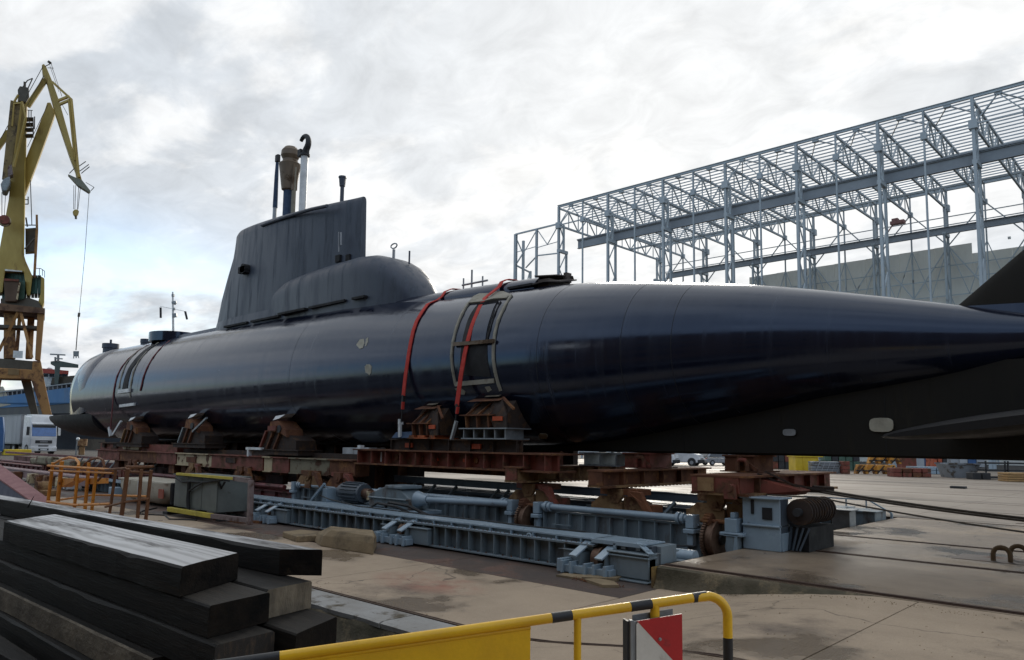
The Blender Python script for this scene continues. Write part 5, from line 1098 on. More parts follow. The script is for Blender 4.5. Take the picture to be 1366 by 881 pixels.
put_timber('dark timber sticking out furthest to the right, low in the stack by the yellow rail', (-15.0, 3.30), (-5.50, 3.36), (-15.0, 3.94), (-5.80, 3.95), .20, mats=DK, seed=6)
put_timber('pale worn timber in the fourth layer, showing a light grey brown side', (-15.0, 2.44), (-6.5, 2.64), (-15.0, 3.1), (-6.5, 3.2), -.05, mats=LT, seed=7)
put_timber('dark timber in the fourth layer behind the pale one', (-15.0, 3.22), (-5.9, 3.34), (-15.0, 3.9), (-5.9, 3.9), -.05, mats=DK, seed=8)
put_timber('dark timber at the bottom of the stack below the pale one', (-15.0, 2.42), (-6.3, 2.55), (-15.0, 3.1), (-6.3, 3.2), -.30, mats=DK, seed=9)
put_timber('dark timber at the bottom of the stack on the far side', (-15.0, 3.22), (-6.1, 3.3), (-15.0, 3.9), (-6.1, 3.9), -.30, mats=DK, seed=10)
a = (-8.272, 2.03, -0.3)
solo('dark_plank', G().hexa([(-10.4, 2.05, -.45), (-8.28, 2.2, -.45), (-8.45, 2.36, -.45), (-10.4, 2.34, -.45), (-10.4, 2.05, -.39), (-8.28, 2.2, -.39), (-8.45, 2.36, -.39), (-10.4, 2.34, -.39)]), timber_m, 'thin black plank end in the bottom left corner beside the stack', 'plank', bevel=.005)
a = (-13.015, 3.35, 0.704); b = (-12.873, 3.38, 0.871)
solo('steel_spike', G().tube([a, b], .012, 6, r2=.004), black_m, 'thin black spike sticking up from the pale upper timber', 'spike')
solo('bearer_block', G().box(-13, -12.7, 2.5, 4.0, -.62, -.552), timber_m, 'low bearer under the left part of the timber stack', 'bearer')
solo('bearer_block', G().box(-7.4, -7.1, 2.5, 4.0, -.62, -.552), timber_m, 'low bearer under the right end of the timber stack', 'bearer')

# ------------------------------------------------------------------ yellow barrier with the hazard board
PR = Vector((-1.803, 3.161, 1.054)); PL = Vector((-2.863, 1.571, 0.873)); D = (PR - PL); Dn = D.normalized(); Lr = D.length
nrm = Vector((Dn.y, -Dn.x, 0)).normalized()
def onrail(x):                              # point on the top rail seen at a given share of its length
    return PL + D * x
bar = thing('crowd_barrier', 'yellow tube barrier with black bands and a yellow sheet panel in the foreground', 'barrier', tuple((PR + PL) / 2 - Vector((0, 0, 1.0))))
endp = Vector((-1.695, 3.274, 0.972))
arc = [PL - Dn * 1.0, PL, PR]
c0 = PR + Dn * .055
dirx = Vector((endp.x - c0.x, endp.y - c0.y, 0)).normalized(); rad = ((endp - c0).xy).length
for j in range(1, 9):
    t = j / 8 * math.pi / 2; arc.append(c0 + dirx * rad * math.sin(t) + Vector((0, 0, -rad * (1 - math.cos(t)))) + Vector((0, 0, Dn.z * .1 * t)))
foot = arc[-1].copy(); foot.z = .03
part('rail_tube', G().tube(arc + [foot], .0215, 20), yellow_m, bar, smooth=True)
def band(a_, b_): part('black_band', G().tube([a_, b_], .0224, 20), bband_m, bar, smooth=True)
for x0, x1 in ((.6438, .6924), (.8365, .8896), (.996, 1.032)): band(onrail(x0), onrail(x1))
band(onrail(-.1), onrail(.0494))
band(Vector((foot.x, foot.y, arc[-1].z - .095)), Vector((foot.x, foot.y, arc[-1].z - .195)))
for x in (.7069, .8991):
    p = onrail(x); part('post', G().tube([p, (p.x, p.y, zr(p.x) + .04)], .0165 if x < .8 else .0215, 16), yellow_m, bar, smooth=True)
p = onrail(.0); q = onrail(.5941)
p = PL - Dn * .9
pq = Vector((0, 0, .035)); dz = .62
part('sheet_panel', G().hexa([tuple(p - pq - Vector((0, 0, dz)) + nrm * .004), tuple(q - pq - Vector((0, 0, dz)) + nrm * .004), tuple(q - pq - Vector((0, 0, dz)) - nrm * .004), tuple(p - pq - Vector((0, 0, dz)) - nrm * .004), tuple(p - pq + nrm * .004), tuple(q - pq + nrm * .004), tuple(q - pq - nrm * .004), tuple(p - pq - nrm * .004)]), yellow_m, bar)
part('panel_bead', G().tube([p - pq + Vector((0, 0, .008)), q - pq + Vector((0, 0, .008))], .009, 10), yellow_m, bar, smooth=True)
part('lower_rail', G().tube([PL - Dn * 1.0 - Vector((0, 0, .72)), PR - Vector((0, 0, .72)), Vector((foot.x, foot.y, PR.z - .72))], .0165, 12), yellow_m, bar, smooth=True)
for pt in (foot,): part('foot', G().beam(pt - nrm * .25, pt + nrm * .25, .06, .03), yellow_m, bar)
# board
T0 = Vector((-1.942, 2.898, 0.967)); up = Vector((0, 0, 1)); dh = Vector((Dn.x, Dn.y, Dn.z + .012)).normalized(); W_ = .222; H_ = .50
bd = thing('hazard_board', 'red and white diagonal hazard board clamped to the barrier post', 'sign', tuple(T0 - up * H_))
def P3(u, v, o): return T0 + dh * u - up * v + nrm * o
rr_ = .012
part('backing', G().prism([P3(-.012, .0, -.012), P3(W_ + .004, .0, -.012), P3(W_ + .004, H_, -.012), P3(-.012, H_, -.012)], nrm * .008), grey_m, bd, bevel=.002)
part('white_field', G().prism([P3(.0, .012, 0), P3(.01, .003, 0), P3(.03, .003, 0), P3(W_, H_ * .49, 0), P3(W_, H_, 0), P3(0, H_, 0)], nrm * .0025), signw_m, bd)
part('red_field', G().prism([P3(.003, -.001, 0), P3(W_, -.001, 0), P3(W_, H_ * .49, 0), P3(W_ - .002, H_ * .49, 0)], nrm * .0032), red_m, bd)
part('edge_channel', G().prism([P3(-.028, -.006, -.03), P3(-.012, -.006, -.03), P3(-.012, H_, -.03), P3(-.028, H_, -.03)], nrm * .03), grey_m, bd, bevel=.003)
part('edge_channel', G().prism([P3(-.040, -.004, -.06), P3(-.030, -.004, -.06), P3(-.030, H_, -.06), P3(-.040, H_, -.06)], nrm * .05), bband_m, bd)
part('clamp_plate', G().prism([P3(.0, -.018, -.05), P3(.20, -.018, -.05), P3(.20, .03, -.05), P3(.0, .03, -.05)], nrm * .006), grey_m, bd, bevel=.003)
part('screw', G().tube([P3(.112, .093, .0), P3(.112, .093, .008)], .0075, 12).tube([P3(.112, .093, .008), P3(.112, .093, .012)], .004, 8), galv_m, bd, smooth=True)

# ------------------------------------------------------------------ guard railings, cabinet, float, blocks
def rail_set(name, label, segs_, m, loc, r=.03):
    t = thing(name, label, 'railing', loc)
    for nm, pts, rad_ in segs_: part(nm, G().tube(pts, rad_, 8), m, t, smooth=True)
    return t
rs = rail_set('guard_railing', 'orange tube railing with two hooped ladder tops behind the timber stack', [
    ('post', [(-26.115, 7.3, 0.97), (-26.325, 7.3, -0.291)], .05), ('post', [(-25.272, 7.3, 1.037), (-25.396, 7.3, -0.231)], .06), ('post', [(-23.79, 7.3, 0.969), (-23.88, 7.3, -0.387)], .045),
    ('post', [(-23.57, 7.5, 1.037), (-23.632, 7.5, -0.464)], .05), ('post', [(-22.933, 7.5, 0.888), (-23.089, 7.5, -0.424)], .045),
    ('hoop', [(-27.177, 7.6, 0.891), (-26.324, 7.6, 1.066), (-25.628, 7.6, 1.139), (-25.075, 7.6, 1.118), (-24.098, 7.4, 1.024), (-23.754, 7.3, 0.801), (-24.017, 7.3, 0.536)], .04),
    ('top_rail', [(-26.246, 7.2, 0.876), (-23.237, 7.25, 0.903), (-20.997, 7.3, 0.925)], .035), ('top_rail', [(-26.063, 7.2, 0.734), (-21.086, 7.3, 0.835)], .03), ('lower_rail', [(-26.053, 7.2, -0.201), (-23.638, 7.25, -0.148), (-21.047, 7.3, 0.047)], .035), ('lower_rail', [(-26.466, 7.6, -0.2), (-24.254, 7.9, 0.074), (-20.348, 7.9, 0.254)], .03)],
    oran_m, (-24.757, 7.4, -0.326))
part('hoop', G().tube([(-24.484, 7.6, 0.836), (-24.195, 7.6, 0.998), (-23.658, 7.6, 1.141), (-23.12, 7.6, 1.185), (-22.453, 7.5, 1.129), (-22.337, 7.5, 0.969), (-22.432, 7.5, 0.721), (-22.751, 7.5, 0.564)], .035, 8), brrail_m, rs, smooth=True, label='rust brown second hoop of the orange railing')
part('step_plate', G().prism([(-25.404, 7.35, 0.253), (-24.242, 7.35, 0.504), (-24.256, 7.35, 0.568), (-25.466, 7.35, 0.518)], (0, .3, 0)).prism([(-23.911, 7.55, 0.406), (-22.945, 7.55, 0.472), (-22.974, 7.55, 0.616), (-23.947, 7.55, 0.575)], (0, .3, 0)), oran_m, rs)
rs = rail_set('guard_railing', 'rust brown tube railing frame standing between the orange railing and the cabinet', [
    ('post', [(-20.894, 7.3, 0.939), (-21.145, 7.3, -0.286)], .04), ('post', [(-19.261, 7, 1.016), (-19.48, 7, -0.196)], .055), ('post', [(-19.223, 7.3, 0.994), (-19.276, 7.3, -0.253)], .045), ('post', [(-19.143, 7.5, 0.976), (-19.287, 7.5, -0.303)], .045),
    ('top_rail', [(-21.049, 7.1, 0.927), (-19.357, 7, 1.022), (-20.081, 7.9, 1.023)], .03), ('top_rail', [(-19.766, 7.1, 0.933), (-19.177, 7.5, 0.901)], .03), ('top_rail', [(-21.023, 7.6, 0.998), (-20.035, 7.9, 1.034)], .03),
    ('lower_rail', [(-20.871, 7.1, -0.008), (-19.313, 7, 0.217), (-19.172, 7.5, 0.284)], .03)], brrail_m, (-19.772, 7.3, -0.274))
cb = thing('control_cabinet', 'grey green three door cabinet strung with black cable on a yellow barred skid', 'cabinet', (-19.23, 8.9, -0.258))
A0, A1, A2, A3 = [Vector(v) for v in ((-21.024, 8.9, 0.755), (-21.073, 8.9, -0.114), (-18.52, 8.9, 0.767), (-18.513, 8.9, -0.073))]
zt_, zb_ = (A0.z + A2.z) / 2, (A1.z + A3.z) / 2; x0_, x1_ = (A0.x + A1.x) / 2, (A2.x + A3.x) / 2
part('cabinet_body', G().box(x0_, x1_, 8.93, 9.75, zb_, zt_), cab_m, cb, bevel=.01)
for q in range(3):
    a_, b_ = x0_ + (x1_ - x0_) * q / 3 + .012, x0_ + (x1_ - x0_) * (q + 1) / 3 - .012
    part('door', G().box(a_, b_, 8.90, 8.925, zb_ + .01, zt_ - .02), cab_m, cb, bevel=.006)
part('cabinet_roof', G().box(x0_ - .04, x1_ + .05, 8.86, 9.8, zt_ + .001, zt_ + .03), cab_m, cb)
part('cable', G().tube([(-20.811, 8.82, 0.694), (-20.416, 8.84, 0.59), (-20.006, 8.84, 0.628), (-19.426, 8.84, 0.634), (-18.666, 8.84, 0.696), (-18.104, 8.86, 0.748), (-18.07, 9, 0.727)], .028, 8).tube([(-19.983, 8.83, 0.629), (-20.018, 8.84, 0.372), (-20.03, 8.84, 0.116), (-19.954, 8.84, -0.114)], .05, 8).tube([(-19.95, 8.83, 0.376), (-19.608, 8.83, 0.51), (-19.187, 8.83, 0.636), (-18.644, 8.83, 0.688)], .025, 8).tube([(-18.463, 8.9, 0.694), (-18.488, 9, 0.521), (-18.306, 9, 0.698)], .03, 8), black_m, cb, smooth=True)
part('yellow_bar', G().beam((-20.983, 8.75, -0.161), (-18.395, 8.75, -0.154), .10, .12), mat('skid yellow', (.62, .50, .05), .5, scale=3, rust=(.2, .15, .08), rlo=.62, rhi=.72), cb, bevel=.01)
part('skid_bar', G().beam((-18.383, 8.75, -0.153), (-16.553, 8.75, -0.114), .10, .11), pinkgrey_m, cb)
part('skid_bar', G().beam((-19.389, 9.7, -0.142), (-18.287, 9.7, -0.169), .08, .10), pinkgrey_m, cb)
part('skid_post', G().beam((-16.52, 8.75, 0.801), (-16.497, 8.75, -0.212), .11, .11, (1, 0, 0)), pinkgrey_m, cb, bevel=.008)
part('yellow_bar', G().beam((-20.612, 8.78, 0.804), (-17.405, 8.78, 0.81), .09, .06), MATS['skid yellow'], cb)
part('skid_bar', G().beam((-17.39, 8.78, 0.809), (-16.558, 8.78, 0.79), .09, .10), pinkgrey_m, cb)
part('skid_foot', G().box(x0_ - .2, x0_ + .1, 8.7, 9.8, -.3, zb_ - .14), black_m, cb)
part('skid_foot', G().box(x1_, x1_ + .2, 8.9, 9.7, -.3, zb_ - .12), black_m, cb)
fl = thing('boat_float', 'cream boat shaped float with a red mark on its end behind the brown railing', 'float', (-25, 9.9, -.3))
rr = []
F0, F1 = (-27.514, 9.6, 0.125), (-23.257, 9.6, 0.352)
L0 = -26.7; L1 = -22.75
for i in range(13):
    t = i / 12; x = L0 + (L1 - L0) * t; k = .72 + .28 * math.sin(min(1, t * 3) * math.pi / 2) if t < .33 else (1 - .25 * max(0, (t - .8) / .2) ** 2)
    ring = []
    for j in range(17):
        a_ = math.pi * j / 16; ring.append((x, 9.95 - .62 * k * math.copysign(abs(math.cos(a_)) ** .5, math.cos(a_)), .42 - .68 * k * abs(math.sin(a_)) ** .6))
    rr.append(ring)
part('float_hull', G().loft(rr), tank_m, fl, smooth=True, ang=50)
part('deck', G().box(L0 + .05, L1 - .05, 9.4, 10.5, .40, .45), tank_m, fl, bevel=.01)
part('red_mark', G().box(L1 - .42, L1 - .1, 9.325, 9.36, -.02, .25), mat('faded red mark', (.38, .10, .06), .6), fl)
part('seam', G().box(-24.75, -24.72, 9.315, 9.4, -.2, .42), MATS['white paint'], fl)
part('end_cap', G().box(L1 - .03, L1 + .14, 9.5, 10.35, -.2, .44), blackish, fl, bevel=.03)
part('outboard_bracket', G().box(L1 + .15, L1 + .5, 9.7, 10.2, -.25, .2).box(L1 + .2, L1 + .3, 9.8, 10.1, .2, .35), plast_m, fl, bevel=.02)
# sandy concrete block lying before the carriage
cbk = thing('concrete_block', 'sandy concrete block with a broken left end, lying beside the near girder wheel', 'block', (-12.4, 8.8, -.3))
part('block_body', G().loft([[(-12.9, 8.34, -.3), (-11.3, 8.42, -.3), (-12.1, 9.1, -.3), (-14.1, 9.12, -.3), (-13.75, 8.7, -.3)], [(-12.86, 8.38, -.1), (-11.32, 8.44, -.1), (-12.1, 9.08, -.1), (-13.95, 9.08, -.16), (-13.65, 8.74, -.14)], [(-12.7, 8.46, .03), (-11.36, 8.48, .02), (-12.14, 9.02, .03), (-13.6, 9.04, -.02), (-13.3, 8.78, .0)]]), block_m, cbk, bevel=.02)
solo('concrete_block', G().prism([(-14.6, 8.5, -.3), (-13.7, 8.3, -.3), (-13.5, 8.8, -.3), (-14.0, 9.2, -.3), (-14.7, 9.0, -.3)], (0, 0, .12)), block_m, 'flat sandy slab behind the rough concrete block', 'block', bevel=.02)
solo('steel_scrap', G().box(-18.3, -17.6, 9.1, 9.35, -.3, -.25).beam((-18.8, 9.0, -.27), (-17.3, 9.5, -.27), .08, .06), rust_m, 'rusty scrap bars on the ground right of the cabinet', 'scrap')
# red sloping plate girder at the left edge
pg = thing('plate_girder', 'sloping girder with maroon top and navy side at the left edge', 'girder', (-28.662, 7, -0.137))
q0, q1, q2, q3 = [Vector(v) for v in ((-32.871, 6.9, 0.654), (-26.033, 6.9, -0.253), (-32.78, 6.9, 0.388), (-26.705, 6.9, -0.341))]
part('top_plate', G().prism([q0, q1, q1 + Vector((.25, .5, -.02)), q0 + Vector((0, .5, .12))], (0, 0, -.05)), mplate_m, pg)
part('side_plate', G().prism([q0 + Vector((0, 0, -.06)), q1 + Vector((0, 0, -.06)), Vector((q1.x, 6.9, -.3)), Vector((q0.x, 6.9, -.3))], (0, .06, 0)), navy_m, pg)
# red carriage further along the pit
rc = thing('red_carriage', 'dark red rail carriage with shaft and girder beyond the orange railing', 'rail carriage', (-36, 12.5, -.3))
part('rail_girder', G().box(-58, -21.0, 12.5, 12.56, -.3, .12).box(-58, -21.0, 12.4, 13.1, .12, .16).box(-58, -21.0, 12.4, 13.1, -.3, -.27), deepred_m, rc)
for x0, x1 in ((-58, -45.5), (-44.8, -34.8), (-34, -21.2)): part('line_shaft', G().tube([(x0, 12.35, .30), (x1, 12.35, .30)], .075, 10), deepred_m, rc, smooth=True)
pieces('rib', G().box(-.01, .01, 12.42, 12.499, -.268, .118), deepred_m, rc, [(-57 + i * .9, 0, 0) for i in range(40)])
for x in (-45.2, -34.4, -25.3): part('shaft_bearing', G().box(x - .25, x + .1, 12.2, 12.5, .05, .45).box(x - .1, x + .3, 12.25, 12.4, -.1, .5), maroon_m, rc, bevel=.02)
part('side_girder', G().box(-62, -31.2, 9.9, 10.4, .20, .25).box(-62, -31.2, 9.95, 10.0, -.1, .2), mat('pink dusted paint', (.36, .24, .23), .6, scale=2), rc)
for i, x in enumerate((-37.5, -36.3, -35.2, -33.6, -32.6, -40)):
    part('axle_box', G().box(x - .3, x + .2, 9.6, 9.94, -.25, .16).tube([(x, 9.55, -.05), (x, 9.6, -.05)], .16, 12), (cream_m, rust_m, tanrust_m, cream_m, MATS['white paint'], rust_m)[i], rc, bevel=.02)
part('gear_pile', G().box(-47, -40, 12.0, 12.6, .3, .62).box(-45.5, -43, 11.9, 12.3, .35, .75), MATS['olive grey paint'], rc, bevel=.08)
for i in range(12): part('stay', G().beam((-44 + i * .95, 13.4, .7), (-44.5 + i * .95, 13.2, .2), .06, .06), galv_m, rc)
part('frame_beam', G().box(-58, -31, 13.4, 13.6, .66, .78).box(-58, -24, 13.9, 14.1, .2, .5), deepred_m, rc)
bg_ = thing('blue_girder', 'short light blue ribbed girder lying behind the orange railing', 'girder', (-30, 10.6, -.3))
part('web', G().box(-33.5, -26.2, 10.55, 10.6, -.28, .12), blue_m, bg_)
part('top_flange', G().box(-33.6, -26.0, 10.35, 10.9, .12, .16), blue_lit, bg_)
pieces('rib', G().box(-.012, .012, 10.40, 10.549, -.28, .119), blue_m, bg_, [(-33.3 + i * .42, 0, 0) for i in range(17)])
part('end_box', G().box(-26.15, -25.4, 10.2, 10.7, -.29, -.05), blue_lit, bg_, bevel=.02)
part('axle_box', G().box(-29.5, -28.9, 10.1, 10.4, -.29, -.02), blue_lit, bg_, bevel=.02)
solo('ochre_pulley', G().box(-31.2, -29.8, 8.1, 8.6, -.3, -.1).tube([(-30.5, 8.05, -.05), (-30.5, 8.5, -.05)], .25, 14), tanrust_m, 'ochre brown pulley lump on the ground beside the sloping girder', 'pulley', bevel=.03)
# hoops on the slab
def hoop(px0, px1, y, label):
    x0, x1 = px0, px1; c = (x0 + x1) / 2; r = (x1 - x0) / 2; pts = [(x0, y, -.05), (x0, y, .11)]
    for j in range(1, 8):
        a_ = math.pi * (1 - j / 8); pts.append((c + r * math.cos(a_), y, (.11) + r * 1.0 * math.sin(a_)))
    pts += [(x1, y, .11), (x1, y, -.05)]
    solo('mooring_hoop', G().tube(pts, .036, 10), mat('hoop rust' + label[:5], (.13, .075, .03), .7, scale=9, bump=.5, rust=(.06, .03, .02)), label, 'mooring hoop', 'mooring hoops on the slab', smooth=True)
hoop(-2.70, -2.47, 14.02, 'rusty mooring hoop on the slab, standing in front of its twin')
hoop(-2.54, -2.31, 14.42, 'rusty mooring hoop on the slab, partly hidden behind its twin')
struct('slab_drain', G().box(-3.25, -2.1, 13.85, 14.6, -.02, .006), dirt_m)

# grit and small chips of concrete swept against the kerbs
g = G(); rg = random.Random(3)
for i in range(600):
    k = rg.random()
    if k < .35: x, y, z = rg.uniform(-6, -1.5), 9.46 - abs(rg.gauss(0, .12)), None
    elif k < .6: x, y, z = rg.uniform(-19, -6.3), rg.uniform(8.6, 9.5), -.30
    elif k < .8: x, y, z = rg.uniform(-13, -5.2), 5.98 + abs(rg.gauss(0, .25)), -.30
    else: x, y, z = rg.uniform(-5.5, -1.5), rg.uniform(6.2, 9.3), None
    if z is None: z = zr(x)
    r = rg.uniform(.003, .010) * (1.6 if rg.random() < .08 else 1)
    g.add([(x - r, y, z), (x, y - r, z), (x + r * .8, y, z), (x, y + r * 1.2, z), (x + r * .2, y, z + r * .9)], [(0, 1, 4), (1, 2, 4), (2, 3, 4), (3, 0, 4)])
solo('grit', g, MATS['sandy block'], 'loose grit and concrete crumbs along the kerbs', kind='stuff', recentre=False)
g = G()
for i in range(60):
    x, y = -6.9 + random.gauss(0, .22), 9.22 + random.gauss(0, .05); r = random.uniform(.02, .05)
    g.tube([(x - r, y, -.295), (x, y + r * .5, -.27), (x + r, y - r * .3, -.295)], .006, 4)
solo('wire_tangle', g, rust_m, 'tangle of rusty wire under the end truck', 'wire')
solo('loose_cable', G().tube([(-18.9, 8.6, -.28), (-19.6, 8.2, -.285), (-20.6, 8.5, -.285), (-21.4, 8.1, -.285), (-22.3, 8.6, -.285), (-22.9, 9.2, -.28)], .02, 6), black_m, 'black cable snaking over the ground left of the cabinet', 'cable', smooth=True)

# ------------------------------------------------------------------ level luffing harbour crane, far left
kr = thing('harbour_crane', 'tall yellow luffing harbour crane on an ochre portal at the left edge', 'crane', (-121, 31, 0))
CD = Vector((-.966, .26, 0)).normalized()   # away from the viewer at the crane
CR = Vector((.26, .966, 0)).normalized()
def kbeam(name, a_, b_, wd, dp, m, w2=None, **k):
    a_, b_ = Vector(a_), Vector(b_); g = G().beam(a_, b_, wd, dp, CD, w2=w2); return part(name, g, m, kr, **k)
def slabk(name, poly, dp, m, off=0.0, **k):
    return part(name, G().prism([Vector(p) + CD * off for p in poly], CD * dp), m, kr, **k)
slabk('tower', [(-119.67, 25.71, 49.79), (-118.75, 26.57, 49.81), (-119.39, 27.11, 41.66), (-120.49, 28.1, 27.25), (-120.32, 28.4, 26.21), (-119.75, 29.22, 24.14), (-120.18, 29.2, 21.42), (-120.53, 28.87, 21.41), (-120.64, 28.31, 24.75), (-122.55, 26.52, 24.71), (-122.95, 26.54, 21.79), (-123.64, 25.9, 21.77), (-122.99, 25.71, 27.52), (-121.56, 26.03, 34.84)], 3.0, crane_y, bevel=.12)
slabk('tower_edge_highlight', [(-119.21, 26.87, 42.62), (-119.12, 26.95, 42.63), (-120.21, 28.09, 27.21), (-120.3, 28, 27.2)], 1.2, mat('crane painted highlight yellow', (.62, .42, .07), .5, scale=.5), -.2)  # sun on the right edge of the tower, painted as a brighter yellow strip
slabk('tower_head', [(-119.16, 25.49, 49.87), (-118.9, 25.66, 50.39), (-118, 26.53, 50.2), (-118.03, 26.67, 48.96), (-118.43, 26.42, 48.12), (-119.18, 25.69, 48.31)], 2.6, crane_d, bevel=.1)
kbeam('head_post', (-119, 26.29, 50.11), (-118.94, 26.21, 51.16), .3, .3, crane_d)
part('head_stay', G().beam((-119.43, 25.91, 50), (-118.66, 26.44, 51.37), .10, .10).beam((-118.66, 26.44, 51.37), (-118.1, 26.91, 51.69), .10, .10).beam((-118.64, 26.6, 50.33), (-118.1, 26.91, 51.69), .10, .10), crane_d, kr)
kbeam('luffing_ladder', (-118.39, 25.28, 47.7), (-120.09, 25.18, 36.97), 1.25, 1.0, mat('ladder ochre', (.26, .19, .075), .55, scale=.6, rust=(.12, .09, .06), rscale=.8), w2=.8)
part('side_stay', G().beam((-117.1, 25.68, 47.55), (-118.24, 25.61, 40.37), .22, .22).beam((-117.1, 25.68, 47.55), (-116.86, 26.22, 45.3), .2, .2).beam((-116.86, 26.22, 45.3), (-118.46, 25.65, 38.63), .25, .25).beam((-117.98, 24.9, 47.23), (-117.11, 25.7, 47.34), .2, .2).beam((-117.93, 24.93, 47.33), (-118.31, 25.02, 44.15), .2, .2).beam((-117.93, 24.92, 47.43), (-117.42, 25.25, 48.46), .2, .2), crane_y, kr)
part('counter_drive', G().box(-1, 1, -1, 1, -1.2, 1.2), crane_d, kr) if False else slabk('counter_drive', [(-119.95, 24.59, 36.25), (-119.61, 24.81, 36.97), (-118.91, 25.41, 37.39), (-118.97, 25.49, 36.37), (-119.41, 25.23, 35.23), (-119.85, 24.8, 35.33)], 2.5, grey_m, bevel=.15)
slabk('counter_drive', [(-119.36, 25.07, 38.69), (-118.89, 25.46, 39.1), (-118.82, 25.72, 37.67), (-119.37, 25.26, 37.25)], 1.6, pinkgrey_m, bevel=.1)
part('warning_disc', G().tube([Vector((-119.83, 25.39, 31.29)), Vector((-119.83, 25.39, 31.29)) - CD * .5], .62, 16), maroon_m, kr)
part('disc_rim', G().tube([Vector((-120.07, 25.44, 31.29)), Vector((-120.07, 25.44, 31.29)) + CD * .4], .78, 16), cream_m, kr)
slabk('platform', [(-118.63, 26.52, 46.04), (-117.77, 27.33, 46.06), (-117.77, 27.34, 45.94), (-118.64, 26.54, 45.87)], 1.4, crane_d)
slabk('platform', [(-118.67, 26.59, 45.31), (-117.81, 27.39, 45.33), (-117.82, 27.4, 45.21), (-118.68, 26.6, 45.15)], 1.4, crane_d)
slabk('platform', [(-118.71, 26.65, 44.59), (-117.85, 27.45, 44.6), (-117.86, 27.46, 44.49), (-118.72, 26.66, 44.42)], 1.4, crane_d)
slabk('platform', [(-118.76, 26.72, 43.76), (-117.9, 27.52, 43.77), (-117.91, 27.53, 43.66), (-118.77, 26.73, 43.59)], 1.4, crane_d)
part('platform_rail', G().beam((-118.02, 27.1, 45.95), (-117.96, 27.02, 46.99), .08, .08).beam((-118.25, 26.88, 46.05), (-118.19, 26.8, 46.98), .08, .08).beam((-118.34, 26.66, 47.03), (-117.81, 27.16, 46.99), .08, .08).beam((-117.84, 27.29, 45.85), (-117.93, 27.51, 43.67), .10, .10).beam((-117.66, 27.42, 46.16), (-117.78, 27.55, 44.4), .10, .10).beam((-118.33, 26.83, 45.84), (-117.93, 27.5, 43.77), .08, .08), crane_d, kr)
slabk('boom', [(-117.37, 28.73, 48.6), (-117.02, 29.05, 48.61), (-116.63, 29.62, 47.15), (-116.75, 29.57, 46.73), (-118.68, 28.59, 40.83), (-120.31, 27.73, 35.98), (-120.66, 27.49, 35.34), (-120.41, 27.14, 39.54), (-119.93, 27.38, 41.01), (-117.7, 28.57, 47.44)], 1.6, crane_y, bevel=.1)
slabk('jib', [(-115.94, 27.37, 53.1), (-115.72, 27.55, 53.26), (-115.51, 27.8, 52.9), (-115.02, 28.53, 50.94), (-114.44, 29.48, 48.06), (-113.53, 31.22, 41.78), (-112.92, 32.32, 37.97), (-112.81, 32.52, 37.25), (-113.29, 32.12, 36.93), (-113.38, 31.81, 38.48), (-113.89, 31.02, 40.74), (-114.95, 29.22, 46.51), (-115.56, 28.04, 50.83), (-115.92, 27.56, 51.86)], 1.3, crane_y, bevel=.08)
kbeam('tie_bar', (-116.26, 28.02, 51.27), (-118.31, 26.62, 47.5), .62, .6, crane_y)
kbeam('tie_bar', (-121.5, 25.43, 44.44), (-123.04, 24.36, 41.79), .7, .6, crane_y)
part('jib_stay', G().beam((-114.78, 28.53, 50.64), (-113.03, 30.5, 48.31), .32, .3).beam((-113.03, 30.5, 48.31), (-112.91, 32.11, 37.59), .32, .3).beam((-113.25, 30.29, 48.3), (-113.12, 31.6, 39.85), .32, .3).beam((-114.36, 29.28, 48.08), (-113.19, 30.29, 48.72), .3, .3).beam((-114.24, 29.46, 47.56), (-113.15, 30.4, 48.2), .3, .3), crane_y, kr)
part('jib_rail', G().beam((-115.59, 27.73, 52.9), (-114.96, 28.26, 53.32), .08, .08).beam((-114.96, 28.26, 53.32), (-114.86, 28.48, 52.39), .07, .07).beam((-114.86, 28.47, 52.5), (-114.17, 29.64, 48.79), .06, .06).beam((-114.17, 29.81, 47.55), (-113.72, 30.42, 46.22), .06, .06).beam((-115.13, 28.14, 53.01), (-114.43, 29.3, 49.41), .05, .05).beam((-115.37, 27.96, 52.69), (-114.77, 28.53, 52.65), .06, .06), crane_d, kr)
part('jib_lamp', G().box(-.2, .2, -.2, .2, -.2, .2) if False else G().beam((-115.22, 28.01, 53.32), (-115.06, 28.13, 53.58), .35, .3), crane_d, kr)
slabk('head_plate', [(-113.95, 31.08, 37.98), (-113.47, 31.57, 37.68), (-112.6, 32.46, 37.18), (-111.82, 33.4, 35.7), (-111.98, 33.27, 35.54), (-113.02, 32.17, 36.45)], 1.0, mat('crane grey green', (.20, .20, .15), .5, scale=.5))
part('head_rail', G().beam((-113.83, 31.18, 38.09), (-113.25, 31.61, 38.82), .08, .08).beam((-112.75, 32.14, 38.42), (-111.79, 32.92, 39.36), .08, .08).beam((-112.62, 32.31, 38.11), (-111.73, 33.01, 39.05), .08, .08).beam((-112.86, 31.95, 39.03), (-112.06, 32.6, 39.77), .08, .08).beam((-112.24, 32.84, 36.88), (-111.44, 33.68, 36.22), .07, .07).beam((-111.77, 33.43, 35.75), (-111.44, 33.68, 36.22), .07, .07), crane_d, kr)
ropes = G()
ropes.beam((-113.69, 31.8, 36.51), (-113.9, 32.06, 33.2), .07, .07, CD)
ropes.beam((-113.5, 31.98, 36.52), (-113.78, 32.18, 33.21), .07, .07, CD)
ropes.beam((-113.2, 32.26, 36.52), (-113.55, 32.4, 33.21), .07, .07, CD)
ropes.beam((-113.01, 32.44, 36.52), (-113.47, 32.47, 33.21), .07, .07, CD)
part('hoist_rope', ropes, crane_d, kr)
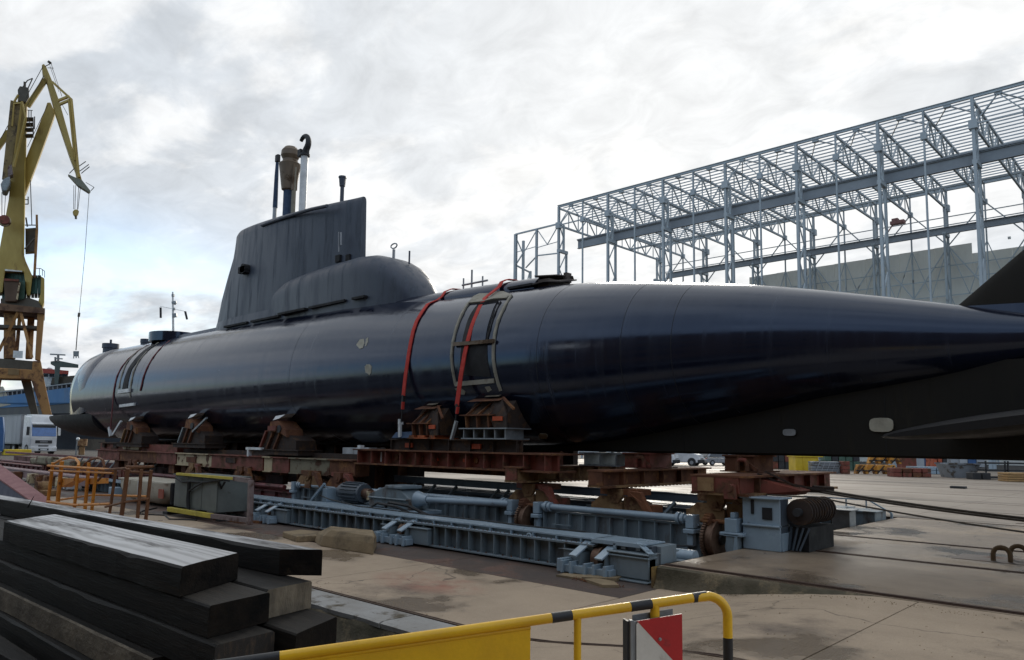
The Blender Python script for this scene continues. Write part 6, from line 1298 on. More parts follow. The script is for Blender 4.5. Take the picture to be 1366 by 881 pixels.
part('luffing_rope', G().beam((-117.82, 26.24, 48.52), (-115.82, 27.51, 52.89), .06, .06).beam((-117.73, 26.47, 47.49), (-115.82, 27.69, 51.65), .05, .05).beam((-115.68, 28.39, 47.52), (-118.08, 26.96, 41.7), .05, .05).beam((-118.05, 27.62, 37.15), (-118.27, 28.28, 30.95), .08, .08).beam((-120.74, 24.31, 42.78), (-119.53, 25.08, 45.39), .06, .06).beam((-121.03, 25.06, 35.45), (-121.3, 25.44, 30.9), .06, .06).beam((-120.65, 25.42, 35.45), (-121.01, 25.57, 31.94), .06, .06), crane_d, kr)
slabk('hook_block', [(-114.02, 31.99, 32.94), (-113.81, 32.15, 33.2), (-113.51, 32.43, 33.21), (-113.37, 32.6, 32.95), (-113.47, 32.56, 32.59), (-113.65, 32.42, 32.33), (-113.84, 32.25, 32.33), (-113.98, 32.08, 32.58)], .7, crane_y, bevel=.05)
part('hook', G().beam((-114.06, 32.44, 32.42), (-114.09, 32.48, 31.95), .2, .2), crane_d, kr)
part('whip_rope', G().beam((-112.2, 33.33, 35.61), (-113.17, 33.64, 26.92), .06, .06, CD).beam((-113.17, 33.64, 26.92), (-114.22, 33.79, 18.74), .06, .06, CD), crane_d, kr)
part('rope_weight', G().tube([(-114.2, 33.78, 18.95), (-114.29, 33.77, 18.38)], .16, 10), crane_d, kr)
bk = thing('work_basket', 'small grey basket hanging from the thin crane rope above the bow', 'basket', (-114.89, 34.01, 12.63))
part('sling', G().beam((-114.3, 33.76, 18.43), (-114.84, 33.9, 13.77), .12, .12, CD), crane_d, bk)
a = (-115.12, 33.66, 13.66); b = (-114.53, 34.21, 13.67); c = (-114.6, 34.24, 13); d = (-115.14, 33.73, 12.99)
part('basket_body', G().prism([a, b, c, d], CD * .9), grey_m, bk, bevel=.04)
part('basket_leg', G().beam((-115.1, 33.77, 12.99), (-115.15, 33.77, 12.63), .10, .10).beam((-114.87, 33.98, 13), (-114.89, 34.01, 12.69), .10, .10).beam((-114.64, 34.2, 13), (-114.63, 34.25, 12.69), .10, .10), grey_m, bk)
# machinery house and portal
slabk('machine_deck', [(-119.54, 27.8, 30.77), (-118.47, 28.79, 30.89), (-118.66, 29.06, 27.67), (-119.73, 28.07, 27.55)], 1.5, crane_d, 1.0)
slabk('machine_post', [(-118.37, 28.65, 32.56), (-118.14, 28.87, 32.56), (-118.23, 29.08, 30.48), (-118.89, 29.38, 23.83), (-119.15, 29.12, 24.03), (-118.76, 28.93, 27.98), (-118.49, 28.83, 30.48)], .8, crane_b)
part('machine_brace', G().beam((-119.15, 27.92, 27.63), (-118.15, 28.65, 29.1), .2, .2).beam((-118.95, 27.64, 30.94), (-117.81, 28.71, 30.96), .12, .12).beam((-118.98, 27.69, 30.42), (-117.84, 28.74, 30.55), .1, .1).beam((-118.74, 27.35, 34.46), (-118.44, 27.63, 34.46), .1, .1).beam((-118.41, 27.6, 34.88), (-118.47, 27.69, 33.84), .1, .1).beam((-118.78, 27.4, 33.84), (-118.47, 27.69, 33.84), .12, .12).beam((-118.81, 27.63, 31.98), (-118.74, 27.87, 30.74), .2, .2), crane_d, kr)
slabk('house_panel', [(-124.03, 26.48, 24.87), (-123.63, 26.86, 24.88), (-123.88, 27.22, 20.61), (-124.29, 26.84, 20.61)], 5.0, crane_g, bevel=.05)
slabk('house_panel', [(-123.61, 26.87, 24.88), (-123.21, 27.25, 24.89), (-123.47, 27.61, 20.62), (-123.87, 27.23, 20.61)], 5.0, crane_g, bevel=.05)
slabk('house_panel', [(-123.19, 27.26, 24.89), (-122.79, 27.64, 24.9), (-123.05, 28, 20.63), (-123.45, 27.62, 20.62)], 5.0, crane_g, bevel=.05)
slabk('house_panel', [(-122.78, 27.66, 24.9), (-122.37, 28.03, 24.9), (-122.63, 28.39, 20.64), (-123.03, 28.01, 20.63)], 5.0, crane_g, bevel=.05)
slabk('house_panel', [(-122.36, 28.05, 24.9), (-121.96, 28.42, 24.91), (-122.21, 28.78, 20.64), (-122.61, 28.4, 20.64)], 5.0, crane_g, bevel=.05)
slabk('house_panel', [(-121.94, 28.44, 24.91), (-121.54, 28.81, 24.92), (-121.8, 29.17, 20.65), (-122.2, 28.79, 20.64)], 5.0, crane_g, bevel=.05)
slabk('driver_cab', [(-121.56, 26.25, 23.35), (-120.02, 27.72, 23.28), (-120.42, 27.75, 20.38), (-121.63, 26.61, 20.36)], 2.2, mat('cab brown', (.10, .055, .03), .6, scale=.6), bevel=.1)
slabk('cab_roof', [(-121.36, 26.15, 23.52), (-119.78, 27.65, 23.39), (-119.83, 27.64, 23.13), (-121.34, 26.21, 23.21)], 2.6, maroon_m)
slabk('cab_window', [(-119.84, 27.65, 22.93), (-119.65, 27.82, 23.04), (-120.1, 27.75, 20.55), (-120.29, 27.57, 20.55)], .3, cream_m)
slabk('cab_glass', [(-120.4, 28.03, 23.39), (-119.98, 28.42, 23.39), (-120.21, 28.56, 20.9), (-120.83, 28, 20.68)], .8, green_m)
slabk('roof_light', [(-121.83, 26.33, 24.94), (-120.09, 27.99, 24.72), (-120.1, 28.01, 24.58), (-121.84, 26.36, 24.69)], .4, lamp_m)
slabk('house_panel', [(-120.51, 29.17, 24.4), (-120.16, 29.49, 24.37), (-120.35, 29.68, 21.78), (-120.66, 29.39, 21.78)], 4.0, crane_g, bevel=.05)
slabk('house_panel', [(-120.15, 29.5, 24.41), (-119.81, 29.82, 24.38), (-119.99, 30.01, 21.79), (-120.31, 29.72, 21.78)], 4.0, crane_g, bevel=.05)
slabk('house_panel', [(-119.8, 29.83, 24.41), (-119.45, 30.16, 24.39), (-119.64, 30.34, 21.8), (-119.96, 30.05, 21.79)], 4.0, crane_g, bevel=.05)
slabk('counterweight', [(-118.9, 30.02, 24.15), (-118.55, 30.39, 23.85), (-118.78, 30.63, 20.61), (-119.01, 30.51, 19.88), (-119.44, 30.03, 20.5), (-119.09, 30.18, 21.75)], 3.6, crane_y, bevel=.1)
part('house_rail', G().beam((-119.43, 29.49, 24.35), (-119.38, 29.42, 25.24), .08, .08, CD).beam((-119.05, 29.85, 24.31), (-119, 29.77, 25.25), .08, .08, CD).beam((-118.75, 30.15, 24.21), (-118.7, 30.07, 25.1), .08, .08, CD).beam((-118.54, 30.39, 23.95), (-118.49, 30.31, 24.84), .08, .08, CD).beam((-119.38, 29.42, 25.24), (-118.85, 29.92, 25.2), .08, .08).beam((-118.85, 29.92, 25.2), (-118.49, 30.31, 24.84), .08, .08), crane_d, kr)
slabk('slew_gear', [(-122.29, 26.19, 20.9), (-119.39, 28.89, 21.06), (-118.51, 29.77, 20.66), (-118.11, 30.29, 19.64), (-122.33, 26.25, 20.18)], 4.5, crane_d, .6)
slabk('ring_deck', [(-121.96, 25.65, 20.1), (-117.06, 30.34, 19.42), (-117.14, 30.36, 18.7), (-122.02, 25.73, 19.12)], 7.5, mat('crane ring brown', (.19, .10, .05), .6, scale=.4, rust=(.10, .05, .03), rscale=.5))
slabk('portal_column', [(-123.57, 26.98, 19.47), (-122.38, 28.11, 19.39), (-122.82, 28.63, 12.68), (-124.02, 27.52, 12.65)], 1.8, crane_b, bevel=.08)
slabk('portal_column', [(-123.98, 29.99, 19.83), (-123.23, 30.69, 19.84), (-123.92, 31.01, 12.97), (-124.67, 30.31, 12.95)], 1.5, crane_b, bevel=.08)
slabk('portal_column', [(-118.42, 29.82, 18.97), (-117.72, 30.49, 18.88), (-118.53, 30.65, 12.26), (-119.07, 30.12, 12.45)], 1.6, crane_b, bevel=.08)
slabk('portal_ring', [(-123.36, 26.24, 17.28), (-119.25, 30.12, 17.15), (-119.31, 30.12, 16.78), (-123.39, 26.28, 16.86)], 3.0, crane_d)
kbeam('portal_brace', (-120.27, 27.95, 18.92), (-122.53, 26.59, 13.51), .38, .35, crane_b); kbeam('portal_brace', (-120.01, 28.19, 18.92), (-119.25, 29.79, 12.65), .38, .35, crane_b)
kbeam('portal_brace', (-122.52, 28.71, 19.06), (-123.28, 28.87, 12.84), .45, .4, crane_b); kbeam('portal_brace', (-121.96, 30.24, 16.84), (-122.47, 30.31, 12.91), .4, .4, crane_b)
slabk('portal_sign', [(-120.85, 27.88, 13.57), (-119.87, 28.8, 13.54), (-119.97, 28.85, 12.56), (-120.94, 27.93, 12.59)], .15, white_m)
slabk('portal_beam', [(-122.92, 26.21, 12.62), (-119.08, 29.86, 12.27), (-119.16, 29.97, 10.99), (-123, 26.33, 11.22)], 3.0, crane_d, 1.0)
slabk('portal_beam', [(-122.64, 26.25, 11.2), (-118.81, 29.88, 10.96), (-117.92, 30.54, 12.21), (-117.77, 31.06, 9.54), (-119.12, 29.78, 9.62), (-122.73, 26.37, 9.7)], 3.6, crane_b, bevel=.1)
slabk('portal_leg', [(-118.62, 29.75, 12.18), (-117.79, 30.52, 12.2), (-117.61, 31.07, 9.53), (-116.84, 32.88, 1.74), (-117.52, 32.25, 1.73), (-118.93, 29.83, 9.51)], 2.0, crane_b, bevel=.1)
slabk('portal_leg', [(-124.19, 29.78, 10.08), (-123.13, 30.77, 10.1), (-122.27, 32.75, 1.72), (-122.9, 32.17, 1.71)], 2.0, crane_d, bevel=.1)
slabk('portal_leg', [(-122.91, 26.06, 9.74), (-121.93, 26.98, 9.76), (-123.55, 26.6, 1.62), (-124.31, 25.89, 1.61)], 2.0, crane_b)
slabk('leg_plate', [(-121.18, 27.51, 11.06), (-120.05, 28.58, 10.98), (-120.1, 28.64, 10.2), (-121.23, 27.58, 10.24)], .1, mat('leg plate brown', (.25, .15, .06), .6, scale=.6))
part('bogie', G().box(-123, -118, 38, 39.5, 0, 1.5), crane_d, kr)

# ------------------------------------------------------------------ ships in the dock behind
sh = thing('dock_ship', 'ship with a blue streaked side and dark bottom lying beyond the crane', 'ship', (-149.79, 35.92, 1.39))
SD = CD
def slabs(name, poly, dp, m, off=0.0, root=None, **k):
    return part(name, G().prism([Vector(p) + SD * off for p in poly], SD * dp), m, root or sh, **k)
slabs('topside', [(-156.89, 28.42, 7.36), (-143.29, 38.13, 9.48), (-138.46, 41.19, 10.17), (-129.04, 47.21, 10.6), (-129.2, 47.43, 7.91), (-138.62, 41.41, 7.5), (-143.44, 38.34, 7.04), (-156.97, 28.53, 6.09)], 9, shipb_m)
slabs('bottom', [(-157.09, 28.55, 6.07), (-143.55, 38.37, 7.02), (-138.74, 41.44, 7.48), (-129.31, 47.48, 7.89), (-129.61, 47.89, 2.9), (-138.97, 41.78, 3.53), (-157.23, 28.75, 3.67)], 8, shipg_m)
slabs('bulwark', [(-156.79, 28.28, 9.02), (-143.23, 38.05, 10.48), (-138.4, 41.1, 11.23), (-128.96, 47.09, 12.06), (-129.04, 47.21, 10.62), (-138.46, 41.18, 10.2), (-143.29, 38.13, 9.51), (-156.89, 28.42, 7.39)], 1.0, plast_m, 6.0)
g = G()
g.beam((-149.62, 33.58, 9.38), (-149.71, 33.71, 7.87), .16, .16, CD)
g.beam((-149.06, 34.1, 9.47), (-149.15, 34.22, 8), .16, .16, CD)
g.beam((-148.5, 34.61, 9.56), (-148.58, 34.73, 8.13), .16, .16, CD)
g.beam((-147.94, 35.12, 9.64), (-148.02, 35.24, 8.26), .16, .16, CD)
g.beam((-147.38, 35.64, 9.73), (-147.46, 35.75, 8.39), .16, .16, CD)
g.beam((-146.82, 36.15, 9.81), (-146.89, 36.26, 8.52), .16, .16, CD)
g.beam((-146.26, 36.67, 9.9), (-146.33, 36.77, 8.65), .16, .16, CD)
g.beam((-145.7, 37.18, 9.99), (-145.77, 37.28, 8.78), .16, .16, CD)
g.beam((-145.13, 37.69, 10.07), (-145.2, 37.79, 8.91), .16, .16, CD)
g.beam((-144.57, 38.21, 10.16), (-144.64, 38.3, 9.04), .16, .16, CD)
g.beam((-144.01, 38.72, 10.24), (-144.08, 38.81, 9.17), .16, .16, CD)
g.beam((-143.45, 39.24, 10.33), (-143.52, 39.32, 9.3), .16, .16, CD)
g.beam((-142.89, 39.75, 10.42), (-142.95, 39.83, 9.43), .16, .16, CD)
g.beam((-142.33, 40.26, 10.5), (-142.39, 40.34, 9.56), .16, .16, CD)
g.beam((-141.77, 40.78, 10.59), (-141.83, 40.85, 9.69), .16, .16, CD)
g.beam((-141.21, 41.29, 10.67), (-141.26, 41.36, 9.82), .16, .16, CD)
g.beam((-150.47, 32.82, 9.12), (-139.55, 40.91, 10.77), .16, .16)
part('bulwark_stay', g, galv_m, sh)
slabs('white_bow', [(-157.99, 28.46, 9.59), (-151.23, 33.89, 10.17), (-150, 34.92, 7.11), (-158.26, 28.84, 4.97)], 3, tank_m, -1.5)
slabs('deckhouse', [(-145.82, 38, 13.16), (-143.49, 40.2, 13.07), (-143.62, 40.38, 10.91), (-145.98, 38.22, 10.49)], 9, MATS['white paint'], 5)
slabs('deckhouse_top', [(-145.88, 37.87, 13.73), (-142.35, 41.22, 13.35), (-142.44, 41.23, 12.71), (-145.93, 37.94, 12.9)], 10, sred_m, 4)
slabs('window', [(-145.66, 38.21, 12.74), (-145.04, 38.79, 12.72), (-145.07, 38.83, 12.22), (-145.69, 38.25, 12.23)], .2, glass_m, 3.8)
slabs('window', [(-144.85, 38.96, 12.76), (-144.24, 39.54, 12.73), (-144.27, 39.58, 12.23), (-144.88, 39.01, 12.25)], .2, glass_m, 3.8)
slabs('window', [(-144.05, 39.71, 12.77), (-143.44, 40.29, 12.75), (-143.46, 40.34, 12.25), (-144.08, 39.76, 12.26)], .2, glass_m, 3.8)
slabs('window', [(-143.25, 40.47, 12.79), (-142.63, 41.05, 12.76), (-142.66, 41.09, 12.26), (-143.28, 40.51, 12.28)], .2, glass_m, 3.8)
slabs('deckhouse', [(-143.89, 39.88, 12.69), (-142.49, 41.2, 12.65), (-142.53, 41.25, 11.95), (-143.93, 39.94, 11.92)], 5, MATS['white paint'], 5.5)
slabs('crane_house', [(-142.33, 38.72, 11.75), (-139.45, 41.35, 12.18), (-139.53, 41.46, 10.93), (-142.58, 38.64, 10.62)], 3, crane_d, 1)
slabs('deck_crane', [(-142.35, 38.32, 14.38), (-141.51, 39.08, 14.58), (-138.98, 41.55, 13.94), (-139.01, 41.59, 13.44), (-141.21, 39.52, 13.52), (-141.66, 39.5, 10.64), (-142.12, 39.07, 10.63), (-141.89, 38.86, 13.64), (-142.38, 38.36, 14)], 1.0, mat('deck crane green', (.10, .13, .12), .6, scale=.4))
part('radar_mast', G().beam((-141.43, 39.19, 14.4), (-141.36, 39.08, 15.65), .35, .35, CD).beam((-142.33, 38.18, 15.59), (-140.5, 39.91, 15.5), .22, .22).beam((-141.77, 38.8, 14.89), (-140.86, 39.66, 14.84), .2, .2).beam((-141.77, 38.87, 14.39), (-141.73, 38.8, 15.14), .3, .3, CD), grey_m, sh)
slabs('radar_dome', [(-145.23, 38.48, 13.68), (-144.93, 38.72, 13.94), (-144.56, 39.08, 13.88), (-144.3, 39.37, 13.57)], 2, MATS['white paint'], 5)
d2 = thing('dock_wall', 'dark slate dock wall below the bow of the submarine', 'wall', (-100, 60, 0))
part('wall_face', G().prism([(-129, 33.13, 3.14), (-127.08, 34.63, 5.29), (-112.86, 47.94, 5.55), (-113.19, 48.4, 0.1), (-129.2, 33.41, -0.2)], CD * 3), shipd_m, d2)
ms = thing('signal_mast', 'slim white signal mast with two hanging pennants rising behind the fore deck', 'mast', (-60.57, 24.91, 8.61))
part('mast', G().tube([(-60.59, 24.93, 8.31), (-60.41, 24.63, 11.59), (-60.33, 24.46, 13.44)], .11, 8, r2=.06), MATS['white paint'], ms, smooth=True)
part('mast_fitting', G().box(*[v for pr in zip((-60.42, 24.51, 12.43), (-60.37, 24.79, 12.74)) for v in sorted(pr)]).beam((-60.38, 24.45, 13.14), (-60.25, 24.57, 13.15), .2, .2).beam((-60.42, 24.5, 12.55), (-60.15, 24.74, 12.61), .16, .2).beam((-60.43, 24.62, 11.53), (-60.19, 24.84, 11.6), .22, .3).beam((-60.4, 24.58, 12.07), (-60.27, 24.7, 12.07), .14, .2), grey_m, ms)
part('yard', G().beam((-61.13, 23.86, 12.27), (-59.71, 25.25, 11.9), .025, .025), grey_m, ms)
part('pennant', G().beam((-61.1, 23.9, 12.18), (-61.15, 23.98, 11.34), .16, .03, CD).beam((-59.69, 25.27, 11.9), (-59.62, 25.43, 11.25), .16, .03, CD), plast_m, ms)

# ------------------------------------------------------------------ lorry on the quay
def at_rest(root, loc, rz, sc=1.0):
    root.scale = (sc, sc, sc)
    root.location = loc; root.rotation_euler = (0, 0, rz)
def wheelpart(root, x, y, r, wd=.25):
    w_ = part('wheel', G().tube([(x, y - wd / 2, r), (x, y + wd / 2, r)], r, 20), black_m, root, smooth=True)
    part('rim', G().tube([(x, y - wd / 2 - .01, r), (x, y + wd / 2 + .01, r)], r * .58, 14), galv_m, w_, smooth=True)
lo = thing('articulated_lorry', 'white lorry with a pale tarpaulin trailer parked facing the dock', 'lorry')
part('cab', G().prism([(2.1, -1.2, .45), (2.12, -1.2, 1.7), (1.9, -1.2, 3.0), (1.6, -1.2, 3.75), (-.1, -1.2, 3.9), (-.1, -1.2, .45)], (0, 2.4, 0)), carw_m, lo, bevel=.08)
part('roof_visor', G().prism([(1.85, -1.1, 3.2), (2.0, -1.1, 3.05), (1.95, -1.1, 2.95), (1.8, -1.1, 3.0)], (0, 2.2, 0)).prism([(1.55, -.95, 3.76), (1.3, -.95, 4.0), (-.1, -.95, 4.0), (-.1, -.95, 3.86)], (0, 1.9, 0)), carw_m, lo)
part('windscreen', G().prism([(2.14, -1.08, 1.82), (1.96, -1.08, 2.92), (1.90, -1.08, 2.92), (2.08, -1.08, 1.82)], (0, 2.16, 0)), bglass_m, lo)
part('screen_band', G().prism([(1.985, -1.09, 2.70), (1.955, -1.09, 2.93), (1.89, -1.09, 2.93), (1.92, -1.09, 2.70)], (.012, 0, 0)) if False else G().prism([(2.02, -1.05, 2.68), (1.98, -1.05, 2.93), (1.93, -1.05, 2.93), (1.97, -1.05, 2.68)], (0, 2.1, 0)), plast_m, lo)
part('grille', G().box(2.08, 2.16, -.75, .75, 1.12, 1.42), plast_m, lo)
part('grille_bar', G().box(2.15, 2.18, -.35, .35, 1.22, 1.30), galv_m, lo)
part('grille', G().box(2.08, 2.15, -.45, .45, .80, .92), plast_m, lo)
part('bumper', G().box(1.9, 2.22, -1.22, 1.22, .32, .78), carw_m, lo, bevel=.06)
part('grille', G().box(2.20, 2.24, -.45, .45, .42, .60), plast_m, lo)
part('number_plate', G().box(2.235, 2.25, -.3, .3, .45, .56), MATS['white paint'], lo)
for s_ in (-1, 1):
    part('headlight', G().box(2.17, 2.245, s_ * .98 - .18, s_ * .98 + .18, .50, .68), lamp_m, lo)
    part('mirror', G().box(1.85, 2.05, s_ * 1.42 - .1, s_ * 1.42 + .1, 1.9, 2.75), plast_m if s_ < 0 else MATS['white paint'], lo, bevel=.03)
    part('side_window', G().box(.9, 1.75, s_ * 1.205 - .01, s_ * 1.205 + .01, 1.9, 2.75), glass_m, lo)
    for x in (1.2, -2.4, -9.0, -10.3, -11.6): wheelpart(lo, x, s_ * 1.05, .5, .32)
part('chassis', G().box(-13, 1.5, -.5, .5, .7, 1.05), plast_m, lo)
for i in range(10): part('trailer_panel', G().box(-13.2 + i * 1.26, -11.96 + i * 1.26, -1.27, 1.27, 1.1, 3.9), tarp_m, lo, bevel=.03)
part('trailer_rail', G().box(-13.2, -.55, -1.29, 1.29, 3.9, 4.0).box(-13.2, -.55, -1.29, 1.29, 1.0, 1.1), grey_m, lo)
part('side_guard', G().box(-8, -3.2, -1.25, -1.2, .45, .82), plast_m, lo)
at_rest(lo, (-88.0, 22.9, 0), R(4))
solo('wheel_chock', G().box(-83.5, -82.5, 19.0, 21.2, 0, .55), cont_y, 'low yellow block on the quay before the white lorry', 'block', bevel=.06)
solo('bollard', G().tube([(-84.4, 26.1, 0), (-84.4, 26.1, .9)], .28, 12).tube([(-84.4, 26.1, .9), (-84.4, 26.1, 1.6)], .48, 12), cont_y if False else tanrust_m, 'stubby ochre bollard right of the white lorry', 'bollard', smooth=True)
ql = thing('quay_lamp', 'short lamp post with a round white globe at the end of the quay', 'lamp', (-62.31, 18.89, 0.49))
part('post', G().tube([(-62.32, 18.9, 0.37), (-62.18, 18.87, 1.49)], .05, 8), grey_m, ql)
part('globe', G().tube([Vector((-62.12, 18.91, 1.63)) + Vector((0, 0, -.10 + .02 * j)) for j in range(11)], .02, 12), lamp_m, ql) if False else part('globe', G().loft([[Vector((-62.12, 18.91, 1.63)) + Vector((.13 * math.sin(t) * math.cos(p), .13 * math.sin(t) * math.sin(p), .13 * math.cos(t))) for p in [2 * math.pi * j / 12 for j in range(12)]] for t in [.05 + k * .3 for k in range(11)]]), lamp_m, ql, smooth=True)
solo('blue_container', G().prism([(-84.35, 17.09, 3.53), (-82.66, 18.66, 3.56), (-82.66, 18.85, 2.24), (-82.85, 18.93, 0.36), (-84.54, 17.35, 0.32)], CD * 3), bluebox_m, 'bright blue container edge cut by the left side of the frame', 'container')

# ------------------------------------------------------------------ vans, car and yard clutter under the keel
def van(label):
    v = thing('parked_van', label, 'van', group='vans parked in the yard')
    part('body', G().prism([(2.75, -.95, .35), (2.78, -.95, .82), (2.55, -.95, 1.22), (1.75, -.95, 1.45), (1.1, -.95, 2.25), (.8, -.95, 2.38), (-2.6, -.95, 2.4), (-2.75, -.95, 2.2), (-2.75, -.95, .35)], (0, 1.9, 0)), carw_m, v, bevel=.07)
    part('windscreen', G().prism([(1.83, -.84, 1.46), (1.18, -.84, 2.2), (1.12, -.84, 2.16), (1.76, -.84, 1.42)], (0, 1.68, 0)), glass_m, v)
    part('bumper', G().box(2.5, 2.86, -.97, .97, .28, .68), plast_m, v, bevel=.05)
    part('grille', G().box(2.74, 2.80, -.55, .55, .75, .82), plast_m, v)
    for s_ in (-1, 1):
        part('side_window', G().prism([(1.6, s_ * .955, 1.45), (1.1, s_ * .955, 2.1), (.35, s_ * .955, 2.1), (.35, s_ * .955, 1.45)], (0, s_ * .01, 0)), glass_m, v)
        part('headlight', G().box(2.45, 2.72, s_ * .78 - .15, s_ * .78 + .15, .95, 1.2), lamp_m, v, bevel=.03)
        part('wheel_arch', G().tube([(1.85, s_ * .80, .42), (1.85, s_ * .965, .42)], .47, 18).tube([(-1.7, s_ * .80, .42), (-1.7, s_ * .965, .42)], .47, 18), plast_m, v)
        part('mirror', G().box(1.45, 1.62, s_ * 1.08 - .08, s_ * 1.08 + .08, 1.4, 1.72), plast_m, v)
        part('door', G().box(.25, 1.45, s_ * .952, s_ * .958, .5, 1.4), carw_m, v)
        for x in (1.85, -1.7): wheelpart(v, x, s_ * .86, .36, .24)
    return v
v1 = van('white van nearest the maroon keel block, seen under the keel'); at_rest(v1, (-35.75, 55.9, 0), R(16), .78)
v2 = van('white van between its twin and the silver hatchback'); at_rest(v2, (-34.9, 58.6, 0), R(16), .78)
hb = thing('parked_car', 'silver hatchback seen from behind next to the white vans', 'car')
part('body', G().prism([(2.05, -.85, .3), (2.1, -.85, .6), (1.9, -.85, .85), (1.0, -.85, .82), (-1.95, -.85, .85), (-2.05, -.85, .6), (-2.0, -.85, .3)], (0, 1.7, 0)), carg_m, hb, bevel=.06)
part('cabin', G().prism([(1.0, -.74, .82), (.35, -.68, 1.46), (-1.4, -.68, 1.48), (-1.9, -.74, .97)], (0, 1.42, 0)), carg_m, hb, bevel=.05)
part('rear_window', G().prism([(-1.93, -.58, 1.02), (-1.53, -.58, 1.40), (-1.48, -.58, 1.40), (-1.88, -.58, 1.02)], (0, 1.2, 0)), glass_m, hb)
part('windscreen', G().prism([(.98, -.62, .85), (.42, -.62, 1.42), (.38, -.62, 1.40), (.9, -.62, .97)], (0, 1.24, 0)), glass_m, hb)
for s_ in (-1, 1):
    part('side_window', G().prism([(.75, s_ * .76, 1.0), (.3, s_ * .72, 1.4), (-1.3, s_ * .72, 1.4), (-1.6, s_ * .76, 1.0)], (0, s_ * .012, 0)), glass_m, hb)
    part('tail_light', G().box(-2.07, -1.97, s_ * .72 - .12, s_ * .72 + .12, .75, .82), red_m, hb)
    for x in (1.3, -1.25): wheelpart(hb, x, s_ * .76, .31, .2)
part('number_plate', G().box(-2.075, -2.05, -.26, .26, .55, .66), MATS['white paint'], hb)
at_rest(hb, (-33.1, 62.6, 0), R(60), .78)
# containers, frames and stacked gear along the far side of the yard
yc = thing('yellow_skip', 'bright yellow steel bin with a small lip at the far side of the yard', 'bin', (-24.3, 56.6, 0))
a = (-21.92, 52.77, 0); b = (-20.71, 53.71, 0)
ux = (Vector(b) - Vector(a)); ul = ux.length; un = ux.normalized(); uy = Vector((-un.y, un.x, 0))
def lb(g, o, u0, u1, v0, v1, z0, z1):
    p = lambda u, v, z: tuple(Vector(o) + un * u + uy * v + Vector((0, 0, z)))
    return g.hexa([p(u0, v0, z0), p(u1, v0, z0), p(u1, v1, z0), p(u0, v1, z0), p(u0, v0, z1), p(u1, v0, z1), p(u1, v1, z1), p(u0, v1, z1)])
part('bin_body', lb(G(), a, 0, ul, 0, 1.8, 0, 1.05), cont_y, yc, bevel=.04)
g = G()
for i in range(4): lb(g, a, ul * (.02 + .32 * i), ul * (.02 + .32 * i) + .06, -.05, 0, 0, 1.04)
part('rib', g, cont_y, yc); part('lip', lb(G(), a, -.1, ul + .35, -.1, 1.9, 1.05, 1.12), cont_y, yc)
def stack(name, label, cat, o, e, h, dep, m, layers=1, rows=1, group=None, gap=.06, mm=None, pn='crate', z0=0.0):
    o = Vector(o); wv = (Vector(e) - o).length
    t = thing(name, label, cat, tuple(o), group)
    for l in range(layers):
        for r_ in range(rows):
            part(pn, lb(G(), o, wv * r_ / rows + gap / 2, wv * (r_ + 1) / rows - gap / 2, 0, dep, z0 + h * l / layers + .01, z0 + h * (l + 1) / layers - .01), (mm or m) if (l + r_) % 3 == 2 else m, t, bevel=.02)
    return t
sf = stack('scaffold_frames', 'pale grey stacked scaffold frames beside the yellow bin', 'scaffold frames', (-20.05, 50.96, 0), (-18.34, 51.67, 0), .80, 1.0, skip_m, 5, 1, pn='frame')
o = Vector((-20.05, 50.96, 0))
for i in range(5): part('diagonal', G().beam(o + un * (.2 + i * .35) + uy * -.04 + Vector((0, 0, .05)), o + un * (.5 + i * .35) + uy * -.04 + Vector((0, 0, .76)), .03, .04), galv_m, sf)
stack('red_crate', 'small rust red crate between the scaffold frames and the ochre gear', 'crate', (-18.33, 51.69, 0), (-18.08, 52.15, 0), .85, .7, maroon_m, 3, 1, pn='board')
stack('green_boxes', 'faded green boxes behind the scaffold frames', 'boxes', (-22.09, 58.64, 0), (-20.31, 60.56, 0), 1.4, 1.2, green_m, 2, 5, mm=plast_m)
stack('black_drums', 'dark machine parts stacked left of the yellow bin', 'machine parts', (-26.46, 56.67, 0), (-23.98, 56.48, 0), 1.15, 1.5, plast_m, 2, 5, mm=maroon_m)
def anchor_stand(px, tall, label):
    t = thing('anchor_stand', label, 'anchor stand', tuple(px), 'ochre stands at the far side of the yard')
    p = Vector(px)
    def q(u, v, z): return p + un * u + uy * v + Vector((0, 0, z + tall))
    part('frame', G().prism([q(-.42, 0, 0), q(-.26, 0, .62), q(.26, 0, .62), q(.42, 0, 0), q(.22, 0, 0), q(.10, 0, .33), q(-.10, 0, .33), q(-.22, 0, 0)], uy * .5), ochre_m, t, bevel=.03)
    part('cross_bar', G().beam(q(-.4, -.05, .22), q(.4, -.05, .22), .07, .07), black_m, t)
    part('brace', G().beam(q(-.3, -.06, .05), q(.15, -.06, .56), .05, .06), black_m, t)
    return t
lab_ = ['leftmost of the ochre stands in the lower row', 'second of the ochre stands in the lower row', 'third of the ochre stands in the lower row', 'rightmost of the ochre stands in the lower row', 'ochre stand stacked on the upper row, left', 'ochre stand stacked on the upper row, middle', 'ochre stand stacked on the upper row, right']
for i, v in enumerate(((-17.54, 53.13, 0), (-17.15, 53.85, 0), (-16.61, 54.11, 0), (-16.13, 54.52, 0))): anchor_stand(v, 0, lab_[i])
for i, v in enumerate(((-17.79, 56.51, 0), (-17.35, 57.34, 0), (-16.65, 57.31, 0))): anchor_stand(v, .64, lab_[4 + i])
stack('brick_pallet', 'rust red pallet of blocks before the ochre stands', 'pallet', (-14.61, 49.67, 0), (-13.94, 51.83, -0), .55, 1.0, maroon_m, 2, 4, pn='block', mm=rust_m)
stack('red_box', 'dark red box behind the pallet of blocks', 'box', (-17.17, 60.51, 0), (-16.67, 61.47, 0), 1.3, 1.0, maroon_m, 1, 1)
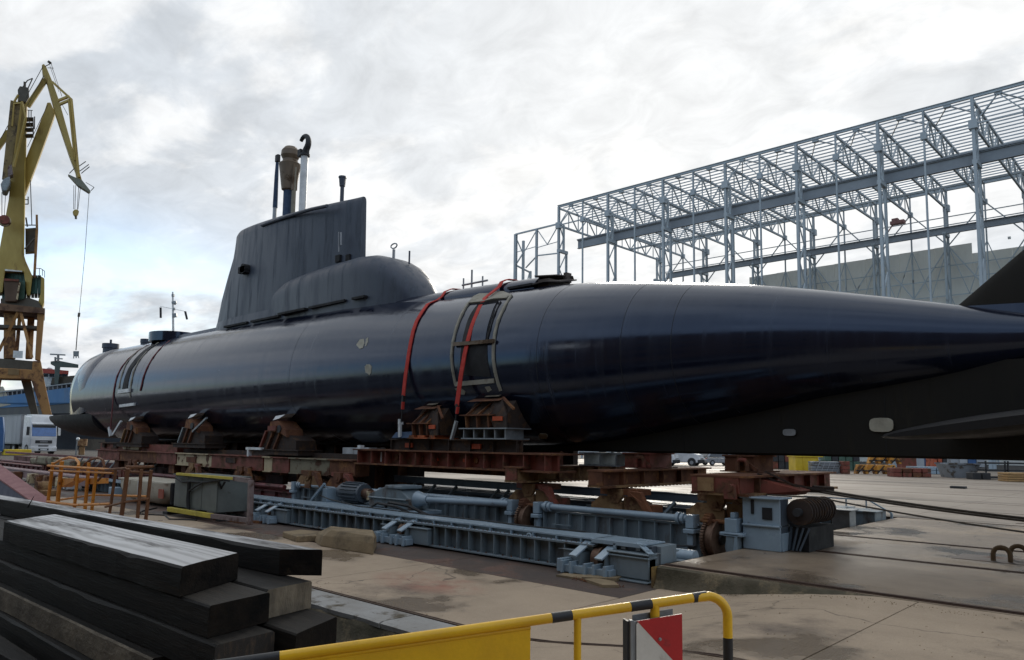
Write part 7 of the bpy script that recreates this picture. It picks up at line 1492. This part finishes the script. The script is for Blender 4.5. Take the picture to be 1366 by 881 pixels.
stack('white_cabin', 'pale grey site cabin behind the ochre stands', 'cabin', (-22.36, 79.35, -0), (-21.58, 81.15, 0), 2.2, 3, palewall_m, 1, 1, pn='wall')
stack('blue_plates', 'low light blue plates lying between the pallet and the grey skip', 'plates', (-15.26, 57.32, 0), (-13.44, 57.02, 0), .5, 2.0, blue_lit, 2, 3, pn='plate')
stack('blue_container', 'blue grey container far behind the low blue plates', 'container', (-22.6, 84.47, 0), (-21.1, 85.08, -0), 2.0, 2.5, bluebox_m, 1, 3, pn='panel', mm=grey_m)
t = stack('red_machine', 'orange red yard machine behind the low blue plates', 'machine', (-15.79, 63.16, 0), (-14.79, 63.6, 0), 1.1, 1.2, mat('machine orange', (.45, .09, .03), .5, scale=1.5, rust=(.15, .05, .03)), 1, 3, pn='body', mm=plast_m)
t = thing('grey_skip', 'grey steel skip with flared sides right of the blue plates', 'skip', (-11.56, 52.99, 0))
o = Vector((-12.11, 52.04, 0)); wv = (Vector((-10.91, 53.15, 0)) - o).length
def q(u, v, z): return o + un * u + uy * v + Vector((0, 0, z))
part('skip_body', G().loft([[q(.15, 0, 0), q(wv - .15, 0, 0), q(wv - .15, 1.4, 0), q(.15, 1.4, 0)], [q(-.1, -.15, .82), q(wv + .1, -.15, .82), q(wv + .1, 1.55, .82), q(-.1, 1.55, .82)]]), skip_m, t)
part('skip_rim', G().beam(q(-.14, -.17, .85), q(wv + .14, -.17, .85), .08, .08).beam(q(-.14, 1.57, .85), q(wv + .14, 1.57, .85), .08, .08), skip_m, t)
stack('white_containers', 'white and grey containers far behind the grey skip', 'containers', (-19.31, 83.69, 0), (-16.4, 85.07, 0), 2.2, 3, palewall_m, 1, 4, pn='panel', mm=bluebox_m)
t = thing('black_rack', 'black steel storage rack with three tiers at the right edge of the yard', 'rack', (-9.28, 52.33, 0))
for i in range(2):
    o = Vector((-10.13, 51.78, 0)) + un * (i * 1.25)
    for z in (.06, .48, .90): part('shelf', lb(G(), o, 0, 1.15, 0, .9, z, z + .09), plast_m, t)
    for u in (0, 1.08): part('upright', lb(G(), o, u, u + .07, 0, .08, .0, 1.08), plast_m, t)
stack('black_box', 'low black box left of the storage rack', 'box', (-10.51, 50.3, 0), (-9.98, 51.19, 0), .4, .8, plast_m, 1, 2)
stack('plank_pile', 'pile of pale orange planks at the right edge before the rack', 'planks', (-8.56, 48.81, 0), (-7.23, 49.49, 0), .5, 1.0, wood_m, 4, 1, pn='plank')
solo('plank', G().beam((-9.06, 50.26, -0), Vector((-9.17, 52.52, 0)) + Vector((0, 0, .4)), .1, .06), wood_m, 'single pale plank leaning on the orange plank pile', 'plank')
solo('ground_clamp', G().box(-8.9, -8.3, 38.2, 38.6, 0, .1), plast_m, 'small dark plate lying alone on the far yard slabs', 'plate', bevel=.02)
